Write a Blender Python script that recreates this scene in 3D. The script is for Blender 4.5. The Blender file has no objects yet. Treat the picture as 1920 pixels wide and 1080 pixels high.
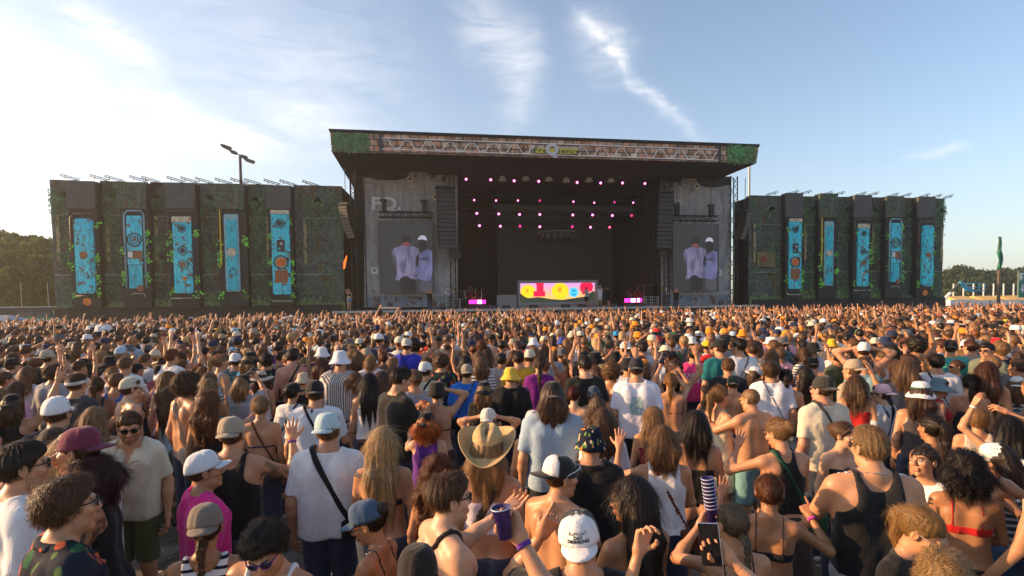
import bpy, math, random
import numpy as np
from mathutils import Vector, Matrix
R = math.radians
C = bpy.context.scene.collection
SC = bpy.context.scene

# ------------------------------------------------------------------ camera, sky, sun, exposure
FPX = 1067.0                      # focal length in pixels of the 1920 wide photograph
PPY = 612.0                       # the picture was cropped: its optical centre lies at this row
CAM = Vector((0.0, 0.0, 2.5))
cam_data = bpy.data.cameras.new('camera')
cam = bpy.data.objects.new('camera', cam_data)
C.objects.link(cam)
cam_data.sensor_width = 36.0
cam_data.lens = FPX / 1920.0 * 36.0
cam_data.shift_y = (PPY - 540.0) / 1920.0
cam_data.clip_start = 0.05
cam_data.clip_end = 3000.0
YAW, PITCH, ROLL = R(-8.8), R(-2.5), R(-0.75)
cam_rot = Matrix.Rotation(YAW, 3, 'Z') @ Matrix.Rotation(R(90) + PITCH, 3, 'X') @ Matrix.Rotation(ROLL, 3, 'Z')
cam.matrix_world = Matrix.Translation(CAM) @ cam_rot.to_4x4()
SC.camera = cam

SUN_EL, SUN_AZ = R(16.0), R(-80.0)    # azimuth measured from +Y clockwise; the sun stands off to the left of the stage
sd = Vector((math.sin(SUN_AZ) * math.cos(SUN_EL), math.cos(SUN_AZ) * math.cos(SUN_EL), math.sin(SUN_EL)))
sun_data = bpy.data.lights.new('sun', 'SUN')
sun_data.energy = 5.0
sun_data.angle = R(0.6)
sun_data.color = (1.0, 0.61, 0.30)
sun = bpy.data.objects.new('sun', sun_data)
sun.rotation_euler = sd.to_track_quat('Z', 'Y').to_euler()
C.objects.link(sun)

world = bpy.data.worlds.new('World')
SC.world = world
world.use_nodes = True
wn, wl = world.node_tree.nodes, world.node_tree.links
wn.clear()
w_out = wn.new('ShaderNodeOutputWorld')
w_bg = wn.new('ShaderNodeBackground')
w_bg.inputs['Strength'].default_value = 0.15
w_sky = wn.new('ShaderNodeTexSky')
w_sky.sky_type = 'NISHITA'
w_sky.sun_disc = False
w_sky.sun_elevation = SUN_EL
w_sky.sun_rotation = SUN_AZ
w_sky.altitude = 200
w_sky.air_density = 1.0
w_sky.dust_density = 2.2
w_sky.ozone_density = 2.0
wl.new(w_bg.outputs[0], w_out.inputs[0])

def wmath(op, a, b=None, c=None):
    n = wn.new('ShaderNodeMath'); n.operation = op
    for i, v in enumerate((a, b, c)):
        if v is None: continue
        if isinstance(v, (int, float)): n.inputs[i].default_value = v
        else: wl.new(v, n.inputs[i])
    return n.outputs[0]

SC.view_settings.view_transform = 'Standard'
SC.view_settings.look = 'None'
SC.view_settings.exposure = 0.8
SC.view_settings.gamma = 1.0
SC.render.engine = 'CYCLES'
SC.cycles.max_bounces = 6
SC.cycles.diffuse_bounces = 3
SC.cycles.glossy_bounces = 2
SC.cycles.transparent_max_bounces = 6
SC.cycles.use_denoising = True

def ray(px, py):
    d = Vector(((px - 960.0) / FPX, (PPY - py) / FPX, -1.0))
    return cam_rot @ d              # its component along the view axis is 1

def at(px, py, Y):
    """point on the upright plane y = Y seen at a photograph pixel"""
    r = ray(px, py)
    return CAM + r * ((Y - CAM.y) / r.y)

def atz(px, py, z):
    r = ray(px, py)
    return CAM + r * ((z - CAM.z) / r.z)

def proj(p):
    q = cam_rot.transposed() @ (Vector(p) - CAM)
    return 960 + FPX * q.x / -q.z, PPY - FPX * q.y / -q.z, -q.z
# ------------------------------------------------------------------ sky: cirrus drawn on the direction of the sky
def build_clouds():
    tc = wn.new('ShaderNodeTexCoord')
    sep = wn.new('ShaderNodeSeparateXYZ'); wl.new(tc.outputs['Generated'], sep.inputs[0])
    X, Y, Z = sep.outputs
    el = wmath('ARCSINE', Z)
    az = wmath('ARCTAN2', X, Y)
    def ang(px, py):
        r = ray(px, py).normalized()
        return math.atan2(r.x, r.y), math.asin(r.z)
    # warped coordinates so that wisps look torn
    comb = wn.new('ShaderNodeCombineXYZ'); wl.new(az, comb.inputs[0]); wl.new(el, comb.inputs[1])
    def noise(sx, sy, rot, det, scale=1.0, seed=0.0, rough=.6, dist=0.0):
        m = wn.new('ShaderNodeMapping'); wl.new(comb.outputs[0], m.inputs[0])
        m.inputs['Rotation'].default_value = (0, 0, rot)
        m.inputs['Scale'].default_value = (sx, sy, 1)
        m.inputs['Location'].default_value = (seed, seed * .7, seed)
        n = wn.new('ShaderNodeTexNoise'); wl.new(m.outputs[0], n.inputs['Vector'])
        n.inputs['Scale'].default_value = scale; n.inputs['Detail'].default_value = det
        n.inputs['Roughness'].default_value = rough; n.inputs['Distortion'].default_value = dist
        return n.outputs['Fac']
    w1 = noise(6, 6, 0, 9, seed=3.1, rough=.68); w2 = noise(6, 6, 0, 9, seed=7.7, rough=.68)
    azw = wmath('ADD', az, wmath('MULTIPLY', wmath('SUBTRACT', w1, .5), .085))
    elw = wmath('ADD', el, wmath('MULTIPLY', wmath('SUBTRACT', w2, .5), .065))
    total = None
    banks = {k: noise(7, 26, -R(k), 9, seed=k * .37, rough=.62, dist=.9) for k in (-65, -25, 0)}
    def wisp(p0, p1, width, amount, tail=.5, seed=0.0):
        """a soft streak between two places of the sky"""
        nonlocal total
        a0, e0 = ang(*p0); a1, e1 = ang(*p1)
        L = math.hypot(a1 - a0, e1 - e0); ux, uy = (a1 - a0) / L, (e1 - e0) / L
        dx = wmath('SUBTRACT', azw, a0); dy = wmath('SUBTRACT', elw, e0)
        u = wmath('DIVIDE', wmath('ADD', wmath('MULTIPLY', dx, ux), wmath('MULTIPLY', dy, uy)), L)
        v = wmath('DIVIDE', wmath('ADD', wmath('MULTIPLY', dx, -uy), wmath('MULTIPLY', dy, ux)), width)
        gv = wmath('POWER', 2.718, wmath('MULTIPLY', wmath('MULTIPLY', v, v), -1.0))
        uc = wmath('MULTIPLY', wmath('SUBTRACT', u, .5), 2.0)
        gu = wmath('POWER', 2.718, wmath('MULTIPLY', wmath('POWER', wmath('ABSOLUTE', uc), 3.0), -tail * 2))
        rot = math.atan2(uy, ux)
        dg_ = (math.degrees(rot) + 90) % 180 - 90
        n = banks[min(banks, key=lambda k: abs(k - dg_))]
        nn = wn.new('ShaderNodeMapRange'); wl.new(n, nn.inputs[0])
        nn.inputs[1].default_value = .30; nn.inputs[2].default_value = .74
        g = wmath('MULTIPLY', wmath('MULTIPLY', gv, gu), wmath('MULTIPLY', nn.outputs[0], amount))
        total = g if total is None else wmath('ADD', total, g)
    wisp((1085, 30), (1310, 270), .010, .62, .6, 1.3)
    wisp((1080, 20), (1180, 150), .040, .5, .8, 2.3)
    wisp((985, 60), (965, 250), .030, .42, .6, 4.1)
    wisp((860, 10), (1000, 130), .040, .5, .7, 5.7)
    wisp((80, -40), (300, 130), .022, .9, .6, 6.1)
    wisp((150, 130), (430, 260), .03, .5, .5, 7.1)
    wisp((-120, 60), (180, 180), .045, .7, .6, 8.9)
    wisp((-60, 230), (560, 265), .030, .7, .5, 9.2)
    wisp((480, 190), (700, 260), .035, .45, .7, 10.2)
    wisp((1700, 290), (1820, 270), .006, .4, .8, 11.5)
    wisp((300, 40), (760, 160), .09, .3, .5, 14.5)
    # white glow put into the sky colour, stronger towards the sun and the horizon
    dot = wmath('ADD', wmath('MULTIPLY', X, math.sin(SUN_AZ)), wmath('MULTIPLY', Y, math.cos(SUN_AZ)))
    veil = wmath('MULTIPLY', wmath('POWER', wmath('MAXIMUM', wmath('ADD', wmath('MULTIPLY', dot, .5), .5), 0.0), 3.0), wmath('POWER', 2.718, wmath('MULTIPLY', wmath('ABSOLUTE', el), -2.6)))
    total = wmath('ADD', total, wmath('MULTIPLY', veil, .72))
    total = wmath('ADD', total, wmath('MULTIPLY', wmath('POWER', 2.718, wmath('MULTIPLY', wmath('ABSOLUTE', el), -9.0)), .35))
    hz = wn.new('ShaderNodeMapRange'); wl.new(el, hz.inputs[0])
    hz.inputs[1].default_value = -.02; hz.inputs[2].default_value = .02
    fac = wmath('MINIMUM', wmath('MULTIPLY', total, hz.outputs[0]), .85)
    mix = wn.new('ShaderNodeMix'); mix.data_type = 'RGBA'
    wl.new(fac, mix.inputs['Factor'])
    hsv = wn.new('ShaderNodeHueSaturation'); hsv.inputs['Saturation'].default_value = .92
    wl.new(w_sky.outputs[0], hsv.inputs['Color'])
    wl.new(hsv.outputs[0], mix.inputs['A'])
    mix.inputs['B'].default_value = (5.7, 5.5, 5.4, 1)
    wl.new(mix.outputs['Result'], w_bg.inputs['Color'])
build_clouds()

# ------------------------------------------------------------------ small library
def empty(name, loc=(0, 0, 0), rz=0.0, parent=None, label=None, cat=None, group=None, kind=None):
    o = bpy.data.objects.new(name, None); C.objects.link(o)
    o.location = loc; o.rotation_euler = (0, 0, rz); o.empty_display_size = .1
    if parent: o.parent = parent
    return tag(o, label, cat, group, kind)

def tag(o, label=None, cat=None, group=None, kind=None):
    if label: o['label'] = label
    if cat: o['category'] = cat
    if group: o['group'] = group
    if kind: o['kind'] = kind
    return o

def mk(name, V, F, mat, parent=None, smooth=False, color=None, tint=None, midx=None):
    me = bpy.data.meshes.new(name)
    V = np.asarray(V, dtype=np.float32).reshape(-1, 3)
    if isinstance(F, np.ndarray) and F.ndim == 2:
        n, k = F.shape
        me.vertices.add(len(V)); me.vertices.foreach_set('co', V.ravel())
        me.loops.add(n * k); me.loops.foreach_set('vertex_index', F.astype(np.int32).ravel())
        me.polygons.add(n); me.polygons.foreach_set('loop_start', np.arange(0, n * k, k, dtype=np.int32))
        me.polygons.foreach_set('loop_total', np.full(n, k, dtype=np.int32))
    else:
        me.from_pydata([tuple(map(float, v)) for v in V], [], [tuple(int(i) for i in f) for f in F])
    if smooth: me.polygons.foreach_set('use_smooth', np.ones(len(me.polygons), dtype=bool))
    for m in (mat if isinstance(mat, (list, tuple)) else [mat]): me.materials.append(m)
    if midx is not None: me.polygons.foreach_set('material_index', np.asarray(midx, dtype=np.int32))
    if tint is None and color is not None: tint = np.ones((len(V), 3))
    if tint is not None:
        a = me.color_attributes.new('tint', 'FLOAT_COLOR', 'POINT')
        t = np.ones((len(V), 4), dtype=np.float32); t[:, :3] = tint
        a.data.foreach_set('color', t.ravel())
    me.update(); me.validate()
    o = bpy.data.objects.new(name, me); C.objects.link(o)
    if parent: o.parent = parent
    if color is not None: o.color = (*color, 1.0)
    return o

class MB:
    """collects boxes, tubes, lathes and prisms into one mesh"""
    def __init__(s): s.V = []; s.F = []; s.M = []
    def add(s, V, F, m=0):
        b = len(s.V); s.V += [tuple(v) for v in V]; s.F += [tuple(i + b for i in f) for f in F]; s.M += [m] * len(F); return s
    def box(s, lo, hi, m=0, rot=None, org=None):
        x0, y0, z0 = lo; x1, y1, z1 = hi
        V = [Vector(v) for v in ((x0,y0,z0),(x1,y0,z0),(x1,y1,z0),(x0,y1,z0),(x0,y0,z1),(x1,y0,z1),(x1,y1,z1),(x0,y1,z1))]
        if rot is not None:
            o = Vector(org) if org else Vector((0,0,0)); V = [rot @ (v - o) + o for v in V]
        return s.add(V, [(0,3,2,1),(4,5,6,7),(0,1,5,4),(1,2,6,5),(2,3,7,6),(3,0,4,7)], m)
    def cbox(s, c, sx, sy, sz, m=0, rot=None):
        c = Vector(c); h = Vector((sx/2, sy/2, sz/2))
        return s.box(c - h, c + h, m, rot, c)
    def tube(s, pts, r, n=8, m=0, cap=True):
        pts = [Vector(p) for p in pts]; rr = r if isinstance(r, (list, tuple)) else [r] * len(pts)
        V = []; F = []; up = None
        for i, p in enumerate(pts):
            d = (pts[min(i+1, len(pts)-1)] - pts[max(i-1, 0)]).normalized()
            if up is None:
                up = Vector((0,0,1)) if abs(d.z) < .9 else Vector((1,0,0))
            a = d.cross(up).normalized(); b = a.cross(d).normalized(); up = b
            for k in range(n):
                t = 2*math.pi*k/n; V.append(p + (a*math.cos(t) + b*math.sin(t)) * rr[i])
        for i in range(len(pts)-1):
            for k in range(n):
                k2 = (k+1) % n; F.append((i*n+k, (i+1)*n+k, (i+1)*n+k2, i*n+k2))
        if cap: F.append(tuple(range(n))); F.append(tuple((len(pts)-1)*n + k for k in reversed(range(n))))
        return s.add(V, F, m)
    def lathe(s, prof, n=24, m=0, org=(0,0,0), mat=None, cap=False):
        V = []; F = []
        for (r, z) in prof:
            for k in range(n):
                t = 2*math.pi*k/n; v = Vector((r*math.cos(t), r*math.sin(t), z))
                if mat is not None: v = mat @ v
                V.append(v + Vector(org))
        for i in range(len(prof)-1):
            for k in range(n):
                k2 = (k+1) % n; F.append((i*n+k, i*n+k2, (i+1)*n+k2, (i+1)*n+k))
        if cap: F.append(tuple(reversed(range(n)))); F.append(tuple((len(prof)-1)*n + k for k in range(n)))
        return s.add(V, F, m)
    def prism(s, poly, y0, y1, m=0):
        """polygon in x,z drawn out along y"""
        n = len(poly)
        V = [(x, y0, z) for x, z in poly] + [(x, y1, z) for x, z in poly]
        F = [tuple(range(n)), tuple(reversed(range(n, 2*n)))] + [(i, i+n, (i+1) % n + n, (i+1) % n) for i in range(n)]
        return s.add(V, F, m)
    def build(s, name, mat, parent=None, smooth=False, color=None):
        return mk(name, s.V, s.F, mat, parent, smooth, color, midx=s.M if isinstance(mat, (list, tuple)) else None)

# ------------------------------------------------------------------ materials
def new_mat(name):
    m = bpy.data.materials.new(name); m.use_nodes = True
    nt = m.node_tree; b = nt.nodes['Principled BSDF']
    return m, nt.nodes, nt.links, b

def simple(name, col, rough=.6, metal=0.0, noise=0.0, nscale=8.0, emis=None, estr=1.0, bump=0.0):
    m, n, l, b = new_mat(name)
    b.inputs['Base Color'].default_value = (*col, 1); b.inputs['Roughness'].default_value = rough
    b.inputs['Metallic'].default_value = metal
    if noise or bump:
        tc = n.new('ShaderNodeTexCoord'); t = n.new('ShaderNodeTexNoise'); l.new(tc.outputs['Object'], t.inputs['Vector'])
        t.inputs['Scale'].default_value = nscale; t.inputs['Detail'].default_value = 6; t.inputs['Roughness'].default_value = .65
        if noise:
            r = n.new('ShaderNodeMapRange'); l.new(t.outputs['Fac'], r.inputs[0]); r.inputs[1].default_value = .3; r.inputs[2].default_value = .7
            r.inputs[3].default_value = 1 - noise; r.inputs[4].default_value = 1 + noise
            x = n.new('ShaderNodeMix'); x.data_type = 'RGBA'; x.blend_type = 'MULTIPLY'; x.inputs['Factor'].default_value = 1
            x.inputs['A'].default_value = (*col, 1); l.new(r.outputs[0], x.inputs['B']); l.new(x.outputs['Result'], b.inputs['Base Color'])
        if bump:
            bp = n.new('ShaderNodeBump'); bp.inputs['Strength'].default_value = bump; bp.inputs['Distance'].default_value = .02
            l.new(t.outputs['Fac'], bp.inputs['Height']); l.new(bp.outputs[0], b.inputs['Normal'])
    if emis:
        b.inputs['Emission Color'].default_value = (*emis, 1); b.inputs['Emission Strength'].default_value = estr
    return m

def objcol_mat(name, rough, kind):
    m, n, l, b = new_mat(name)
    oi = n.new('ShaderNodeObjectInfo'); at_ = n.new('ShaderNodeAttribute'); at_.attribute_name = 'tint'
    x = n.new('ShaderNodeMix'); x.data_type = 'RGBA'; x.blend_type = 'MULTIPLY'; x.inputs['Factor'].default_value = 1
    l.new(oi.outputs['Color'], x.inputs['A']); l.new(at_.outputs['Color'], x.inputs['B'])
    tc = n.new('ShaderNodeTexCoord'); t = n.new('ShaderNodeTexNoise'); l.new(tc.outputs['Object'], t.inputs['Vector'])
    t.inputs['Detail'].default_value = 5
    r = n.new('ShaderNodeMapRange'); l.new(t.outputs['Fac'], r.inputs[0]); r.inputs[1].default_value = .3; r.inputs[2].default_value = .7
    y = n.new('ShaderNodeMix'); y.data_type = 'RGBA'; y.blend_type = 'MULTIPLY'; y.inputs['Factor'].default_value = 1
    l.new(x.outputs['Result'], y.inputs['A']); l.new(r.outputs[0], y.inputs['B'])
    l.new(y.outputs['Result'], b.inputs['Base Color']); b.inputs['Roughness'].default_value = rough
    bp = n.new('ShaderNodeBump'); l.new(t.outputs['Fac'], bp.inputs['Height']); l.new(bp.outputs[0], b.inputs['Normal'])
    if kind == 'skin':
        t.inputs['Scale'].default_value = 9; t.inputs['Roughness'].default_value = .75; r.inputs[3].default_value = .80; r.inputs[4].default_value = 1.10
        bp.inputs['Strength'].default_value = .08; bp.inputs['Distance'].default_value = .01
        b.inputs['Subsurface Weight'].default_value = .0; b.inputs['Subsurface Radius'].default_value = (.02, .008, .004)
        b.inputs['Subsurface Scale'].default_value = 1.0
        b.inputs['Specular IOR Level'].default_value = .4
    elif kind == 'cloth':
        m2 = n.new('ShaderNodeMapping'); m2.inputs['Scale'].default_value = (1, 1, .55); l.new(tc.outputs['Object'], m2.inputs[0]); l.new(m2.outputs[0], t.inputs['Vector'])
        t.inputs['Scale'].default_value = 11; t.inputs['Distortion'].default_value = 1.2; r.inputs[3].default_value = .88; r.inputs[4].default_value = 1.06
        bp.inputs['Strength'].default_value = .55; bp.inputs['Distance'].default_value = .022
        b.inputs['Specular IOR Level'].default_value = .15; b.inputs['Sheen Weight'].default_value = .15
    elif kind == 'hair':
        m2 = n.new('ShaderNodeMapping'); m2.inputs['Scale'].default_value = (1, 1, .12); l.new(tc.outputs['Object'], m2.inputs[0]); l.new(m2.outputs[0], t.inputs['Vector'])
        t.inputs['Scale'].default_value = 130; t.inputs['Distortion'].default_value = .6; r.inputs[3].default_value = .45; r.inputs[4].default_value = 1.5
        bp.inputs['Strength'].default_value = .7; bp.inputs['Distance'].default_value = .006
        tr = n.new('ShaderNodeBsdfTranslucent'); l.new(y.outputs['Result'], tr.inputs['Color'])
        ms = n.new('ShaderNodeMixShader'); ms.inputs[0].default_value = .42
        out = n['Material Output']; l.new(b.outputs[0], ms.inputs[1]); l.new(tr.outputs[0], ms.inputs[2]); l.new(ms.outputs[0], out.inputs[0])
        b.inputs['Specular IOR Level'].default_value = .5
    return m

M = {}
M['skin'] = objcol_mat('skin', .45, 'skin')
M['cloth'] = objcol_mat('cloth', .85, 'cloth')
M['hair'] = objcol_mat('hair', .42, 'hair')
M['glass_dark'] = simple('dark_lens', (.01, .01, .012), .08)
M['eye'] = simple('eye_white', (.42, .38, .35), .3)
M['iris'] = simple('iris', (.03, .018, .01), .1)
M['metal'] = simple('silver_metal', (.75, .74, .72), .25, 1.0)
M['black'] = simple('black_plastic', (.012, .012, .013), .45)

def pattern_cloth(name, base, cols, scale, thr=.52, stripes=None, kind='blotch'):
    """printed cloth: stripes, leopard spots or leaf and flower blotches laid out on the cloth itself"""
    m, n, l, b = new_mat(name)
    tc = n.new('ShaderNodeTexCoord'); b.inputs['Roughness'].default_value = .85; b.inputs['Specular IOR Level'].default_value = .15
    cur = None
    def mixc(fac, a, c):
        x = n.new('ShaderNodeMix'); x.data_type = 'RGBA'; l.new(fac, x.inputs['Factor'])
        if isinstance(a, tuple): x.inputs['A'].default_value = (*a, 1)
        else: l.new(a, x.inputs['A'])
        x.inputs['B'].default_value = (*c, 1); return x.outputs['Result']
    def mth(op, a, v=None):
        q = n.new('ShaderNodeMath'); q.operation = op
        l.new(a, q.inputs[0])
        if v is not None: q.inputs[1].default_value = v
        return q.outputs[0]
    if kind == 'stripe':
        s = n.new('ShaderNodeSeparateXYZ'); l.new(tc.outputs['Object'], s.inputs[0])
        v = mth('MODULO', mth('ADD', s.outputs[stripes], 10.0), scale); f = mth('LESS_THAN', v, scale * thr)
        cur = mixc(f, base, cols[0])
    elif kind == 'vstripe':
        s = n.new('ShaderNodeSeparateXYZ'); l.new(tc.outputs['Object'], s.inputs[0])
        ad = n.new('ShaderNodeMath'); ad.operation = 'ADD'; l.new(s.outputs[0], ad.inputs[0]); l.new(s.outputs[1], ad.inputs[1])
        v = mth('MODULO', mth('ADD', ad.outputs[0], 10.0), scale); f = mth('LESS_THAN', v, scale * thr)
        cur = mixc(f, base, cols[0])
    else:
        cur = base
        for i, c in enumerate(cols):
            mp = n.new('ShaderNodeMapping'); mp.inputs['Location'].default_value = (i * 3.7, i * 1.9, i); l.new(tc.outputs['Object'], mp.inputs[0])
            if kind == 'leaf': mp.inputs['Scale'].default_value = (1.0, 1.0, .45); mp.inputs['Rotation'].default_value = (.6 * i, .8 - i * .7, .3)
            nz = n.new('ShaderNodeTexNoise'); nz.inputs['Scale'].default_value = scale * 1.3; nz.inputs['Detail'].default_value = 1
            vo = n.new('ShaderNodeTexVoronoi'); l.new(mp.outputs[0], vo.inputs['Vector']); vo.inputs['Scale'].default_value = scale * (1 + .2 * i)
            sepc = n.new('ShaderNodeSeparateColor'); l.new(vo.outputs['Color'], sepc.inputs[0])
            on = mth('GREATER_THAN', sepc.outputs[0], .38 if kind != 'leopard' else .1)
            l.new(mp.outputs[0], nz.inputs['Vector'])
            dd = n.new('ShaderNodeMath'); dd.operation = 'MULTIPLY_ADD'; l.new(nz.outputs['Fac'], dd.inputs[0]); dd.inputs[1].default_value = .5; l.new(vo.outputs['Distance'], dd.inputs[2])
            f = mth('LESS_THAN', dd.outputs[0], thr)
            ff = n.new('ShaderNodeMath'); ff.operation = 'MULTIPLY'; l.new(f, ff.inputs[0]); l.new(on, ff.inputs[1])
            cur = mixc(ff.outputs[0], cur, c)
    l.new(cur, b.inputs['Base Color'])
    t = n.new('ShaderNodeTexNoise'); t.inputs['Scale'].default_value = 10; l.new(tc.outputs['Object'], t.inputs['Vector'])
    bp = n.new('ShaderNodeBump'); bp.inputs['Strength'].default_value = .5; bp.inputs['Distance'].default_value = .02
    l.new(t.outputs['Fac'], bp.inputs['Height']); l.new(bp.outputs[0], b.inputs['Normal'])
    return m
M['tropic'] = pattern_cloth('tropical_print', (.015, .018, .03), [(.02, .10, .04), (.10, .16, .05), (.55, .10, .04)], 13, .55, kind='leaf')
M['orange_floral'] = pattern_cloth('orange_floral_print', (.012, .014, .03), [(.10, .22, .06), (.80, .25, .03), (.75, .55, .30)], 26, .52, kind='leaf')
M['white_floral'] = pattern_cloth('white_floral_print', (.68, .68, .70), [(.03, .03, .05)], 12, .42, kind='leaf')
M['grey_leaf'] = pattern_cloth('grey_leaf_print', (.55, .56, .56), [(.06, .08, .10), (.16, .2, .22)], 9, .55, kind='leaf')
M['leopard'] = pattern_cloth('leopard_print', (.50, .42, .32), [(.04, .03, .02)], 50, .55, kind='leopard')
M['black_speck'] = pattern_cloth('black_speckled_print', (.012, .012, .016), [(.45, .42, .4)], 30, .42, kind='leopard')
M['teal_floral'] = pattern_cloth('teal_floral_print', (.05, .12, .13), [(.45, .2, .12), (.35, .38, .3)], 22, .5, kind='leopard')
M['stripe_navy'] = pattern_cloth('black_white_stripes', (.72, .70, .68), [(.02, .02, .03)], .045, .35, stripes=2, kind='stripe')
M['stripe_vert'] = pattern_cloth('narrow_vertical_stripes', (.60, .56, .52), [(.10, .09, .10)], .026, .5, kind='vstripe')
M['stripe_dark'] = pattern_cloth('blue_white_stripes', (.05, .07, .09), [(.5, .55, .58)], .05, .4, stripes=2, kind='stripe')
M['bandana'] = pattern_cloth('black_white_bandana', (.70, .69, .67), [(.02, .02, .02)], 60, .5, kind='leopard')
M['knit'] = pattern_cloth('pale_blue_textured_cloth', (.33, .43, .53), [(.24, .33, .44)], 55, .45, kind='leopard')
# ------------------------------------------------------------------ people: bodies grown as one continuous surface from distance fields
def smin(a, b, k):
    h = np.clip(.5 + .5 * (b - a) / k, 0, 1)
    return b * (1 - h) + a * h - k * h * (1 - h)
def smax(a, b, k): return -smin(-a, -b, k)

class Grid:
    def __init__(s, lo, hi, h):
        s.ax = [np.arange(lo[i], hi[i] + h, h) for i in range(3)]; s.h = h
        s.X = s.ax[0][:, None, None]; s.Y = s.ax[1][None, :, None]; s.Z = s.ax[2][None, None, :]
        s.shape = tuple(len(a) for a in s.ax)
    def new(s): return np.full(s.shape, .5, dtype=np.float64)
    def sub(s, lo, hi):
        return tuple(slice(max(0, np.searchsorted(s.ax[i], lo[i])), min(s.shape[i], np.searchsorted(s.ax[i], hi[i]) + 1)) for i in range(3))
    def cap(s, F, a, b, ra, rb, k=.03, carve=False):
        """smoothly add (or carve) a tapered capsule"""
        a = np.array(a, float); b = np.array(b, float); m = max(ra, rb) + .09
        sl = s.sub(np.minimum(a, b) - m, np.maximum(a, b) + m)
        x, y, z = s.X[sl[0]], s.Y[:, sl[1]], s.Z[:, :, sl[2]]
        ba = b - a; L = float(ba @ ba) + 1e-9
        t = np.clip(((x - a[0]) * ba[0] + (y - a[1]) * ba[1] + (z - a[2]) * ba[2]) / L, 0, 1)
        d = np.sqrt((x - a[0] - t * ba[0])**2 + (y - a[1] - t * ba[1])**2 + (z - a[2] - t * ba[2])**2) - (ra + (rb - ra) * t)
        F[sl] = smax(F[sl], -d, k) if carve else smin(F[sl], d, k)
    def ell(s, F, c, r, k=.02, carve=False):
        m = max(r) + .08
        sl = s.sub(np.array(c) - m, np.array(c) + m)
        x, y, z = s.X[sl[0]] - c[0], s.Y[:, sl[1]] - c[1], s.Z[:, :, sl[2]] - c[2]
        q = np.sqrt((x / r[0])**2 + (y / r[1])**2 + (z / r[2])**2)
        g = np.sqrt((x / r[0]**2)**2 + (y / r[1]**2)**2 + (z / r[2]**2)**2) + 1e-6
        d = q * (q - 1) / g
        F[sl] = smax(F[sl], -d, k) if carve else smin(F[sl], d, k)
    def net(s, F):
        S = F < 0
        nx, ny, nz = F.shape; N = (nx - 1, ny - 1, nz - 1)
        ids = []; P = []
        E = []
        for axis in range(3):
            A = [slice(None)] * 3; B = [slice(None)] * 3; A[axis] = slice(0, -1); B[axis] = slice(1, None)
            i = np.argwhere(S[tuple(A)] != S[tuple(B)])
            if len(i) == 0: continue
            j = i.copy(); j[:, axis] += 1
            f0 = F[i[:, 0], i[:, 1], i[:, 2]]; f1 = F[j[:, 0], j[:, 1], j[:, 2]]
            t = f0 / (f0 - f1)
            p = np.stack([s.ax[q][i[:, q]] for q in range(3)], 1); p[:, axis] += t * s.h
            o1, o2 = [q for q in range(3) if q != axis]
            cells = []
            for d1, d2 in ((-1, -1), (0, -1), (0, 0), (-1, 0)):
                c = i.copy(); c[:, o1] += d1; c[:, o2] += d2
                ok = np.all((c >= 0) & (c < np.array(N)), axis=1)
                lin = (c[:, 0] * N[1] + c[:, 1]) * N[2] + c[:, 2]; lin[~ok] = -1
                cells.append(lin); ids.append(lin[ok]); P.append(p[ok])
            E.append((np.stack(cells, 1), f0 < 0, axis))
        if not ids: return np.zeros((0, 3)), np.zeros((0, 4), int)
        ids = np.concatenate(ids); P = np.concatenate(P)
        u, inv = np.unique(ids, return_inverse=True); cnt = np.bincount(inv)
        V = np.stack([np.bincount(inv, P[:, q]) / cnt for q in range(3)], 1)
        Fs = []
        for cells, neg, axis in E:
            ok = np.all(cells >= 0, axis=1); c = cells[ok]; ng = neg[ok]
            q = np.searchsorted(u, c)
            if axis == 1: ng = ~ng
            q[~ng] = q[~ng][:, ::-1]
            Fs.append(q)
        return V, np.concatenate(Fs)

def wob(x, y, z, f, seed, n=4):
    rr = random.Random(seed); o = 0
    for _ in range(n):
        a, b, c = (rr.uniform(-1, 1) for _ in range(3)); L = math.sqrt(a*a + b*b + c*c) + .1
        o = o + np.sin((a * x + b * y + c * z) * f / L * rr.uniform(.7, 1.5) + rr.uniform(0, 6.28))
    return o / n

def rotm(yaw=0, pitch=0, roll=0):
    """turn left by yaw, look down by pitch, tilt to the person's right by roll (degrees)"""
    return np.array(Matrix.Rotation(R(yaw), 3, 'Z') @ Matrix.Rotation(R(-pitch), 3, 'X') @ Matrix.Rotation(R(roll), 3, 'Y'))

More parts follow.
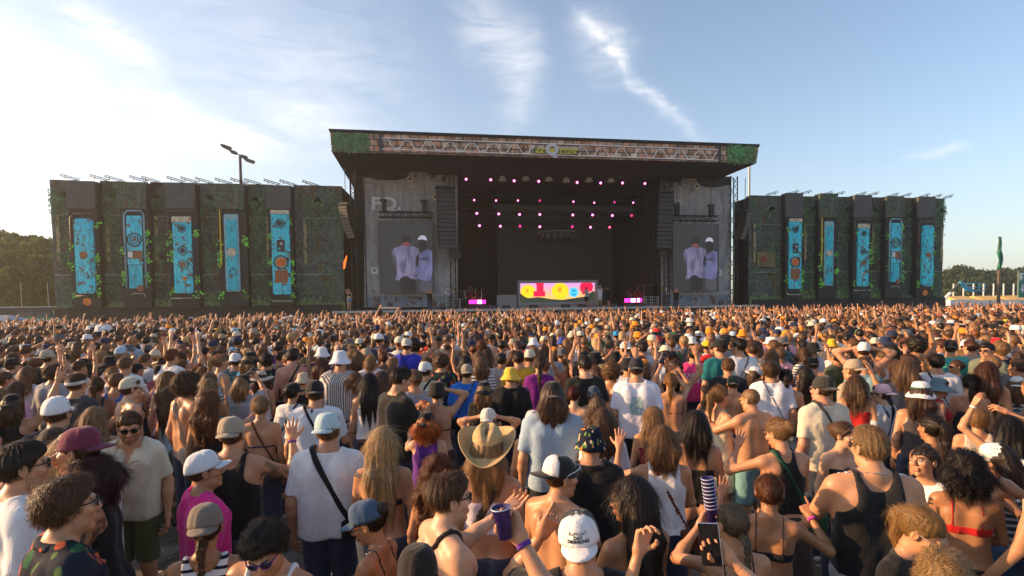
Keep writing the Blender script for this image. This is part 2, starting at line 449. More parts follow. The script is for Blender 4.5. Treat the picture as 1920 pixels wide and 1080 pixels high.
# ---- hands, made once for each pose: wrist at the origin, fingers along +z, palm towards +y, thumb towards +x
HANDS = {}
def hand_mesh(pose, fine=True):
    key = (pose, fine)
    if key in HANDS: return HANDS[key]
    h = .0042 if fine else .0085
    curl = {'relax': [25, 30, 38, 45], 'open': [4, 6, 8, 10], 'fist': [80, 82, 84, 86], 'point': [6, 78, 82, 84],
            'grip': [48, 50, 52, 55], 'horns': [5, 80, 82, 12], 'flat': [8, 8, 8, 8]}[pose]
    spread = {'relax': 4, 'open': 11, 'fist': 1, 'point': 3, 'grip': 4, 'horns': 8, 'flat': 2}[pose]
    g = Grid((-.09, -.05, -.05), (.10, .11, .21), h); F = g.new()
    for x0, x1, r in ((-.022, -.030, .013), (0, -.010, .0145), (.016, .012, .0145), (.026, .030, .013)):
        g.cap(F, (x0 * .6, 0, .01), (x1, .002, .085), .019, r, .012)
    g.cap(F, (0, 0, -.05), (0, 0, .01), .0235, .022, .02)
    segs = [(.030, .037, .022, .018), (.010, .042, .027, .019), (-.010, .039, .025, .018), (-.029, .030, .019, .016)]
    base = [.086, .090, .087, .078]
    for i, (x, l1, l2, l3) in enumerate(segs):
        p = np.array([x, .002, base[i]]); a = 0; sp = R(spread) * (1.4 - i * .95)
        r = .0088 if i < 3 else .0075
        c = curl[i]
        for j, (L, f) in enumerate(((l1, .75), (l2, 1.0), (l3, .6))):
            a += R(c * f)
            d = np.array([math.sin(sp) * math.cos(min(a, 1.2)), math.sin(a), math.cos(a)]); d /= np.linalg.norm(d)
            q = p + d * L
            g.cap(F, p, q, r, r * .9, .004); p = q; r *= .92
    if pose in ('fist', 'point', 'horns'): th = [(.024, .012, .02), (.036, .032, .048), (.016, .046, .066), (-.004, .047, .072)]
    elif pose == 'grip': th = [(.024, .008, .02), (.046, .032, .045), (.040, .058, .066), (.026, .070, .078)]
    elif pose in ('open',): th = [(.022, .004, .018), (.052, .014, .042), (.072, .020, .066), (.084, .022, .088)]
    else: th = [(.022, .006, .018), (.046, .020, .046), (.052, .026, .074), (.048, .032, .096)]
    for j in range(3): g.cap(F, th[j], th[j+1], (.0145, .0115, .0095)[j], (.0115, .0095, .008)[j], .007)
    V, Q = g.net(F)
    HANDS[key] = (V, Q)
    return V, Q

def frame_to(p, zdir, ydir):
    z = np.array(zdir, float); z /= np.linalg.norm(z)
    y = np.array(ydir, float); y -= z * (y @ z)
    if np.linalg.norm(y) < 1e-3: y = np.array([0, 0, 1.]) - z * z[2]
    y /= np.linalg.norm(y); x = np.cross(y, z)
    return np.stack([x, y, z], 1)

def ik(S, T, l1, l2, pole):
    S = np.array(S, float); T = np.array(T, float); d = T - S; L = np.linalg.norm(d)
    Lm = (l1 + l2) * .985
    if L > Lm: T = S + d / L * Lm; d = T - S; L = Lm
    L = max(L, abs(l1 - l2) + .02)
    a = (l1*l1 - l2*l2 + L*L) / (2*L); hgt = math.sqrt(max(l1*l1 - a*a, 0)); u = d / np.linalg.norm(d)
    pole = np.array(pole, float); pole -= u * (pole @ u); pole /= (np.linalg.norm(pole) + 1e-9)
    return S + u * a + pole * hgt, S + u * L

# arm poses for the right arm (+x side): hand place from shoulder, elbow hint, palm direction, hand pose
ARM = {
    'down':   ((.07, .02, -.52), (.3, -1, 0), (-1, .2, 0), 'relax'),
    'bent':   ((.02, .30, -.22), (.4, -.5, -1), (-.6, .2, .6), 'relax'),
    'low':    ((-.06, .26, -.34), (.8, -.6, -.6), (-.7, -.4, .2), 'relax'),
    'fold':   ((-.17, .24, -.20), (1, .2, -1), (-.2, -1, .1), 'relax'),
    'phonelow': ((-.08, .28, -.12), (.7, -.2, -1), (-.3, -1, .3), 'grip'),
    'up':     ((.10, .16, .50), (1, .3, 0), (0, 1, 0), 'open'),
    'upin':   ((-.02, .22, .46), (1, .5, -.2), (0, 1, 0), 'relax'),
    'point':  ((.06, .30, .42), (1, .3, -.3), (0, 1, 0), 'point'),
    'fist':   ((.12, .12, .44), (1, .5, 0), (0, 1, 0), 'fist'),
    'wide':   ((.36, .20, .30), (.3, 0, -1), (-.3, 1, 0), 'open'),
    'half':   ((.14, .30, .10), (.6, .1, -1), (-.2, 1, 0), 'open'),
    'head':   ((-.06, .02, .26), (1, .35, .2), (-1, 0, 0), 'relax'),
    'face':   ((-.12, .16, .17), (1, .3, -.6), (-.8, -.6, 0), 'grip'),
    'phone':  ((-.08, .33, .26), (1, .1, -.8), (-.15, -1, .1), 'grip'),
    'phonehi': ((-.05, .26, .44), (1, .2, -.4), (-.1, -1, .1), 'grip'),
    'reach':  ((.10, .46, -.02), (.4, 0, -1), (-.5, 0, .8), 'relax'),
    'over':   ((-.16, .06, .36), (1, .2, .3), (-.5, .5, -.6), 'relax'),
    'back':   ((-.02, -.16, -.36), (1, -.5, 0), (0, 1, 0), 'relax'),
}

def person(name_loc, rz=0.0, hgt=1.75, sex='m', skin=(.50, .29, .19), hair=('short', (.06, .035, .02)), top=('tee', (.6, .6, .6)),
           bottom=('pants', (.04, .05, .08)), arms=('down', 'down'), head=(0, 0, 0), lean=(0, 0), hat=None, shades=None, strap=None,
           props=(), fine=1, seed=0, label=None, group=None, build=1.0, beard=0.0, shaved=False, necklace=False, legs=True, tattoo=0, tshift=None, cat='person'):
    """fine 2 = foreground, 1 = middle distance, 0 = far"""
    rr = random.Random(seed)
    root = empty('person', name_loc, rz, label=label, cat=cat, group=group)
    s = hgt / 1.75; root.scale = (s, s, s)
    hb, hh = {2: (.0135, .0058), 1: (.019, .0092), 0: (.028, .015)}[fine]
    fem = sex == 'f'
    w = build
    shx = (.162 if fem else .187) * (1 + (w-1)*.5)
    shz = 1.412
    # ---------------- body field
    bend_y, bend_x = R(lean[0]), R(lean[1])
    sho = {+1: np.array([shx, 0, shz]), -1: np.array([-shx, 0, shz])}
    l1, l2 = (.265, .235) if fem else (.285, .255)
    armd = {}
    for sd_, a in ((+1, arms[0]), (-1, arms[1])):
        off, pole, palm, hp = ARM[a] if isinstance(a, str) else a
        T = sho[sd_] + np.array([off[0] * sd_, off[1], off[2]]); pl = np.array([pole[0] * sd_, pole[1], pole[2]])
        E, W = ik(sho[sd_], T, l1, l2, pl)
        fd = (W - E) / np.linalg.norm(W - E)
        armd[sd_] = (E, W, fd, np.array([palm[0] * sd_, palm[1], palm[2]], float), hp)
    raised = {sd_: max(0, min(1, (armd[sd_][0][2] - shz + .05) / .2)) for sd_ in (1, -1)}
    xs = [armd[1][0][0], armd[1][1][0], armd[-1][0][0], armd[-1][1][0], shx, -shx]
    ys = [armd[q][j][1] for q in (1, -1) for j in (0, 1)] + [0]
    zs = [armd[q][j][2] for q in (1, -1) for j in (0, 1)] + [1.5]
    zlo = -.01 if legs else .78
    g = Grid((min(xs) - .12, min(min(ys) - .1, -.26), zlo), (max(xs) + .12, max(max(ys) + .1, .26), max(zs) + .10), hb)
    T_ = g.new()
    cr = .108 * w if not fem else .092 * w
    if fem:
        for sx in (1, -1):
            g.cap(T_, (sx*.070, 0, 1.34), (sx*.050, .005, 1.10), .088*w, .080*w, .05)
            g.cap(T_, (sx*.050, .005, 1.10), (sx*.080, -.005, .95), .080*w, .108*w, .05)
            g.ell(T_, (sx*.070, .098, 1.285), (.052, .050, .052), .03)
            g.cap(T_, (sx*.02, -.01, 1.475), (sx*(shx-.03), -.008, 1.425), .040, .042, .05)
            g.ell(T_, (sx*.07, -.06, .92), (.085*w, .085*w, .09), .04)
    else:
        for sx in (1, -1):
            g.cap(T_, (sx*.082*w, .0, 1.335), (sx*.062*w, .0, 1.10), .105*w, .096*w, .05)
            g.cap(T_, (sx*.062*w, .0, 1.10), (sx*.068*w, -.005, .94), .096*w, .106*w, .05)
            g.ell(T_, (sx*.075, .078, 1.335), (.075, .040, .055), .03)
            g.cap(T_, (sx*.02, -.015, 1.49), (sx*(shx-.03), -.012, 1.435), .048, .052, .06)
            g.ell(T_, (sx*.085, -.085, 1.36), (.055, .03, .075), .03)
    g.cap(T_, (0, -.13, 1.05), (0, -.135, 1.38), .008, .008, .035, carve=True)
    g.cap(T_, (0, -.015, 1.42), (0, .012, 1.56), .056 if not fem else .047, .052 if not fem else .043, .035)
    L_ = g.new()
    if legs:
        for sx in (1, -1):
            g.cap(L_, (sx*.088, 0, .90), (sx*.095, .012, .48), .090*w if not fem else .092*w, .056, .03)
            g.cap(L_, (sx*.095, .005, .48), (sx*.098, -.02, .30), .054, .056, .03)
            g.cap(L_, (sx*.098, -.02, .30), (sx*.10, -.02, .07), .054, .034, .03)
            g.cap(L_, (sx*.10, -.045, .035), (sx*.115, .13, .028), .036, .028, .03)
    A_ = g.new(); FA = g.new()
    dl = .052 if not fem else .042
    for sx in (1, -1):
        E, W, fd, palm, hp = armd[sx]; S = sho[sx]
        k_ = (.9 + .1*w)
        g.cap(A_, S, E, dl * k_, (.041 if not fem else .033) * k_, .04)
        m = E + (W - E) * .3
        g.cap(A_, E, m, (.039 if not fem else .032) * k_, (.042 if not fem else .034) * k_, .03)
        g.cap(FA, S + (E-S)*.55, E, .055, .05, .02); g.cap(FA, E, W, .05, .04, .02)
        g.cap(A_, m, W, (.041 if not fem else .033) * k_, .0245 if not fem else .021, .03)
    B_ = smin(smin(T_, A_, .045), L_, .03)
    V, Q = g.net(B_)
    Vs = [V]; Qs = [Q]; tints = [np.ones((len(V), 3))]
    if tattoo:
        tv = tints[0]; E, W = armd[tattoo][0], armd[tattoo][1]
        near = (np.linalg.norm(V - (sho[tattoo] + E) / 2, axis=1) < .16) & (np.abs(V[:, 0] - (sho[tattoo] + E)[0] / 2) < .09)
        pat = wob(V[:, 0], V[:, 1], V[:, 2], 130, 5) > .02
        tv[near & pat] = (.35, .38, .42)
    for sx in (1, -1):
        E, W, fd, palm, hp = armd[sx]
        hv, hq = hand_mesh(hp, fine == 2)
        if sx < 0: hv = hv * np.array([-1, 1, 1]); hq = hq[:, ::-1]
        sc = .93 if fem else 1.03
        # palm wants: thumb side +x for the right hand
        Fm = frame_to(W, fd, palm)
        if sx > 0: Fm = np.stack([Fm[:, 0], Fm[:, 1], Fm[:, 2]], 1)
        hv = (hv * sc) @ Fm.T + W + fd * .012
        Qs.append(hq + sum(len(v) for v in Vs)); Vs.append(hv); tints.append(np.ones((len(hv), 3)) * np.array([1.04, .96, .94]))
    # ---------------- head field in the head's own frame
    pivot = np.array([0, .012, 1.545]); Hc = np.array([0, .022, 1.627]); RH = rotm(*head)
    to_w = lambda P: (np.asarray(P) + (Hc - pivot)) @ RH.T + pivot
    gh = Grid((-.105, -.13, -.155), (.105, .145, .15), hh)
    H_ = gh.new()
    if fem:
        gh.ell(H_, (0, -.014, .032), (.073, .090, .087), .03); gh.ell(H_, (0, .026, -.032), (.056, .062, .080), .03)
        gh.ell(H_, (0, .070, -.094), (.020, .020, .017), .02)
    else:
        gh.ell(H_, (0, -.012, .035), (.076, .095, .088), .03); gh.ell(H_, (0, .028, -.036), (.061, .064, .084), .03)
        gh.ell(H_, (0, .072, -.098), (.027, .022, .020), .022)
        for sx in (1, -1): gh.ell(H_, (sx*.046, .02, -.072), (.018, .03, .02), .02)
    for sx in (1, -1):
        gh.ell(H_, (sx*.042, .062, -.014), (.024, .022, .020), .02)
        gh.ell(H_, (sx*.031, .104, .008), (.019, .017, .013), .012, carve=True)
        gh.cap(H_, (sx*.012, .094, .027), (sx*.042, .082, .029), .0085, .008, .012)
        gh.ell(H_, (sx*.0105, .100, -.028), (.009, .011, .008), .008)
        gh.ell(H_, (sx*.079, -.008, .0), (.010, .020, .031), .006)
        gh.ell(H_, (sx*.089, .0, .0), (.008, .012, .020), .005, carve=True)
    gh.cap(H_, (0, .088, .018), (0, .112, -.021), .0075, .0115, .012)
    gh.cap(H_, (-.017, .090, -.055), (.017, .090, -.055), .0085, .0085, .007)
    gh.cap(H_, (-.014, .089, -.067), (.014, .089, -.067), .0095, .0095, .007)
    gh.cap(H_, (-.022, .101, -.061), (.022, .101, -.061), .0028, .0028, .004, carve=True)
    # neck, running from the head's frame into the trunk
    def to_h(p): return (np.asarray(p) - pivot) @ RH - (Hc - pivot)
    nr0, nr1 = (.056, .052) if not fem else (.047, .043)
    gh.cap(H_, to_h((0, -.012, 1.44)), to_h((0, .008, 1.53)), nr0 * .985, nr1, .02)
    gh.cap(H_, to_h((0, .008, 1.53)), (0, .0, -.055), nr1, nr1, .03)
    V, Q = gh.net(H_)
    if shaved is False: pass
    tn = np.ones((len(V), 3))
    x, y, z = V.T
    lips = (np.abs(x) < .026) & (y > .075) & (z < -.049) & (z > -.077); tn[lips] = (.86, .58, .56) if fem else (.86, .66, .62)
    cheek = np.exp(-((np.abs(x) - .045)**2 + (z + .02)**2) / .0006) * (y > .04); tn *= 1 - cheek[:, None] * np.array([0, .10, .08])
    nose = np.exp(-((x)**2 + (z + .022)**2) / .0003) * (y > .09); tn *= 1 - nose[:, None] * np.array([0, .12, .1])
    brow = (np.abs(x) > .012) & (np.abs(x) < .047) & (np.abs(z - .031 + (np.abs(x) - .03)**2 * 8) < .0042) & (y > .06)
    hc = np.array(hair[1]); br = np.clip(hc / np.array(skin) * 1.2, 0, .6); tn[brow] = br
    if beard:
        bz = (y > .0) & (z < -.030) & (z > -.125) & ~lips & ~((np.abs(x) < .022) & (z > -.036)) & (np.abs(x) * .6 + z * .9 < .005)
        tn[bz] *= (1 - beard) + beard * np.clip(hc / np.array(skin) * 1.3, .15, .7)
    if shaved:
        sc_ = (z - y * 1.0 > -.012) & (z > -.06) & (H_ is not None)
        tn[sc_] *= .55 + .45 * np.clip(hc / np.array(skin), .2, 1)
    Qs.append(Q + sum(len(v) for v in Vs)); Vs.append(to_w(V)); tints.append(tn)
    allV = np.concatenate(Vs); allQ = np.concatenate(Qs); allT = np.concatenate(tints)
    def bendf(P):
        P = np.array(P, float)
        if not (bend_y or bend_x): return P
        t = np.clip((P[:, 2] - .92) / .25, 0, 1); t = t * t * (3 - 2*t)
        o = P.copy(); dz = P[:, 2] - .95; dy = P[:, 1]; dx = P[:, 0]
        a = -bend_y * t; o[:, 1] = dy*np.cos(a) - dz*np.sin(a); o[:, 2] = .95 + dy*np.sin(a) + dz*np.cos(a)
        dz = o[:, 2] - .95; b = bend_x * t; o[:, 0] = dx*np.cos(b) + dz*np.sin(b); o[:, 2] = .95 - dx*np.sin(b) + dz*np.cos(b)
        return o
    mk('body', bendf(allV), allQ, M['skin'], root, True, skin, allT)
    # ---------------- eyes
    if fine >= 1 and abs(((math.degrees(rz) + head[0] + 180) % 360) - 180) > 35:
        for sx in (1, -1):
            m = MB(); m2 = MB()
            for mb_, c, r_, n_ in ((m, (sx*.031, .081, .006), .0125, 10), (m2, (sx*.031, .0865, .006), .0078, 8)):
                V = []; F = []
                pr = [(r_*math.sin(math.pi*i/7), -r_*math.cos(math.pi*i/7)) for i in range(8)]
                mb_.lathe(pr, n_, org=c)
            e = mk('eye', bendf(to_w(m.V)), m.F, M['eye'], root, True); mk('iris', bendf(to_w(m2.V)), m2.F, M['iris'], e, True)
    # ---------------- clothes: fields offset from the body and cut to shape
    X, Y, Z = g.X, g.Y, g.Z
    def cut_mesh(nm, Fc, mat, col, par=root, tint=None):
        V, Q = g.net(Fc)
        if len(V) == 0: return None
        return mk(nm, bendf(V), Q, mat, par, True, col, tint if tint is None else tint(V))
    kind, col = top[0], top[1]; cm = M[top[2]] if len(top) > 2 else M['cloth']
    wr = wob(X, Y, Z * .5, 36, seed + 3, 5) * .0066 + np.maximum(0, wob(X + Z * .4, Y, Z * .25, 75, seed + 6, 3)) * .005 + wob(X * 1.0, Y, Z * 1.4, 80, seed + 9, 4) * .0018
    def neck_hole(depth_f, depth_b, wd):
        # bigger = further outside
        zc = np.where(Y > 0, 1.50 - depth_f, 1.50 - depth_b)
        return 1 - np.sqrt((X / wd)**2 + np.maximum(0, (Z - 1.53) / (zc - 1.53))**2 * np.ones_like(Y))
    def slabcap(F):   # keep inside the neck line
        return F
    tz = 1.0
    if kind in ('tee', 'shirt', 'long'):
        TL = g.new()
        lo_ = .90 if kind != 'long' else .88
        for sx in (1, -1):
            g.cap(TL, (sx*(.080*w if not fem else .066*w), 0, 1.32), (sx*.078*w, 0, lo_), cr + .020, (.124 if not fem else .126)*w, .05)
            g.cap(TL, (sx*.03, -.005, 1.44), (sx*(shx-.02), -.005, 1.408), .045, dl + .008, .05)
        TL = smin(TL, T_ - .014, .03)
        SL = g.new()
        for sx in (1, -1):
            E, W = armd[sx][0], armd[sx][1]; S = sho[sx]
            f = .80 if kind != 'long' else 1.0
            e = S + (E - S) * f
            G1 = g.new(); g.cap(G1, S, S + (E-S) * (f + .35 if kind != 'long' else 1.0), dl + .010, .062 if kind != 'long' else .052, .02)
            if kind == 'long': g.cap(G1, E, W, .052, .036, .03)
            else:
                u = (E - S) / np.linalg.norm(E - S); pl = (X - e[0])*u[0] + (Y - e[1])*u[1] + (Z - e[2])*u[2]
                G1 = np.maximum(G1, pl)
            SL = np.minimum(SL, G1)
        Fc = smin(TL, SL, .035) + wr
        Fc = np.maximum(Fc, (lo_ - .02 + .006*np.sin(X*22)) - Z)
        dn = np.sqrt(X**2 + (Y - .0)**2) - (.066 if kind != 'shirt' else .062)
        zneck = 1.488 - np.clip(Y, -.02, .12) * (.45 if kind != 'shirt' else .9) + 0*X
        if kind == 'shirt': zneck = zneck - np.clip(.05 - np.abs(X), 0, .05) * 1.2 * (Y > .02)
        Fc = np.maximum(Fc, np.minimum(Z - zneck, .088 - np.abs(X)))
        t = cut_mesh('shirt', Fc, cm, col)
        if kind == 'shirt' and fine >= 1:
            K = smin(T_ - .020, TL - .004, .01); K = np.maximum(K, np.maximum(np.abs(Z - zneck + .008) - .014, np.abs(X) - .094))
            cut_mesh('collar', K, cm, col, t)
    elif kind in ('tank', 'racer', 'crop', 'tube', 'bra', 'halter', 'dress', 'cami', 'swimsuit'):
        off = {'tank': .014, 'racer': .010, 'crop': .010, 'tube': .011, 'bra': .008, 'halter': .007, 'dress': .014, 'cami': .011, 'swimsuit': .007}[kind]
        TT = smin(T_, A_ + .012, .03) - off + (wr if kind in ('tank', 'dress', 'cami') else wr * .4)
        zlo_ = {'tank': .90, 'racer': 1.02, 'crop': 1.16, 'tube': 1.13, 'bra': 1.215, 'halter': 1.20, 'dress': .60, 'cami': 1.00, 'swimsuit': .86}[kind]
        zarm = {'tank': 1.33, 'racer': 1.32, 'crop': 1.31, 'tube': 1.335, 'bra': 1.27, 'halter': 1.23, 'dress': 1.30, 'cami': 1.28, 'swimsuit': 1.10}[kind]
        zf = zarm + (.01 if kind in ('bra', 'halter', 'swimsuit') else 0)
        zt = np.where(Y > .0, np.maximum(zf, 1.32 if kind in ('bra', 'halter', 'swimsuit', 'cami') else zf), zarm) + 0*X
        band = np.maximum(zlo_ - Z, Z - zt)
        sw = {'tank': (.045, .115), 'racer': (.028, .085), 'crop': (.055, .095), 'tube': None, 'bra': (.072, .084), 'halter': None,
              'dress': (.082, .094), 'cami': (.080, .090), 'swimsuit': (.080, .095)}[kind]
        if sw:
            if kind in ('tank', 'racer'):
                outer = (sw[1] if kind == 'tank' else np.where(Y < 0, sw[1] - .012, sw[1] + .015)) + .16 * np.clip((1.385 - Z) / .13, 0, 1)**2.2
                scoop = np.where(Y > 0, 1.37, 1.415) + .09 * (np.abs(X) / (sw[1] - .03))**3
                st = np.maximum(np.maximum(np.abs(X) - outer, (Z - scoop) * .6), zlo_ - Z)
                band = st
            else:
                st = np.maximum(np.maximum(sw[0] - np.abs(X), np.abs(X) - sw[1]), zarm - .03 - Z) + 0*Y
            if kind not in ('tank', 'racer'): band = np.minimum(band, st)
        if kind == 'halter':
            band = np.where(Y < 0, np.abs(Z - 1.225) - .010, band)
            st = np.maximum(np.abs(np.abs(X) - .06 + (Z - 1.30) * .2) - .006, 1.28 - Z) + 0*Y
            band = np.minimum(band, np.maximum(st, np.where(Y < -.0, 1.47 - Z, -1) + 0*X))
        band = np.maximum(band, np.maximum(-FA, (np.abs(X) - (shx + .0)) * np.ones_like(Y)) if kind not in ('dress',) else -FA)
        Fc = np.maximum(TT, band)
        if kind in ('racer', 'tank', 'crop', 'tube', 'cami', 'dress'):
            pass
        if kind == 'dress' and legs:
            D = g.new()
            for sx in (1, -1): g.cap(D, (sx*.07, 0, .95), (sx*.085, 0, .55), .12*w, .165*w, .05)
            Fc = np.minimum(Fc, np.maximum(D + wr, .62 - Z))
        t = cut_mesh({'tank': 'tank_top', 'racer': 'tank_top', 'crop': 'crop_top', 'tube': 'tube_top', 'bra': 'bikini_top', 'halter': 'halter_top',
                      'dress': 'dress', 'cami': 'camisole', 'swimsuit': 'swimsuit'}[kind], Fc, cm, col)
    # bottoms
    bk, bc = bottom[0], bottom[1]
    if legs and bk:
        if bk == 'skirt' or bk == 'longskirt':
            D = g.new()
            for sx in (1, -1): g.cap(D, (sx*.065, 0, .96), (sx*.085, 0, .55 if bk == 'skirt' else .2), .118*w, .16*w, .05)
            Fc = np.maximum(D + wr, np.maximum((.58 if bk == 'skirt' else .16) - Z, Z - 1.0))
        else:
            PL = g.new()
            zc = {'pants': .04, 'shorts': .52, 'short': .70}[bk]
            for sx in (1, -1):
                g.cap(PL, (sx*.088, 0, .92), (sx*.097, .008, .48), .108*w, .082, .02)
                if bk == 'pants': g.cap(PL, (sx*.097, .006, .52), (sx*.103, -.015, .06), .080, .064, .03)
            PL = smin(PL, T_ - .014, .02) + wr
            Fc = np.maximum(PL, np.maximum(zc - Z, Z - (1.0 if fem else .96)))
        cut_mesh({'pants': 'trousers', 'shorts': 'shorts', 'short': 'shorts', 'skirt': 'skirt', 'longskirt': 'skirt'}[bk], Fc, M['cloth'], bc)
    if legs and fine >= 1:
        SH = g.new()
        for sx in (1, -1): g.cap(SH, (sx*.10, -.045, .038), (sx*.118, .14, .034), .042, .036, .02)
        cut_mesh('shoes', np.maximum(SH, Z - .095), M['cloth'], (.6, .6, .58) if rr.random() < .5 else (.03, .03, .03))
    base = smin(smin(T_, A_ + .01, .03), g.new(), .01) - (.030 if kind in ('tee', 'shirt', 'long') else .017)
    if strap:
        side, scol = strap[0], strap[1]
        # from one shoulder to the opposite hip
        p0 = np.array([side * .075, 1.47]); p1 = np.array([-side * .17, 1.0]); d = p1 - p0; n_ = np.array([d[1], -d[0]]) / np.linalg.norm(d)
        pl = np.abs((X - p0[0]) * n_[0] + (Z - p0[1]) * n_[1]) - (.019 if len(strap) < 3 else strap[2]) + 0*Y
        Fb = smin(T_ - (.030 if kind in ('tee', 'shirt', 'long') else .015), np.full_like(T_, .5), .01)
        if kind in ('tee', 'shirt', 'long'): Fb = np.minimum(Fb, TL - .010)
        b_ = cut_mesh('bag_strap', np.maximum(np.maximum(Fb + wr*.5, pl), .98 - Z), M['cloth'], scol)
        m = MB(); c = Vector((-side*.20, .03 if strap and len(strap) > 3 and strap[3] == 'f' else -.12, .95))
        m.cbox(c, .20, .07, .15)
        bo = m.build('shoulder_bag', M['cloth'], root, True, scol)
        bo.modifiers.new('bev', 'BEVEL').width = .03
        bo.modifiers['bev'].segments = 3
    # ---------------- hair
    if hair and hair[0] and hair[0] != 'none': make_hair(root, hair, H_, gh, to_w, bendf, to_h, fine, rr, hat, seed, fem, Hc)
    hx = HeadXf(to_w, bendf)
    if hat: make_hat(root, hat, hx, fine, rr)
    if shades: make_shades(root, shades, hx)
    if necklace:
        Fb = np.maximum(T_ - .006, np.abs(Z - (1.475 - np.clip(Y, -.1, .15) * .55) - np.abs(X)*.12) - .006) + 0
        cut_mesh('necklace', Fb, M['metal'], None)
    pr = {}
    for p in props:
        sx = 1 if p[1] == 'r' else -1
        E, W, fd, palm, hp = armd[sx]; Fm = frame_to(W, fd, palm)
        make_prop(p, root, W, Fm, sx, bendf, s)
    return root

class HeadXf:
    def __init__(s, tw, bf): s.tw = tw; s.bf = bf
    def __call__(s, V): return s.bf(s.tw(np.array([tuple(v) for v in V], float)))

def ribbons(pts_list, width, side_hint=None):
    """thin strand strips from lists of points (n, k, 3) and side vectors (n, 3)"""
    P = pts_list; n, k, _ = P.shape
    D = np.gradient(P, axis=1); S = np.cross(D, side_hint[:, None, :]); S /= (np.linalg.norm(S, axis=2, keepdims=True) + 1e-9)
    tw = np.linspace(1, .25, k)[None, :, None] * width
    A = P + S * tw; B = P - S * tw
    V = np.stack([A, B], 2).reshape(-1, 3)
    i = np.arange(n)[:, None] * (k * 2) + np.arange(k - 1)[None, :] * 2
    F = np.stack([i, i + 1, i + 3, i + 2], 2).reshape(-1, 4)
    return V, F

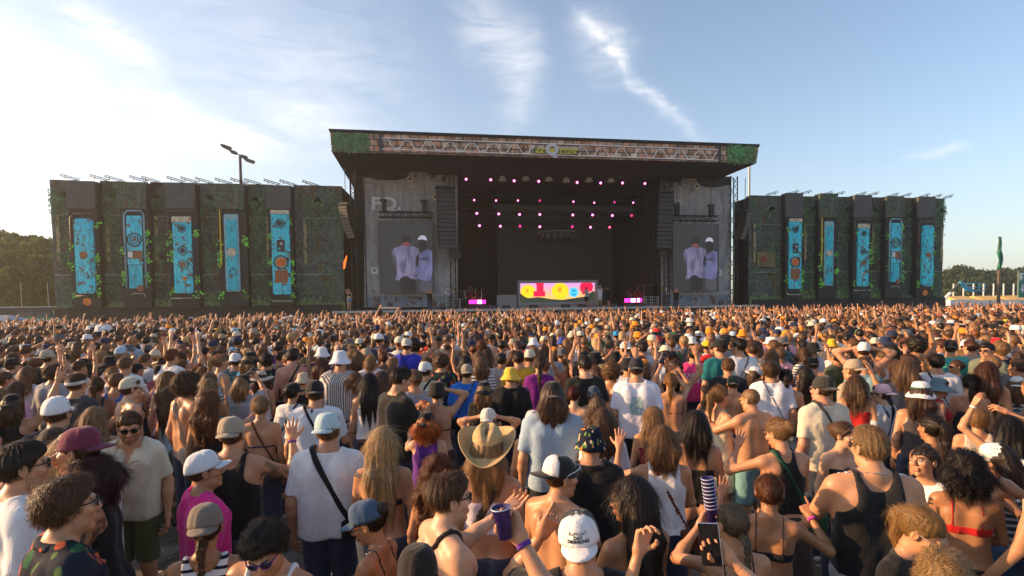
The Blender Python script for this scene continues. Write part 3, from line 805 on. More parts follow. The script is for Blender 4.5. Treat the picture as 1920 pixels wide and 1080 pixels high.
def make_hair(root, hair, H_, gh, to_w, bendf, to_h, fine, rr, hat, seed, fem, Hc):
    kind, col = hair[0], hair[1]
    zb = {'long': -.42, 'mid': -.24, 'bob': -.14}.get(kind, -.15)
    if len(hair) > 2: zb = hair[2]
    h = gh.h * (1.0 if kind not in ('long', 'mid', 'curlylong') else 1.2)
    g = Grid((-.17, -.24, min(zb, -.15) - .03), (.17, .15, .20), h)
    X, Y, Z = g.X, g.Y, g.Z
    F = g.new(); cx = (.073, .090, .087) if fem else (.076, .095, .088); cz = .033
    vol = {'short': .007, 'crop': .003, 'fade': .010, 'messy': .016, 'curly': .026, 'afro': .045, 'bun': .010, 'tail': .009, 'braid': .006, 'curlylong': .030,
           'long': .016, 'mid': .020, 'bob': .022}.get(kind, .014)
    if hat: vol = min(vol, .010) if kind in ('short', 'crop', 'fade', 'messy', 'bun', 'tail', 'braid') else min(vol, .02)
    g.ell(F, (0, -.014, cz), (cx[0] + vol, cx[1] + vol, cx[2] + vol), .01)
    if kind in ('short', 'fade', 'messy'): g.ell(F, (.01, .02, cz + .045), (.060 + vol*.5, .075, .045 + vol*.9), .03)
    face = Z - Y * 1.0 + .004 + np.clip(.04 - np.abs(X), 0, .04) * .6
    if kind in ('short', 'fade', 'crop', 'messy', 'curly', 'bun', 'tail', 'braid'):
        keep = face + .008
        keep = np.minimum(keep, Z + .062 + 0*X + np.clip(-Y - .05, 0, .1) * .2)
        if kind in ('fade', 'short'): F = F + np.clip(.045 - Z, 0, .1) * (.17 if kind == 'fade' else .05)
        F = smax(F, -keep, .010)
    else:
        keep = np.maximum(face, np.minimum(-(Y - .030), np.abs(X) - .052) + 0*Z)
        F = smax(F, -keep, .010)
    tail = []
    if kind in ('long', 'mid', 'bob', 'curlylong'):
        Fl = g.new()
        wd = .075 if kind != 'curlylong' else .09
        for sx in (1, -1):
            a = np.array((sx*.045, -.055, .02)); b = to_h(to_w([[0, 0, 0]])[0] + np.array([sx*wd*.9, -.105, zb + .04]))
            m_ = (a + b) / 2 + np.array([sx*.012, -.02, .02])
            g.cap(Fl, a, m_, .055, .048 if kind != 'curlylong' else .062, .03); g.cap(Fl, m_, b, .048 if kind != 'curlylong' else .062, .020, .04)
            g.cap(Fl, (sx*.070, .0, .03), (sx*.078, -.005, max(zb, -.20)), .020 + vol*.5, .018, .02)
        g.cap(Fl, (0, -.08, .0), to_h(to_w([[0, 0, 0]])[0] + np.array([0, -.12, zb + .02])), .05, .018, .05)
        F = smin(F, Fl, .02)
    ang = np.arctan2(X, -Y - .02)
    if kind in ('curly', 'afro', 'curlylong', 'messy'):
        fr = {'curly': 105, 'afro': 120, 'curlylong': 85, 'messy': 80}[kind]; am = {'curly': .011, 'afro': .012, 'curlylong': .013, 'messy': .006}[kind]
        F = F + wob(X, Y, Z, fr, seed + 5, 6) * am * 1.6
    else:
        F = F + (np.sin(ang * 19 + wob(X, Y, Z, 18, seed, 3) * 3) * .0022 + wob(X, Y, Z, 45, seed + 2, 3) * .003) * (1 if kind != 'crop' else .2)
    if kind in ('bun',): g.ell(F, (0, -.115, .055 if seed % 2 else .02), (.042, .036, .040), .012); tail.append((0, -.115, .05))
    if kind in ('tail', 'braid'):
        c0 = np.array([0, -.105, .05 if kind == 'tail' else -.04]); r0 = .030 if kind == 'tail' else .026
        w0 = to_w([c0])[0]; L = .30 if kind == 'tail' else .34
        if len(hair) > 2: L = -hair[2]
        pts = [w0, w0 + (0, -.045, -.03), w0 + (0, -.05, -L * .5), w0 + (0, -.03, -L)]
        hp = [to_h(p) for p in pts]
        glo = np.min(hp, 0) - .09; ghi = np.max(hp, 0) + .09
        g2 = Grid(glo, ghi, h); F2 = g2.new()
        rs = [r0, r0 * 1.15, r0 * .95, r0 * .3]
        if kind == 'tail':
            for i in range(3): g2.cap(F2, hp[i], hp[i+1], rs[i], rs[i+1], .02)
            F2 = F2 + wob(g2.X * 1, g2.Y, g2.Z * .1, 160, seed, 5) * .006
        else:
            nb = 11
            for i in range(nb):
                t = i / (nb - 1) * 2.999; j = int(t); f = t - j
                c = hp[j] * (1 - f) + hp[j+1] * f; r = (r0 * (1 - .5 * i / nb)) * .8
                for sx in (1, -1): g2.ell(F2, c + np.array([sx * r * .55, 0, 0]), (r * .8, r * .8, r * 1.1), .003)
        V2, Q2 = g2.net(F2)
    V, Q = g.net(F)
    if kind in ('tail', 'braid'): Q = np.concatenate([Q, Q2 + len(V)]); V = np.concatenate([V, V2])
    if len(V) == 0: return
    base = len(V)
    tint = np.repeat(.8 + .25 * (wob(V[:, 0] * 2, V[:, 1] * 2, V[:, 2] * .3, 60, seed, 4))[:, None], 3, 1)
    loc = V[Q].mean(1)
    V = bendf(to_w(V)); VV = [V]; QQ = [Q]; TT = [np.clip(tint, .4, 1.4)]
    ns = {2: 2800, 1: 750, 0: 0}[fine]
    if kind == 'crop': ns = int(ns * .2)
    if ns and kind != 'none':
        rs_ = np.random.RandomState(seed + 11)
        # normals
        a, b, c, d = (V[Q[:, i]] for i in range(4)); fn = np.cross(c - a, d - b); fn /= (np.linalg.norm(fn, axis=1, keepdims=True) + 1e-9)
        fc = (a + b + c + d) / 4
        pick = rs_.randint(0, len(Q), ns); p = fc[pick]; n = fn[pick]
        ctr = bendf(to_w([[0, -.02, .05]]))[0]
        down = np.array([0, 0, -1.0]); rad = p - ctr; rad /= np.linalg.norm(rad, axis=1, keepdims=True)
        topd = bendf(to_w([[0, -.03, .14]]))[0]
        fld = p - topd; fld /= (np.linalg.norm(fld, axis=1, keepdims=True) + 1e-9)
        if kind in ('tail', 'braid'):
            t_ = bendf(to_w([[0, -.11, .04]]))[0] - p; dir_ = t_ / (np.linalg.norm(t_, axis=1, keepdims=True) + 1e-6)
            low = loc[pick][:, 1] < -.12; dir_[low] = down
        elif kind in ('long', 'mid', 'bob', 'curlylong'): dir_ = fld * .4 + down * .8
        elif kind in ('bun',):
            t_ = bendf(to_w([[0, -.115, .04]]))[0] - p; dir_ = t_ / (np.linalg.norm(t_, axis=1, keepdims=True) + 1e-6)
        else: dir_ = fld + rs_.normal(0, .5 if kind not in ('short', 'fade') else .18, (ns, 3))
        if hat and hat[0] != 'headband':
            keepm = loc[pick][:, 2] < .030; p = p[keepm]; n = n[keepm]; dir_ = dir_[keepm]; ns = len(p)
        if kind in ('long', 'mid', 'bob', 'curlylong') and not hat:
            keepm = ~((loc[pick][:, 1] > .05) & (loc[pick][:, 2] < .09)); p = p[keepm]; n = n[keepm]; dir_ = dir_[keepm]; ns = len(p)
        if kind in ('short', 'fade', 'messy', 'crop'):
            keepm = ~((loc[pick][:, 1] > .03) & (loc[pick][:, 2] < loc[pick][:, 1] + .045)) if not (hat and hat[0] != 'headband') else np.ones(len(p), bool); p = p[keepm]; n = n[keepm]; dir_ = dir_[keepm]; ns = len(p)
        dir_ -= n * np.sum(dir_ * n, 1, keepdims=True); dir_ /= (np.linalg.norm(dir_, axis=1, keepdims=True) + 1e-9)
        L = {'long': .14, 'mid': .11, 'bob': .07, 'curlylong': .09, 'tail': .07, 'braid': .03, 'bun': .05, 'short': .030, 'fade': .030, 'messy': .045, 'curly': .028, 'afro': .03, 'crop': .01}[kind]
        k = 7; t = np.linspace(0, 1, k)[None, :, None]; Ls = (L * rs_.uniform(.6, 1.3, (ns, 1, 1)))
        lift = {'long': .004, 'mid': .006, 'bob': .006, 'bun': .003, 'tail': .003, 'braid': .002, 'crop': .001, 'short': .006, 'fade': .007}.get(kind, .010)
        P = p[:, None, :] + dir_[:, None, :] * t * Ls + n[:, None, :] * (np.sin(t * 2.4) * lift * rs_.uniform(.3, 1.4, (ns, 1, 1)) - .001)
        if kind in ('curly', 'curlylong', 'afro', 'messy', 'mid'):
            am = {'curly': .007, 'afro': .008, 'curlylong': .011, 'messy': .005, 'mid': .005}[kind]
            sd2 = np.cross(dir_, n)[:, None, :]; ph = rs_.uniform(0, 6.28, (ns, 1, 1)); fq = 9 if kind != 'messy' else 5
            P = P + (sd2 * np.sin(t * fq + ph) + n[:, None, :] * np.cos(t * fq + ph)) * am
        else: P = P + rs_.normal(0, .0012, (ns, k, 3)) + np.cross(dir_, n)[:, None, :] * np.sin(t * 3 + rs_.uniform(0, 6, (ns, 1, 1))) * .004
        wd_ = {2: .0011, 1: .0022}[fine] * (1.4 if kind in ('long', 'curlylong') else 1)
        RV, RF = ribbons(P, wd_, n)
        VV.append(RV); QQ.append(RF + base)
        tt = np.repeat(rs_.uniform(.65, 1.5, ns), k * 2)[:, None] * np.ones(3); TT.append(tt)
    mk('hair', np.concatenate(VV), np.concatenate(QQ), M['hair'], root, True, col, np.concatenate(TT))

def shell(fn, nu, nv, closed_u=True):
    V = [fn(u, v) for v in np.linspace(0, 1, nv) for u in (np.linspace(0, 1, nu, endpoint=not closed_u))]
    F = []
    for j in range(nv - 1):
        for i in range(nu if closed_u else nu - 1):
            i2 = (i + 1) % nu; F.append((j*nu + i, j*nu + i2, (j+1)*nu + i2, (j+1)*nu + i))
    return V, F

def solid(o, t):
    m = o.modifiers.new('thick', 'SOLIDIFY'); m.thickness = t; m.offset = 0
    return o

def text_obj(name, body, size, mat, parent, M4, ext=.002, align='CENTER', space=1.0, bold=None, shear=0.0):
    cu = bpy.data.curves.new(name, 'FONT'); cu.body = body; cu.size = size; cu.extrude = ext; cu.align_x = align; cu.align_y = 'CENTER'
    cu.space_line = .85; cu.space_character = space; cu.offset = size * .012 if bold is None else bold; cu.shear = shear; cu.resolution_u = 3
    cu.materials.append(mat)
    o = bpy.data.objects.new(name, cu); C.objects.link(o)
    if parent: o.parent = parent
    if M4 != Matrix.Identity(4) or parent:
        me = bpy.data.meshes.new_from_object(o.evaluated_get(bpy.context.evaluated_depsgraph_get())); bpy.data.objects.remove(o); me.materials.clear(); me.materials.append(mat)
        o = bpy.data.objects.new(name, me); C.objects.link(o)
        if parent: o.parent = parent
    o.matrix_local = M4
    return o

def make_hat(root, hat, hx, fine, rr):
    """hat = (kind, colour, [turn, material, extra])"""
    kind, col = hat[0], hat[1]; turn = R(hat[2]) if len(hat) > 2 and hat[2] is not None else 0.0
    mat = M[hat[3]] if len(hat) > 3 and hat[3] else M['cloth']; extra = hat[4] if len(hat) > 4 else None
    nu = 28 if fine else 18
    ct, st = math.cos(turn), math.sin(turn)
    tl = R(extra.get('tilt', 0)) if isinstance(extra, dict) else 0.0; c2, s2 = math.cos(tl), math.sin(tl)
    def place(V):      # tilt back a little, turn round the head, set on the crown
        o = []
        for x, y, z in V:
            X_, Y_ = x*ct - y*st, x*st + y*ct
            o.append((X_, Y_*c2 + (z - .05)*-s2 - .012, Y_*s2 + (z - .05)*c2 + .05))
        return hx(o)
    if kind in ('cap', 'trucker'):
        def crown(u, v):
            a = 2*math.pi*u; t = v * math.pi/2
            r = (math.cos(t)**.66 if v < 1 else 0.0) * (1 - .02 * abs(math.cos(3 * a))**14)
            rx, ry = .087, .107
            z = .030 + .112 * math.sin(t)**1.05 if v > 0 else .030
            y = ry * r * math.sin(a)
            x = rx * r * math.cos(a)
            return (x, y, z + .012 * math.sin(a) * (1 - v) + (.008 if math.sin(a) > .3 else 0) * math.sin(t*2))
        V, F = shell(crown, nu * 2 if fine == 2 else nu, 11)
        base = len(V)
        if kind == 'trucker':
            t = np.ones((len(V), 3)); dark = np.array([v[1] for v in V]) < .028; t[dark] = .035
            c = mk('cap', place(V), F, mat, root, True, col, t)
        else: c = mk('cap', place(V), F, mat, root, True, col)
        solid(c, .004)
        def brim(u, v):
            a = math.pi * (.19 + .62 * u); ext = .080 * math.sin(math.pi * (u * .94 + .03))**.55 * v
            x = math.cos(a) * (.086 + ext * .08); y = math.sin(a) * .105 + ext
            return (x, y, .034 + .012*math.sin(a) - .55 * x*x/.09 * .30 - v * .012 + (.0 if v else .0))
        Vb, Fb = shell(brim, 17, 6, closed_u=False)
        bcol = extra.get('brim', col) if isinstance(extra, dict) else (col if kind == 'cap' else (.03, .03, .032))
        b = mk('visor', place(Vb), Fb, mat, c, True, bcol); solid(b, .005)
        m = MB(); m.lathe([(0.0, .145), (.006, .144), (.007, .141), (.0, .140)], 8)
        mk('cap_button', place(m.V), m.F, mat, c, True, col)
        if isinstance(extra, dict) and 'text' in extra:
            # lettering laid on the front panel
            txt = extra['text']; o = text_obj('cap_lettering', txt, .023, M['black'], None, Matrix.Identity(4), .0006)
            bpy.context.view_layer.update()
            dg = bpy.context.evaluated_depsgraph_get(); me = bpy.data.meshes.new_from_object(o.evaluated_get(dg)); bpy.data.objects.remove(o)
            W = []
            for v in me.vertices:
                # x right, y up in the text; seen from the front of the cap, so x runs to the wearer's left
                a = math.pi/2 + v.co.x / .105; t = .62 + v.co.y / .125 - .20
                t = max(.05, min(1.5, t)); r = math.cos(t)**.66 * 1.03
                W.append((.087 * r * math.cos(a), .107 * r * math.sin(a), .030 + .112 * math.sin(t)**1.05 + .012*math.sin(a)*(1 - t/1.57) + .004 + v.co.z * 0))
            fs = [tuple(p.vertices) for p in me.polygons]
            lo = mk('cap_lettering', place(W), fs, M['black'], c); bpy.data.meshes.remove(me); solid(lo, .0015)
    elif kind == 'bucket':
        br = .040 if not extra else extra.get('w', .062)
        prof = [(0, .138), (.045, .138), (.066, .131), (.076, .11), (.084, .078), (.092, .040), (.098, .032), (.10 + br*.5, .008), (.10 + br, -.018)]
        m = MB(); m.lathe(list(reversed(prof)), nu)
        V = [(x, y * 1.15, z + .006 * math.sin(math.atan2(y, x) * 3 + 1) * (z < .03)) for x, y, z in m.V]
        t = None
        if isinstance(extra, dict) and 'bands' in extra:
            m2 = [0] * len(m.F)
            c = mk('bucket_hat', place(V), m.F, mat, root, True, col); solid(c, .004)
            for j, (z0, z1, bc) in enumerate(extra['bands']):
                mb_ = MB(); r0 = .0945 - (z0 - .040) * .2; r1 = .0945 - (z1 - .040) * .2
                mb_.lathe([(r0, z0), (r1, z1)], nu); Vb = [(x, y * 1.14, z) for x, y, z in mb_.V]
                q = mk('hat_band', place(Vb), mb_.F, M['cloth'], c, True, bc); solid(q, .003)
        else:
            c = mk('bucket_hat', place(V), m.F, mat, root, True, col); solid(c, .004)
    elif kind == 'sunhat':
        prof = [(0, .14), (.05, .139), (.07, .13), (.082, .09), (.090, .045), (.12, .035), (.16, .03), (.20, .02)]
        m = MB(); m.lathe(list(reversed(prof)), nu); V = [(x, y * 1.1, z + .018 * math.sin(2*math.atan2(y, x) + .6) * (math.hypot(x, y) > .13)) for x, y, z in m.V]
        c = mk('sun_hat', place(V), m.F, mat, root, True, col); solid(c, .004)
    elif kind == 'beanie':
        prof = [(0, .150), (.035, .147), (.065, .128), (.082, .095), (.090, .06), (.092, .03), (.089, .01)]
        m = MB(); m.lathe(list(reversed(prof)), nu); V = [(x, y * 1.18, z + y * .35) for x, y, z in m.V]
        c = mk('headscarf', place(V), m.F, mat, root, True, col); solid(c, .004)
        m = MB(); m.tube([(0, -.105, -.01), (.02, -.13, -.05), (.03, -.13, -.12)], [.012, .016, .006], 8); m.tube([(0, -.105, -.01), (-.02, -.13, -.04), (-.03, -.125, -.10)], [.012, .016, .006], 8)
        mk('scarf_knot', place(m.V), m.F, mat, c, True, col)
    elif kind == 'cowboy':
        def fn(u, v):
            a = 2*math.pi*u
            if v < .45:      # crown
                t = v / .45; z = .045 + .115 * math.sin((1 - t) * math.pi/2)**.6
                r = (.088 + .004 * t) * (math.sin(t * math.pi/2)**.38 if t > 0 else 0)
                x, y = r*math.cos(a), r*1.2*math.sin(a)
                z -= .030 * math.exp(-(x/.022)**2) * (1 - t) ** .3 * (1 if y < .07 else .4)
                z -= .016 * math.exp(-((abs(x) - .075)/.03)**2) * (math.sin(t*math.pi))
                return (x, y, z)
            t = (v - .45) / .55; r = .092 + .104 * t
            x, y = r*math.cos(a) * (1 - .10*t), r*1.18*math.sin(a)
            return (x, y, .042 - .012*math.sin(t*math.pi) + .075 * t * t * abs(math.cos(a))**1.6 - .022 * t * abs(math.sin(a)))
        V, F = shell(fn, 44, 26)
        c = mk('straw_hat', place(V), F, M['straw'], root, True, col); solid(c, .005)
        m = MB(); m.lathe([(.0935, .048), (.0925, .062)], 40); mk('hat_band', place([(x, y*1.2, z) for x, y, z in m.V]), m.F, M['straw_dark'], c, True)
    elif kind == 'headband':
        m = MB(); m.lathe([(.0925, .028), (.0935, .045), (.0915, .062)], nu); V = [(x, y * 1.2, z + y * .15) for x, y, z in m.V]
        c = mk('headband', place(V), m.F, mat, root, True, col); solid(c, .004)

def make_shades(root, sh, hx):
    """sh = (frame colour, [where: eyes, cap, top])"""
    where = sh[1] if len(sh) > 1 else 'eyes'
    dz = {'eyes': 0, 'top': .075, 'cap': .062}[where]; dy = {'eyes': 0, 'top': -.028, 'cap': .006}[where]; tilt = {'eyes': 0, 'top': .9, 'cap': .3}[where]
    wdt = 1.0 if where == 'eyes' else 1.12
    def P(V):
        o = []
        for x, y, z in V:
            yy = y - .098; zz = z; c, s_ = math.cos(tilt), math.sin(tilt)
            o.append((x * wdt, .098 + dy + yy*c - zz*s_, .010 + dz + yy*s_ + zz*c))
        return hx(o)
    fr = M['cloth']
    g = MB()
    for sx in (1, -1): g.tube([(sx*.008, .1035, .012), (sx*.022, .1045, .017), (sx*.045, .100, .015), (sx*.058, .092, .011), (sx*.056, .092, -.008), (sx*.040, .099, -.019), (sx*.020, .103, -.017), (sx*.010, .104, -.004), (sx*.008, .1035, .012)], .0024, 6)
    g.tube([(-.010, .1045, .008), (.010, .1045, .008)], .0025, 6)
    for sx in (1, -1): g.tube([(sx*.058, .092, .010), (sx*.076, .05, .008), (sx*.080, -.01, .006), (sx*.079, -.03, -.010)], [.0035, .003, .0025, .002], 6)
    f = mk('sunglasses', P(g.V), g.F, M['cloth'], root, True, sh[0])
    g = MB()
    for sx in (1, -1):
        ring = [(sx*.008, .1035, .012), (sx*.022, .1045, .017), (sx*.045, .100, .015), (sx*.058, .092, .011), (sx*.056, .092, -.008), (sx*.040, .099, -.019), (sx*.020, .103, -.017), (sx*.010, .104, -.004)]
        g.add(ring, [tuple(range(8)) if sx > 0 else tuple(reversed(range(8)))])
    l = mk('lens', P(g.V), g.F, M['glass_dark'], f); solid(l, .0012)

def make_prop(p, root, W, Fm, sx, bendf, s):
    """phone, cup or stack of cups: things of their own, placed in the hand"""
    kind = p[0]
    bpy.context.view_layer.update()
    RW = root.matrix_world
    Mx = Matrix(Fm.tolist()).to_4x4()
    if kind == 'phone':
        c = W + Fm @ np.array([.0 * sx, .036, .105])
        o = empty('phone', (0, 0, 0), label=p[2], cat='phone', group=p[3] if len(p) > 3 else None)
        m = MB(); m.cbox((0, 0, 0), .074, .0085, .152); b = m.build('phone_case', M['metal'], o); b.modifiers.new('bev', 'BEVEL').width = .004
        fs = -1 if kind == 'phone' else 1
        m = MB(); m.cbox((0, .0052, 0), .069, .001, .147); m.build('screen', M['phone_screen'], o); m = MB(); m.cbox((0, -.0052, 0), .069, .001, .147); m.build('back_panel', M['phone_screen'], o)
        m = MB()
        for q in ((.018, .058), (.018, .036), (.002, .047)): m.lathe([(0, 0), (.008, 0), (.008, .003), (0, .003)], 10, org=(q[0], -.0078, q[1]), mat=Matrix.Rotation(R(90), 3, 'X'))
        m.build('camera_lenses', M['glass_dark'], o)
        c = bendf([c])[0]
        if len(p) > 4: Mx = Mx @ Matrix.Rotation(R(p[4]), 4, 'Y')
        # the screen faces the palm's outward side, towards the holder's face
        o.matrix_world = RW @ Matrix.Translation(c) @ Mx
        o.scale = (1, 1, 1)
    elif kind in ('cup', 'cupstack'):
        c = bendf([W + Fm @ np.array([.012 * sx, .050, .085])])[0]
        o = empty('drink_cup' if kind == 'cup' else 'cup_stack', (0, 0, 0), label=p[2], cat='cup' if kind == 'cup' else 'cup stack')
        n_ = 1 if kind == 'cup' else 9; o.scale = (.78, .78, .78)
        for i in range(n_):
            m = MB(); z = i * .026
            m.lathe([(.0, -.06 + z), (.030, -.06 + z), (.042, .075 + z), (.0445, .077 + z), (.0445, .081 + z), (.041, .081 + z), (.029, -.055 + z), (0, -.055 + z)], 22)
            cu = m.build('cup' if kind != 'cup' else 'cup_wall', M['cup_print'], o, True)
            m = MB(); m.lathe([(.0425, .0765 + z), (.0455, .078 + z), (.0455, .082 + z), (.0425, .083 + z)], 22); m.build('rim', M['cup_rim'], cu, True)
        if kind == 'cup':
            m = MB(); m.lathe([(.0395, .062), (0, .062)], 22); m.build('drink', M['cup_drink'], o, True)
        o.matrix_world = Matrix.Translation(RW @ Vector(c)) @ Matrix.Rotation(R(-8), 4, 'Y') @ Matrix.Scale(.76, 4)
    elif kind == 'band':
        # wristband
        m = MB(); m.lathe([(.0285, -.012), (.0285, .0), (.027, .006)], 14, mat=Matrix(Fm.tolist()), org=Vector(W - Fm[:, 2] * .005))
        o = mk('wristband', bendf(m.V), m.F, M['cloth'], root, True, p[2]); solid(o, .003)
M['straw'] = simple('woven_straw', (.52, .35, .16), .8, noise=.35, nscale=120, bump=.6)
M['straw_dark'] = simple('straw_band', (.25, .15, .06), .8, noise=.5, nscale=160, bump=.6)
M['phone_screen'] = simple('phone_screen', (.006, .006, .008), .08)
M['cup_print'] = simple('purple_cup_print', (.035, .02, .12), .35, noise=.7, nscale=35)
M['cup_rim'] = simple('clear_cup_rim', (.45, .47, .60), .2)
M['cup_drink'] = simple('drink_surface', (.20, .22, .30), .1)
# ------------------------------------------------------------------ ground
def ground_mat():
    m, n, l, b = new_mat('trampled_ground')
    tc = n.new('ShaderNodeTexCoord'); t = n.new('ShaderNodeTexNoise'); l.new(tc.outputs['Object'], t.inputs['Vector']); t.inputs['Scale'].default_value = 3; t.inputs['Detail'].default_value = 8
    v = n.new('ShaderNodeTexVoronoi'); l.new(tc.outputs['Object'], v.inputs['Vector']); v.inputs['Scale'].default_value = 9
    cr = n.new('ShaderNodeValToRGB'); l.new(t.outputs['Fac'], cr.inputs[0])
    cr.color_ramp.elements[0].position = .35; cr.color_ramp.elements[0].color = (.07, .055, .04, 1)
    cr.color_ramp.elements[1].position = .7; cr.color_ramp.elements[1].color = (.22, .19, .15, 1)
    lt = n.new('ShaderNodeMath'); lt.operation = 'LESS_THAN'; l.new(v.outputs['Distance'], lt.inputs[0]); lt.inputs[1].default_value = .16
    x = n.new('ShaderNodeMix'); x.data_type = 'RGBA'; l.new(lt.outputs[0], x.inputs['Factor']); l.new(cr.outputs[0], x.inputs['A']); x.inputs['B'].default_value = (.5, .5, .5, 1)
    l.new(x.outputs['Result'], b.inputs['Base Color']); b.inputs['Roughness'].default_value = .9
    bp = n.new('ShaderNodeBump'); l.new(t.outputs['Fac'], bp.inputs['Height']); bp.inputs['Strength'].default_value = .4; l.new(bp.outputs[0], b.inputs['Normal'])
    return m
gm = MB(); N_ = 24
for i in range(N_ + 1):
    for j in range(N_ + 1): gm.V.append((-900 + 1800 * i / N_, -200 + 1900 * j / N_, 0))
for i in range(N_):
    for j in range(N_):
        a = i * (N_ + 1) + j; gm.F.append((a, a + N_ + 1, a + N_ + 2, a + 1)); gm.M.append(0)
tag(gm.build('ground', ground_mat()), kind='structure')

# ------------------------------------------------------------------ stage materials
def print_cloth(name, a, b2, c, sc=.5, brick=0.0, seed=0.0):
    a, b2, c = [tuple(3.3 * q for q in k) for k in (a, b2, c)]
    """dark printed mesh cloth: mottled undergrowth with faint shapes"""
    m, n, l, b = new_mat(name)
    tc = n.new('ShaderNodeTexCoord'); mp = n.new('ShaderNodeMapping'); mp.inputs['Location'].default_value = (seed, seed, seed * 2); l.new(tc.outputs['Object'], mp.inputs[0])
    def nz(s, d, dist=0, stretch=None):
        v = mp.outputs[0]
        if stretch:
            q = n.new('ShaderNodeMapping'); q.inputs['Scale'].default_value = stretch; l.new(v, q.inputs[0]); v = q.outputs[0]
        t = n.new('ShaderNodeTexNoise'); t.inputs['Scale'].default_value = s; t.inputs['Detail'].default_value = d; t.inputs['Distortion'].default_value = dist; t.inputs['Roughness'].default_value = .7
        l.new(v, t.inputs['Vector']); return t.outputs['Fac']
    def ramp(f, lo, hi):
        r = n.new('ShaderNodeMapRange'); l.new(f, r.inputs[0]); r.inputs[1].default_value = lo; r.inputs[2].default_value = hi; return r.outputs[0]
    def mix(f, A, B, mode='MIX'):
        x = n.new('ShaderNodeMix'); x.data_type = 'RGBA'; x.blend_type = mode
        if isinstance(f, float): x.inputs['Factor'].default_value = f
        else: l.new(f, x.inputs['Factor'])
        for k, v in (('A', A), ('B', B)):
            if isinstance(v, tuple): x.inputs[k].default_value = (*v, 1)
            else: l.new(v, x.inputs[k])
        return x.outputs['Result']
    cur = mix(ramp(nz(sc * 1.6, 6, 1.0), .38, .62), a, b2)
    cur = mix(ramp(nz(sc * 6, 8, 2.0, (1, 1, .5)), .52, .70), cur, c)
    cur = mix(ramp(nz(sc * 1.1, 3, 0, (1.6, 1, .4)), .58, .72), cur, (a[0] * 3.2, a[1] * 2.6, a[2] * 2.2))
    cur = mix(ramp(nz(sc * 2.2, 5, .6, (1, 1, .35)), .56, .60), cur, (.16, .11, .05))
    cur = mix(ramp(nz(sc * 1.7, 6, .3, (.5, 1, 1.6)), .57, .61), cur, (.13, .17, .15))
    cur = mix(ramp(nz(sc * 14, 4), .35, .6), mix(.45, cur, (0, 0, 0)), cur)
    if brick:
        bt = n.new('ShaderNodeTexBrick'); sp = n.new('ShaderNodeSeparateXYZ'); l.new(tc.outputs['Object'], sp.inputs[0]); cb = n.new('ShaderNodeCombineXYZ')
        l.new(sp.outputs[0], cb.inputs[0]); l.new(sp.outputs[2], cb.inputs[1]); l.new(cb.outputs[0], bt.inputs['Vector'])
        bt.inputs['Scale'].default_value = 1.6; bt.inputs['Color1'].default_value = (.10, .05, .035, 1); bt.inputs['Color2'].default_value = (.05, .035, .03, 1); bt.inputs['Mortar'].default_value = (.01, .01, .01, 1)
        cur = mix(ramp(nz(sc * .7, 2), .5, .62), cur, bt.outputs[0])
    l.new(cur, b.inputs['Base Color']); b.inputs['Roughness'].default_value = .8; b.inputs['Specular IOR Level'].default_value = .2
    bp = n.new('ShaderNodeBump'); l.new(nz(sc * 1.3, 4, 1.5, (1, 1, 2.2)), bp.inputs['Height']); bp.inputs['Strength'].default_value = .8; bp.inputs['Distance'].default_value = .25; l.new(bp.outputs[0], b.inputs['Normal'])
    return m
S = {}
S['board'] = simple('soot_black_print', (.03, .03, .027), .8, noise=.3, nscale=4)
ORD = 'leftmost,second from left,third from left,fourth from left,fifth from left,sixth from left,seventh from left,eighth from left,ninth from left,tenth from left,eleventh from left,twelfth from left,thirteenth from left,fourteenth from left'.split(',')
def nth(i): return ORD[i]
S['clothA'] = print_cloth('jungle_print', (.022, .026, .022), (.035, .050, .032), (.06, .10, .06), .5, seed=1)
S['clothB'] = print_cloth('jungle_brick_print', (.022, .024, .022), (.045, .045, .038), (.05, .08, .05), .6, brick=1, seed=5)
S['clothC'] = print_cloth('overgrown_wall_print', (.026, .030, .028), (.050, .058, .052), (.07, .09, .07), .45, seed=9)
S['plain'] = simple('charcoal_print', (.085, .085, .08), .8, noise=.25, nscale=3)
S['skirt'] = simple('black_skirt_cloth', (.035, .031, .027), .85, noise=.15, nscale=2, bump=.3)
S['black'] = simple('black_drape', (.006, .006, .007), .8, noise=.3, nscale=1.5)
S['blackmetal'] = simple('black_truss', (.012, .012, .013), .45, .3)
S['grey'] = simple('grey_steel', (.22, .22, .22), .5, .4, noise=.2)
S['lip'] = simple('pale_aluminium_edge', (.42, .40, .38), .5, .2, noise=.3, nscale=3)
S['frame'] = simple('pale_grey_frame', (.45, .44, .44), .6)

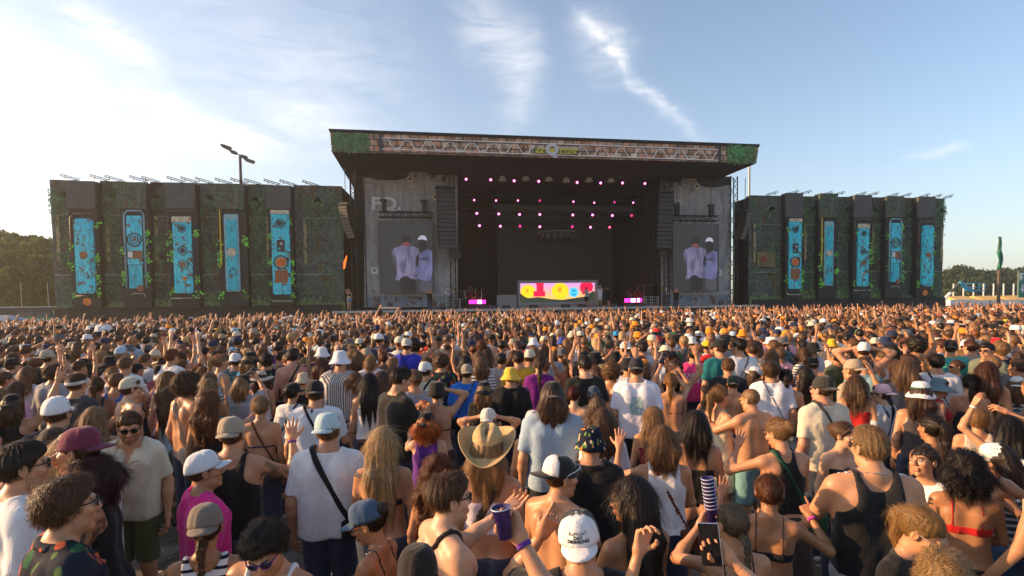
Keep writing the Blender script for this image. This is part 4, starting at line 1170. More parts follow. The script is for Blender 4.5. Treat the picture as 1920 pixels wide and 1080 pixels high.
def rusted(name, col, rust=(.16, .07, .03), amt=.58, seed=0.0, sc=2.2):
    m, n, l, b = new_mat(name)
    tc = n.new('ShaderNodeTexCoord'); mp = n.new('ShaderNodeMapping'); mp.inputs['Location'].default_value = (seed, 0, seed); l.new(tc.outputs['Object'], mp.inputs[0])
    t = n.new('ShaderNodeTexNoise'); t.inputs['Scale'].default_value = sc; t.inputs['Detail'].default_value = 9; t.inputs['Roughness'].default_value = .72; l.new(mp.outputs[0], t.inputs['Vector'])
    r = n.new('ShaderNodeMapRange'); l.new(t.outputs['Fac'], r.inputs[0]); r.inputs[1].default_value = amt - .03; r.inputs[2].default_value = amt + .03
    t2 = n.new('ShaderNodeTexNoise'); t2.inputs['Scale'].default_value = .7; t2.inputs['Detail'].default_value = 3; l.new(mp.outputs[0], t2.inputs['Vector'])
    r2 = n.new('ShaderNodeMapRange'); l.new(t2.outputs['Fac'], r2.inputs[0]); r2.inputs[1].default_value = .35; r2.inputs[2].default_value = .65
    c2 = n.new('ShaderNodeMix'); c2.data_type = 'RGBA'; l.new(r2.outputs[0], c2.inputs['Factor']); c2.inputs['A'].default_value = (*col, 1); c2.inputs['B'].default_value = (min(1, col[0] * 1.2 + .05), min(1, col[1] * 1.12 + .03), min(1, col[2] * 1.02), 1)
    x = n.new('ShaderNodeMix'); x.data_type = 'RGBA'; l.new(r.outputs[0], x.inputs['Factor']); l.new(c2.outputs['Result'], x.inputs['A']); x.inputs['B'].default_value = (*rust, 1)
    t3 = n.new('ShaderNodeTexNoise'); t3.inputs['Scale'].default_value = sc * 2.6; t3.inputs['Detail'].default_value = 8; m3 = n.new('ShaderNodeMapping'); m3.inputs['Scale'].default_value = (1.6, 1, .35); l.new(mp.outputs[0], m3.inputs[0]); l.new(m3.outputs[0], t3.inputs['Vector'])
    r3 = n.new('ShaderNodeMapRange'); l.new(t3.outputs['Fac'], r3.inputs[0]); r3.inputs[1].default_value = .32; r3.inputs[2].default_value = .6; r3.inputs[3].default_value = .6; r3.inputs[4].default_value = 1.12
    x3 = n.new('ShaderNodeMix'); x3.data_type = 'RGBA'; x3.blend_type = 'MULTIPLY'; x3.inputs['Factor'].default_value = 1; l.new(x.outputs['Result'], x3.inputs['A']); l.new(r3.outputs[0], x3.inputs['B'])
    l.new(x3.outputs['Result'], b.inputs['Base Color']); b.inputs['Roughness'].default_value = .55
    return m
S['cyan'] = rusted('rusty_turquoise_print', (.02, .62, .80), seed=2)
S['cyan2'] = rusted('deep_turquoise_print', (.0, .50, .64), seed=7, amt=.6)
S['copper'] = rusted('copper_pipe_print', (.26, .12, .07), (.08, .05, .04), .5, 3, 6)
S['paleblue'] = rusted('pale_blue_pipe_print', (.22, .46, .56), (.16, .09, .06), .62, 4, 5)
S['cream'] = rusted('cream_print', (.60, .55, .42), (.25, .12, .05), .58, 5, 4)
S['orange'] = simple('orange_print', (.75, .20, .03), .6, noise=.4, nscale=8)
S['yellow'] = simple('yellow_pipe_print', (.80, .52, .03), .6, noise=.2)
S['darkring'] = simple('dark_ring_print', (.045, .03, .028), .6, noise=.4, nscale=9)
S['rust'] = simple('rust_print', (.30, .11, .04), .7, noise=.6, nscale=7)
S['leafbright'] = simple('bright_leaf_print', (.20, .68, .06), .6, noise=.6, nscale=4)
S['leafdark'] = simple('dim_leaf_print', (.10, .20, .08), .7, noise=.6, nscale=3)
S['leafbush'] = simple('bush_leaf_print', (.17, .28, .09), .7, noise=.5, nscale=3)
S['ochre'] = rusted('ochre_column_print', (.32, .28, .12), (.08, .07, .04), .55, 3, 2)
S['ledge'] = simple('pale_ledge_print', (.24, .27, .26), .7, noise=.5, nscale=3)
S['leafpale'] = simple('pale_frond_print', (.20, .30, .13), .7, noise=.4, nscale=3)

def brick_print():
    m, n, l, b = new_mat('brick_fascia_print')
    tc = n.new('ShaderNodeTexCoord'); sp = n.new('ShaderNodeSeparateXYZ'); l.new(tc.outputs['Object'], sp.inputs[0]); cb = n.new('ShaderNodeCombineXYZ')
    l.new(sp.outputs[0], cb.inputs[0]); l.new(sp.outputs[2], cb.inputs[1])
    bt = n.new('ShaderNodeTexBrick'); l.new(cb.outputs[0], bt.inputs['Vector']); bt.inputs['Scale'].default_value = 1.0
    bt.inputs['Brick Width'].default_value = .62; bt.inputs['Row Height'].default_value = .42; bt.inputs['Mortar Size'].default_value = .05; bt.inputs['Mortar Smooth'].default_value = .3
    bt.inputs['Color1'].default_value = (.58, .27, .14, 1); bt.inputs['Color2'].default_value = (.62, .50, .36, 1); bt.inputs['Mortar'].default_value = (.09, .09, .09, 1); bt.inputs['Bias'].default_value = -.2
    t = n.new('ShaderNodeTexNoise'); l.new(tc.outputs['Object'], t.inputs['Vector']); t.inputs['Scale'].default_value = 1.4; t.inputs['Detail'].default_value = 6
    r = n.new('ShaderNodeMapRange'); l.new(t.outputs['Fac'], r.inputs[0]); r.inputs[1].default_value = .35; r.inputs[2].default_value = .65; r.inputs[3].default_value = .3; r.inputs[4].default_value = 1.3
    x = n.new('ShaderNodeMix'); x.data_type = 'RGBA'; x.blend_type = 'MULTIPLY'; x.inputs['Factor'].default_value = 1; l.new(bt.outputs[0], x.inputs['A']); l.new(r.outputs[0], x.inputs['B'])
    l.new(x.outputs['Result'], b.inputs['Base Color']); b.inputs['Roughness'].default_value = .8
    return m
S['brick'] = brick_print()
S['panel'] = rusted('worn_grey_metal_print', (.32, .33, .35), (.17, .10, .07), .60, 3, .55)
S['panel_hi'] = simple('pale_edge_print', (.36, .35, .34), .6, noise=.3, nscale=2)
S['panel_dk'] = simple('dark_edge_print', (.05, .05, .055), .7, noise=.3, nscale=2)
S['white'] = simple('white_print', (.72, .72, .72), .7, noise=.1, nscale=4)

def P3(px, py, Y, dy=0.0):
    p = at(px, py, Y); return Vector((p.x, Y + dy, p.z))
def poly_plate(mb, pts, Y, t=.03, m=0):
    q = [at(x, y, Y) for x, y in pts]; mb.prism([(v.x, v.z) for v in q], Y - t, Y, m)

def truss(mb, a, b, w=.35, n=None, r=.025, rd=.014, m=0, sides=(0, 1, 2, 3), seg=5):
    a = Vector(a); b = Vector(b); d = b - a; L = d.length; u = d / L
    s1 = u.cross(Vector((0, 1, 0)) if abs(u.y) < .8 else Vector((1, 0, 0))).normalized(); s2 = u.cross(s1).normalized()
    c = [(s1 * i + s2 * j) * w / 2 for i, j in ((1, 1), (1, -1), (-1, -1), (-1, 1))]
    for q in c: mb.tube([a + q, b + q], r, seg, m)
    n = n or max(2, int(L / (w * 1.3)))
    for k in range(n):
        p0 = a + u * (L * k / n); p1 = a + u * (L * (k + 1) / n)
        for f in sides:
            A, B = c[f], c[(f + 1) % 4]
            if k % 2: A, B = B, A
            mb.tube([p0 + A, p1 + B], rd, 3, m, cap=False)
    return mb

def leaf_patch(mb, pts, size, seed, m=0, Y=0.0, up=False, lay=.06):
    """many small pointed leaves lying on a sheet"""
    rr = random.Random(seed)
    for (x, z) in pts:
        a = rr.uniform(0, 6.28) if not up else rr.gauss(math.pi/2, .6); L = size * rr.uniform(.6, 1.4); wv = L * rr.uniform(.22, .4); y = Y - rr.uniform(.01, lay)
        ca, sa = math.cos(a), math.sin(a)
        V = [(x, y, z), (x + ca*L*.5 - sa*wv, y - .02, z + sa*L*.5 + ca*wv), (x + ca*L, y, z + sa*L), (x + ca*L*.5 + sa*wv, y - .02, z + sa*L*.5 - ca*wv)]
        mb.add(V, [(0, 3, 2, 1)], m)

def frond(mb, x, z, Y, L, n, seed, arc=(20, 160), w=.06):
    rr = random.Random(seed)
    for k in range(n):
        a = R(arc[0] + (arc[1] - arc[0]) * (k + .5) / n + rr.uniform(-8, 8)); l_ = L * rr.uniform(.7, 1.1); dr = rr.uniform(.1, .35) * l_
        pts = []
        for t in (0, .35, .7, 1): pts.append((x + math.cos(a) * l_ * t, z + math.sin(a) * l_ * t - dr * t * t))
        for i in range(3):
            (x0, z0), (x1, z1) = pts[i], pts[i+1]; w0 = w * (1 - i/3)*(.6 if i == 0 else 1); w1 = w * (1 - (i+1)/3)
            dx, dz = x1 - x0, z1 - z0; q = math.hypot(dx, dz) + 1e-6; nx, nz = -dz/q, dx/q
            mb.add([(x0 + nx*w0, Y, z0 + nz*w0), (x1 + nx*w1, Y, z1 + nz*w1), (x1 - nx*w1, Y, z1 - nz*w1), (x0 - nx*w0, Y, z0 - nz*w0)], [(0, 1, 2, 3)])

# ------------------------------------------------------------------ the side walls of printed cloth and the turquoise machine panels
YW = 47.0
def ring(mb, cx, cz, r, Y, t=.10, m=0, n=18):
    V = []; F = []
    for k in range(n):
        a = 2*math.pi*k/n
        for rr_, yy in ((r - t, Y), (r - t*.7, Y - .06), (r - t*.3, Y - .06), (r, Y)): V.append((cx + rr_*math.cos(a), yy, cz + rr_*math.sin(a)))
    for k in range(n):
        k2 = (k+1) % n
        for j in range(3): F.append((k*4+j, k*4+j+1, k2*4+j+1, k2*4+j))
    mb.add(V, F, m)
def disc(mb, cx, cz, r, Y, m=0, n=18):
    mb.prism([(cx + r*math.cos(2*math.pi*k/n), cz + r*math.sin(2*math.pi*k/n)) for k in range(n)], Y - .03, Y, m)
def rrect(x0, z0, x1, z1, r, n=5):
    P = []
    for cx, cz, a0 in ((x1 - r, z0 + r, -90), (x1 - r, z1 - r, 0), (x0 + r, z1 - r, 90), (x0 + r, z0 + r, 180)):
        for k in range(n + 1):
            a = R(a0 + 90 * k / n); P.append((cx + r*math.cos(a), cz + r*math.sin(a)))
    return P

def machine_panel(kind, xl, xr, ytop, ymid, ybot, lean, label, group):
    """kind A..E, given by the places of its edges; the upper block is plain, the lower one carries the machine"""
    Yp = YW - .75
    a = at((xl + xr) / 2, (ytop + ybot) / 2, Yp)
    L = lambda u, v: at(xl + (xr - xl) * u + lean * (1 - v), ymid + (ybot - ymid) * v, Yp)
    root = empty('machine_banner', (a.x, Yp, 0), label=label, cat='banner', group=group)
    loc = lambda p: (p[0] - a.x, p[1])
    def xz(u, v): p = L(u, v); return (p.x - a.x, p.z)
    x0, zb = xz(0, 1); x1, zt = xz(1, 0); x1b = xz(1, 1)[0]; x0t = xz(0, 0)[0]
    w = xz(1, .5)[0] - xz(0, .5)[0]; H = zt - zb
    zr = at((xl + xr) / 2, ytop, Yp).z
    m = MB(); m.box((xz(0, .5)[0], 0, zb), (xz(1, .5)[0], .10, zt)); m.build('board', S['board'], root)
    m = MB(); m.box((xz(0, .5)[0] - w*.04, -.12, zt + .003), (xz(1, .5)[0] - w*.04, .10, zr)); m.build('upper_block', S['clothA' if kind in 'BD' else 'plain'], root)
    m = MB(); m.box((xz(1, .5)[0] - .10, .103, zb), (xz(1, .5)[0], .75, zr)); m.box((xz(0, .5)[0], .103, zb), (xz(0, .5)[0] + .06, .75, zr)); m.build('side_return', S['black'], root)
    X0 = xz(0, .5)[0]
    U = lambda u: X0 + u * w
    Z = lambda v: zt - v * H
    Yf = -.004
    def part(nm, mb, mat, parent=root, smooth=False): return mb.build(nm, mat, parent, smooth)
    def pipe(pts, r, mat, nm='pipe'):
        mb = MB(); mb.tube([(U(u), Yf - r - .02, Z(v)) for u, v in pts], r, 6); part(nm, mb, mat, smooth=True)
    if kind == 'A':
        m = MB(); m.prism(rrect(U(.20), Z(.86), U(.86), Z(.10), .30), Yf - .22, Yf); t = part('tank', m, S['cyan'])
        m = MB(); m.prism(rrect(U(.30), Z(.84), U(.76), Z(.12), .24), Yf - .27, Yf - .223); part('tank_face', m, S['cyan2'] if False else S['cyan'], t)
        pipe([(.04, .45), (.04, .09), (.18, .05), (.86, .05), (.97, .09)], .05, S['copper']); pipe([(.50, .05), (.50, .30)], .045, S['copper'])
        pipe([(.12, .88), (.9, .88)], .045, S['copper'])
        m = MB(); disc(m, U(.52), Z(.47), w*.15, Yf - .275, n=9); part('rust_patch', m, S['rust'])
        m = MB(); disc(m, U(.5), Z(.94), w*.16, Yf, n=8); part('flower', m, S['orange'])
    elif kind == 'B':
        pipe([(.16, .80), (.16, .06), (.28, .02), (.76, .02), (.86, .06), (.86, .80)], .06, S['paleblue'])
        m = MB(); m.box((U(.24), Yf - .12, Z(.56)), (U(.78), Yf, Z(.07))); part('tank', m, S['cyan'])
        m = MB(); m.box((U(.26), Yf - .12, Z(.80)), (U(.74), Yf, Z(.565))); part('tank', m, S['cyan2'])
        m = MB(); ring(m, U(.50), Z(.31), w*.27, Yf - .12, .09); w_ = part('hand_wheel', m, S['darkring']); m = MB(); ring(m, U(.50), Z(.31), w*.16, Yf - .13, .05); disc(m, U(.5), Z(.31), w*.06, Yf - .14); part('hub', m, S['copper'], w_)
        m = MB(); m.box((U(.26), Yf - .17, Z(.50)), (U(.76), Yf - .122, Z(.42))); part('vent_box', m, S['rust'])
        m = MB(); m.box((U(.28), Yf - .2, Z(.49)), (U(.44), Yf - .173, Z(.43))); part('small_gauge', m, S['white'])
        m = MB(); disc(m, U(.66), Z(.80), w*.13, Yf - .122); part('red_valve', m, S['rust'])
        pipe([(.30, .87), (.42, .85), (.75, .855), (.84, .90)], .035, S['cream'])
    elif kind == 'C':
        m = MB(); m.prism(rrect(U(.16), Z(.85), U(.80), Z(.12), .16), Yf - .16, Yf); t = part('tank', m, S['cyan'])
        m = MB(); m.prism(rrect(U(.14), Z(.135), U(.82), Z(.08), .10), Yf - .2, Yf - .163); part('tank_cap', m, S['cream'], t)
        for v, r, mt in ((.20, .15, 'darkring'), (.42, .17, 'darkring'), (.56, .18, 'rust')):
            m = MB(); ring(m, U(.48), Z(v), w*r, Yf - .163, .06); q = part('port_ring', m, S['darkring'] if mt != 'rust' else S['copper']); m = MB(); disc(m, U(.48), Z(v), w*r * .55, Yf - .166); part('port_glass', m, S['darkring'] if mt != 'rust' else S['rust'], q)
        m = MB(); disc(m, U(.52), Z(.70), w*.07, Yf - .166); part('orange_knob', m, S['orange'])
        pipe([(.0, .28), (.0, .03), (.12, .02), (.96, .02)], .045, S['copper']); pipe([(.0, .90), (.98, .90)], .04, S['cream']); pipe([(.30, .85), (.30, .5)], .03, S['paleblue']); pipe([(.70, .85), (.70, .5)], .03, S['paleblue'])
    elif kind == 'D':
        m = MB(); m.prism(rrect(U(.24), Z(.84), U(.74), Z(.05), .12), Yf - .12, Yf); t = part('tank', m, S['paleblue'])
        m = MB(); m.prism(rrect(U(.30), Z(.83), U(.68), Z(.11), .10), Yf - .16, Yf - .123); part('tank_face', m, S['cyan2'], t)
        pipe([(.10, .0), (.10, .56), (.04, .60)], .045, S['yellow']); pipe([(.02, .0), (.02, .30)], .03, S['copper']); pipe([(.26, .45), (.26, .58), (.45, .59)], .03, S['copper'])
        m = MB(); disc(m, U(.48), Z(.44), w*.15, Yf - .163); ring(m, U(.48), Z(.44), w*.17, Yf - .165, .06); part('knob', m, S['cream'])
        m = MB(); ring(m, U(.50), Z(.64), w*.14, Yf - .163, .05); part('port_ring', m, S['copper'])
    else:
        m = MB(); m.prism(rrect(U(.14), Z(.88), U(.88), Z(.03), .12), Yf - .14, Yf); t = part('tank', m, S['cyan'])
        m = MB(); m.prism(rrect(U(.13), Z(.055), U(.89), Z(.015), .06), Yf - .2, Yf - .143); part('tank_cap', m, S['cream'], t)
        m = MB(); ring(m, U(.50), Z(.15), w*.19, Yf - .143, .07); disc(m, U(.5), Z(.15), w*.11, Yf - .146); part('port_ring', m, S['darkring'])
        m = MB(); m.box((U(.36), Yf - .19, Z(.44)), (U(.66), Yf - .143, Z(.32))); q = part('gauge_box', m, S['darkring']); m = MB(); disc(m, U(.54), Z(.36), w*.06, Yf - .193); part('gauge', m, S['frame'], q); m = MB(); disc(m, U(.46), Z(.41), w*.05, Yf - .193); part('gauge', m, S['cyan2'], q)
        m = MB(); ring(m, U(.50), Z(.55), w*.31, Yf - .143, .10); q = part('alarm_rim', m, S['darkring']); m = MB(); disc(m, U(.5), Z(.55), w*.21, Yf - .146); ring(m, U(.5), Z(.55), w*.12, Yf - .18, .05); part('alarm_bell', m, S['orange'], q)
        m = MB(); m.box((U(.24), Yf - .17, Z(.76)), (U(.76), Yf - .143, Z(.63))); part('rusted_plate', m, S['rust'])
        pipe([(.05, .93), (.14, .95), (.9, .95)], .04, S['cream'])
    m = MB(); rr = random.Random(hash(kind) % 97 + int(xl)); pts = []
    rr = random.Random(int(xl) * 3 + 1)
    for k in range(9):
        u = rr.choice((.04, .07, .92, .95)) + rr.uniform(-.03, .03); v = rr.uniform(.12, .9)
        for j in range(rr.randint(5, 14)): pts.append((U(u) + rr.gauss(0, .09), Z(v) + rr.gauss(0, .16)))
    leaf_patch(m, pts, .17, int(xl), Y=Yf, lay=.1); part('leaves', m, S['leafbright'])
    return root

side_panels = [('A', 137, 190, 340, 392, 577, -7), ('B', 231, 284, 342, 392, 578, -6), ('C', 321, 375, 343, 392, 578, -5), ('D', 412, 466, 345, 393, 576, -4), ('E', 506, 552, 348, 392, 574, -3)]
names = {'A': 'a rounded turquoise tank and a copper hook pipe', 'B': 'a round hand wheel framed by pale blue pipes', 'C': 'three round ports on a turquoise tank',
         'D': 'a yellow pipe and one cream knob', 'E': 'an orange alarm bell on a turquoise tank'}
for k, xl, xr, yt, ym, yb, ln in side_panels:
    machine_panel(k, xl, xr, yt, ym, yb, ln, 'tall printed banner with %s, left of stage' % names[k], 'machine banners on the side walls')
right_panels = [('E', 1473, 1504, 362, 408, 560, 1), ('D', 1536, 1569, 363, 408, 560, 1), ('C', 1600, 1632, 366, 408, 560, 2), ('B', 1660, 1692, 368, 408, 559, 2), ('A', 1719, 1750, 369, 408, 558, 2)]
for k, xl, xr, yt, ym, yb, ln in right_panels:
    machine_panel(k, xl, xr, yt, ym, yb, ln, 'tall printed banner with %s, right of stage' % names[k], 'machine banners on the side walls')

def cloth_wall(x0, x1, ytl, ytr, yb, mat, label, seed, brickcol=False, extras=True):
    """one stretch of hung printed cloth, gently rippled, with foliage along its foot"""
    a = at(x0, ytl, YW); b = at(x1, ytr, YW); c = at((x0 + x1) / 2, yb, YW)
    root = empty('printed_wall_cloth', ((a.x + b.x)/2, YW, 0), label=label, cat='wall cloth', group='printed cloths on the side walls')
    ox = (a.x + b.x) / 2; nx, nz = 14, 22; V = []; F = []
    for j in range(nz + 1):
        for i in range(nx + 1):
            u, v = i / nx, j / nz; x = a.x + (b.x - a.x) * u; zt = a.z + (b.z - a.z) * u
            V.append((x - ox, .06 * math.sin(v * 9 + u * 4 + seed) * u * (1 - u) * 4 + .03 * math.sin(v * 23 + seed), c.z + (zt - c.z) * (1 - v)))
    for j in range(nz):
        for i in range(nx): q = j * (nx + 1) + i; F.append((q, q + nx + 1, q + nx + 2, q + 1))
    mk('cloth', V, F, S[mat], root, True)
    W = b.x - a.x; rr = random.Random(seed)
    m = MB(); pts = [(rr.uniform(-W/2, W/2), c.z + abs(rr.gauss(0, .42)) * (1 + .5 * math.sin(seed))) for _ in range(int(150 * W))]
    leaf_patch(m, pts, .20, seed, Y=-.12, lay=.12); m.build('undergrowth', S['leafbush'], root)
    if extras:
        m = MB(); pts = []
        for k in range(5 + int(2.2 * W)):
            x = rr.uniform(-W/2, W/2); z = rr.uniform(c.z + 1.5, a.z - .4)
            for j in range(rr.randint(20, 60)): pts.append((min(W/2, max(-W/2, x + rr.gauss(0, .22))), min(a.z - .15, z - abs(rr.gauss(0, .9)))))
        leaf_patch(m, pts, .17, seed + 1, Y=-.12); m.build('vine', S['leafdark'], root)
        m = MB(); frond(m, rr.uniform(-W*.3, W*.3), c.z + .1, -.25, 1.0 + rr.random() * .4, 17, seed); m.build('spiky_plant', S['leafpale'], root)
        xb_ = rr.choice((-1, 1)) * W * rr.uniform(.25, .40); z0_ = c.z + (a.z - c.z) * .38; m = MB(); m.box((xb_ - .12, -.125, z0_), (xb_ + .12, -.10, z0_ + (a.z - c.z) * .36)); m.build('column_print', S['ochre'], root)
        m = MB(); m.box((-W*.46, -.125, z0_ - .9), (W*.2, -.10, z0_ - .82)); m.build('ledge_print', S['ledge'], root); m = MB(); m.box((-W*.3, -.125, a.z - 2.6), (W*.45, -.10, a.z - 2.54)); m.build('ledge_print', S['ledge'], root)
        m = MB(); frond(m, rr.uniform(-W*.3, W*.3), a.z - 1.0, -.2, 1.0, 11, seed + 4, (190, 350), .10); m.build('hanging_fern', S['leafdark'], root)
    return root
cols = ['clothC', 'clothA', 'clothB', 'clothC', 'clothA', 'clothC']
ex = [93, 187, 281, 372, 463, 550]; ee = [137, 231, 321, 412, 506, 641]
what = ['outermost printed jungle cloth at the far left end', 'printed cloth between the tank banner and the hand wheel banner', 'brick and ivy cloth between hand wheel and three ports banners',
        'printed cloth with a faint HOT sign, left side wall', 'rippled printed cloth beside the orange bell banner, left wall', 'wide palm printed cloth nearest the stage, left wall']
for i in range(6):
    cloth_wall(ex[i], ee[i] + (6 if i < 5 else 0), 337 + (ex[i] - 93) * .0219, 337 + (ee[i] - 93) * .0219, 589 - (ex[i] - 93) * .0125, cols[i], what[i], 11 + i)
ex = [1404, 1500, 1565, 1628, 1688, 1746]; ee = [1474, 1537, 1601, 1661, 1720, 1770]
what = ['wide printed cloth with a small framed picture, right wall', 'printed cloth right of the orange bell banner, right wall', 'ivy printed cloth right of the yellow pipe banner, right wall',
        'brick printed cloth beside the three ports banner, right wall', 'printed cloth beside the hand wheel banner, right wall', 'outermost printed jungle cloth at the far right end']
for i in range(6):
    cloth_wall(ex[i], ee[i] + (3 if i < 5 else 0), 366 + (ex[i] - 1404) * .0164, 366 + (ee[i] - 1404) * .0164, 569 - (ex[i] - 1404) * .012, ['clothC', 'clothA', 'clothA', 'clothB', 'clothC', 'clothA'][i], what[i], 31 + i)
# faint sign on the fourth cloth
wc = [o for o in bpy.data.objects if o.get('label', '').startswith('printed cloth with a faint HOT')][0]
faint = simple('faint_pale_print', (.08, .11, .09), .8)
bpy.context.view_layer.update()
for ch, yy in (('H', 403), ('O', 422), ('T', 441)):
    p = at(401, yy, YW); text_obj('sign_letter', ch, .85, faint, wc, Matrix.Translation((p.x - wc.location.x, -.10, p.z)) @ Matrix.Rotation(R(90), 4, 'X'), .01)
wp = [o for o in bpy.data.objects if 'small framed picture' in o.get('label', '')][0]
m = MB(); p = at(1418, 473, YW); q = at(1452, 500, YW); m.box((p.x - wp.location.x, -.13, q.z), (q.x - wp.location.x, -.10, p.z)); pf = m.build('picture', simple('faded_yellow_print', (.20, .15, .06), .7, noise=.4, nscale=3), wp)
m = MB(); c_ = at(1430, 486, YW); disc(m, c_.x - wp.location.x, c_.z, .32, -.132, n=10); m.build('red_blot', simple('faded_red_print', (.26, .05, .03), .7), pf)
# black backing, skirts below
for x0, x1, yt0, yt1, nm, lb in ((95, 641, 339, 350, 'side_scaffold', 'long black skirted scaffold behind the left printed wall'), (1402, 1770, 368, 374, 'side_scaffold', 'long black skirted scaffold behind the right printed wall')):
    a = at(x0 + 2, yt0, YW + .2); b = at(x1 - 2, yt1, YW + .2)
    root = empty(nm, ((a.x + b.x)/2, YW + 1.4, 0), label=lb, cat='scaffold', group='side wall scaffolds')
    m = MB(); x0_, x1_ = a.x - root.location.x, b.x - root.location.x
    m.add([(x0_, -1.2, 0), (x1_, -1.2, 0), (x1_, 1.2, 0), (x0_, 1.2, 0), (x0_, -1.2, a.z - .1), (x1_, -1.2, b.z - .1), (x1_, 1.2, b.z - .1), (x0_, 1.2, a.z - .1)], [(0,3,2,1),(4,5,6,7),(0,1,5,4),(1,2,6,5),(2,3,7,6),(3,0,4,7)])
    m.build('cover', S['black'], root)
    m = MB(); m.box((x0_ + .1, -1.75, 0), (x1_ - .1, -1.43, at(x0, 578 if x0 < 900 else 562, YW).z)); m.build('skirt', S['skirt'], root)
# the small lighting arms leaning out over the wall tops
arm = MB(); truss(arm, (0, 0, 0), (-1.45, -.2, .42), .16, 6, .022, .012, seg=4); arm.tube([(-.25, 0, -.35), (-.25, 0, .1)], .03, 5); arm.tube([(-1.1, -.1, .30), (-1.1, -.12, .10)], .05, 5)
arm_me = None
spots_l = [(150, 338), (205, 339), (232, 340), (278, 341), (300, 342), (347, 342), (373, 343), (400, 344), (436, 345), (465, 345), (490, 346), (527, 347), (556, 348), (598, 349)]
spots_r = [(1436, 366), (1476, 364), (1500, 364), (1540, 366), (1563, 366), (1604, 367), (1627, 367), (1665, 369), (1689, 369), (1724, 370), (1747, 371), (1768, 372)]
for i, (px, py) in enumerate(spots_l + spots_r):
    p = at(px, py, YW - .1)
    if arm_me is None:
        o = arm.build('lighting_arm', S['blackmetal']); arm_me = o.data
    else:
        o = bpy.data.objects.new('lighting_arm', arm_me); C.objects.link(o)
    side = -1 if i < len(spots_l) else 1
    o.location = p; o.scale = ((1 if side < 0 else -1) * .85, .85, .85) if False else (.85, .85, .85)
    if side > 0: o.rotation_euler = (0, 0, math.pi); o.location.y -= .0
    tag(o, 'small black truss arm, %s on the %s printed wall top' % (nth(i if side < 0 else i - len(spots_l)), 'left' if side < 0 else 'right'), 'lighting arm', 'black truss arms on the %s wall top' % ('left' if side < 0 else 'right'))

# ------------------------------------------------------------------ main stage
YF, YB = 41.0, 46.5
fl, fr = at(619, 243, YF), at(1422, 272, YF); bl, br_ = at(622, 284, YF), at(1418, 306, YF)
zft, zfb = (fl.z + fr.z)/2, (bl.z + br_.z)/2
x0, x1 = fl.x, fr.x
print('fascia', fl, fr, bl, br_)
roof = empty('stage_roof', ((x0 + x1)/2, YF, 0), label='huge black stage roof with a brick printed front edge and zigzag truss pattern', cat='stage roof')
ox = roof.location.x
def Q(px, py, Y=YF): p = at(px, py, Y); return (p.x - ox, p.z)
m = MB(); m.prism([Q(619, 247), Q(1422, 276), Q(1418, 306), Q(622, 284)], -.02, .15); m.build('fascia', S['brick'], roof)
m = MB(); m.prism([Q(616, 242), Q(1424, 271), Q(1422, 276.5), Q(618, 247.5)], -.10, .6); m.build('top_edge', S['black'], roof)
zl, zr_ = Q(622, 284)[1], Q(1418, 306)[1]
xl_, xr_ = Q(622, 284)[0], Q(1418, 306)[0]
m = MB(); dY = 20.0
m.add([(xl_, .16, zl - .02), (xr_, .16, zr_ - .02), (xr_, dY, zr_ - .02), (xl_, dY, zl - .02), (xl_, .16, fl.z - .2), (xr_, .16, fr.z - .2), (xr_, dY, fr.z - .6), (xl_, dY, fl.z - .6)], [(0,3,2,1),(4,5,6,7),(0,1,5,4),(1,2,6,5),(2,3,7,6),(3,0,4,7)])
m.build('deck_of_roof', S['black'], roof)
m = MB()
for px0, py0, px1, py1 in ((716, 259, 1346, 281), (716, 280, 1346, 301)): 
    a = Q(px0, py0); b = Q(px1, py1); m.tube([(a[0], -.05, a[1]), (b[0], -.05, b[1])], .035, 5)
    a = Q(px0, py0 + 3); b = Q(px1, py1 + 3 if py0 < 270 else py1 - 3)
def zig(m, xa, xb, n):
    pts = []
    for k in range(n * 4 + 1):
        px = xa + (xb - xa) * k / (n * 4); t = (px - 716) / 630; top = 263 + 22*t; bot = 278 + 22*t
        pts.append((px, (top, top, bot, bot)[k % 4]))
    pts = [(p[0], p[1]) for p in pts]
    m.tube([(Q(*p)[0], -.05, Q(*p)[1]) for p in pts], .03, 4)
zig(m, 718, 1000, 7); zig(m, 1086, 1344, 7)
m.build('zigzag_truss_print', simple('pale_truss_print', (.85, .83, .80), .6, noise=.2), roof)
m = MB()
for px in (714, 1349): a = Q(px, 247 + (px - 619) * .036); b = Q(px, 284 + (px - 619) * .0276); m.box((a[0] - .12, -.06, b[1]), (a[0] + .12, -.022, a[1] - .05))
m.build('dark_divider', S['panel_dk'], roof)
m = MB(); rr = random.Random(4); pts = []
for k in range(1500):
    px = rr.uniform(626, 690) if k < 900 else rr.uniform(1362, 1415); t = (px - 619) / 800; y = rr.uniform(251, 283) if rr.random() < .7 else rr.uniform(251, 270); pts.append(Q(px, y + 24 * t))
leaf_patch(m, pts, .20, 5, Y=-.03, lay=.08); m.build('ivy', S['leafdark'], roof)
m = MB(); pts = [Q(1382 + rr.gauss(0, 6), 287 + rr.gauss(0, 7)) for _ in range(40)]; leaf_patch(m, pts, .34, 6, Y=-.12); m.build('bright_leaves', simple('fresh_leaf_print', (.08, .30, .08), .6, noise=.4), roof)
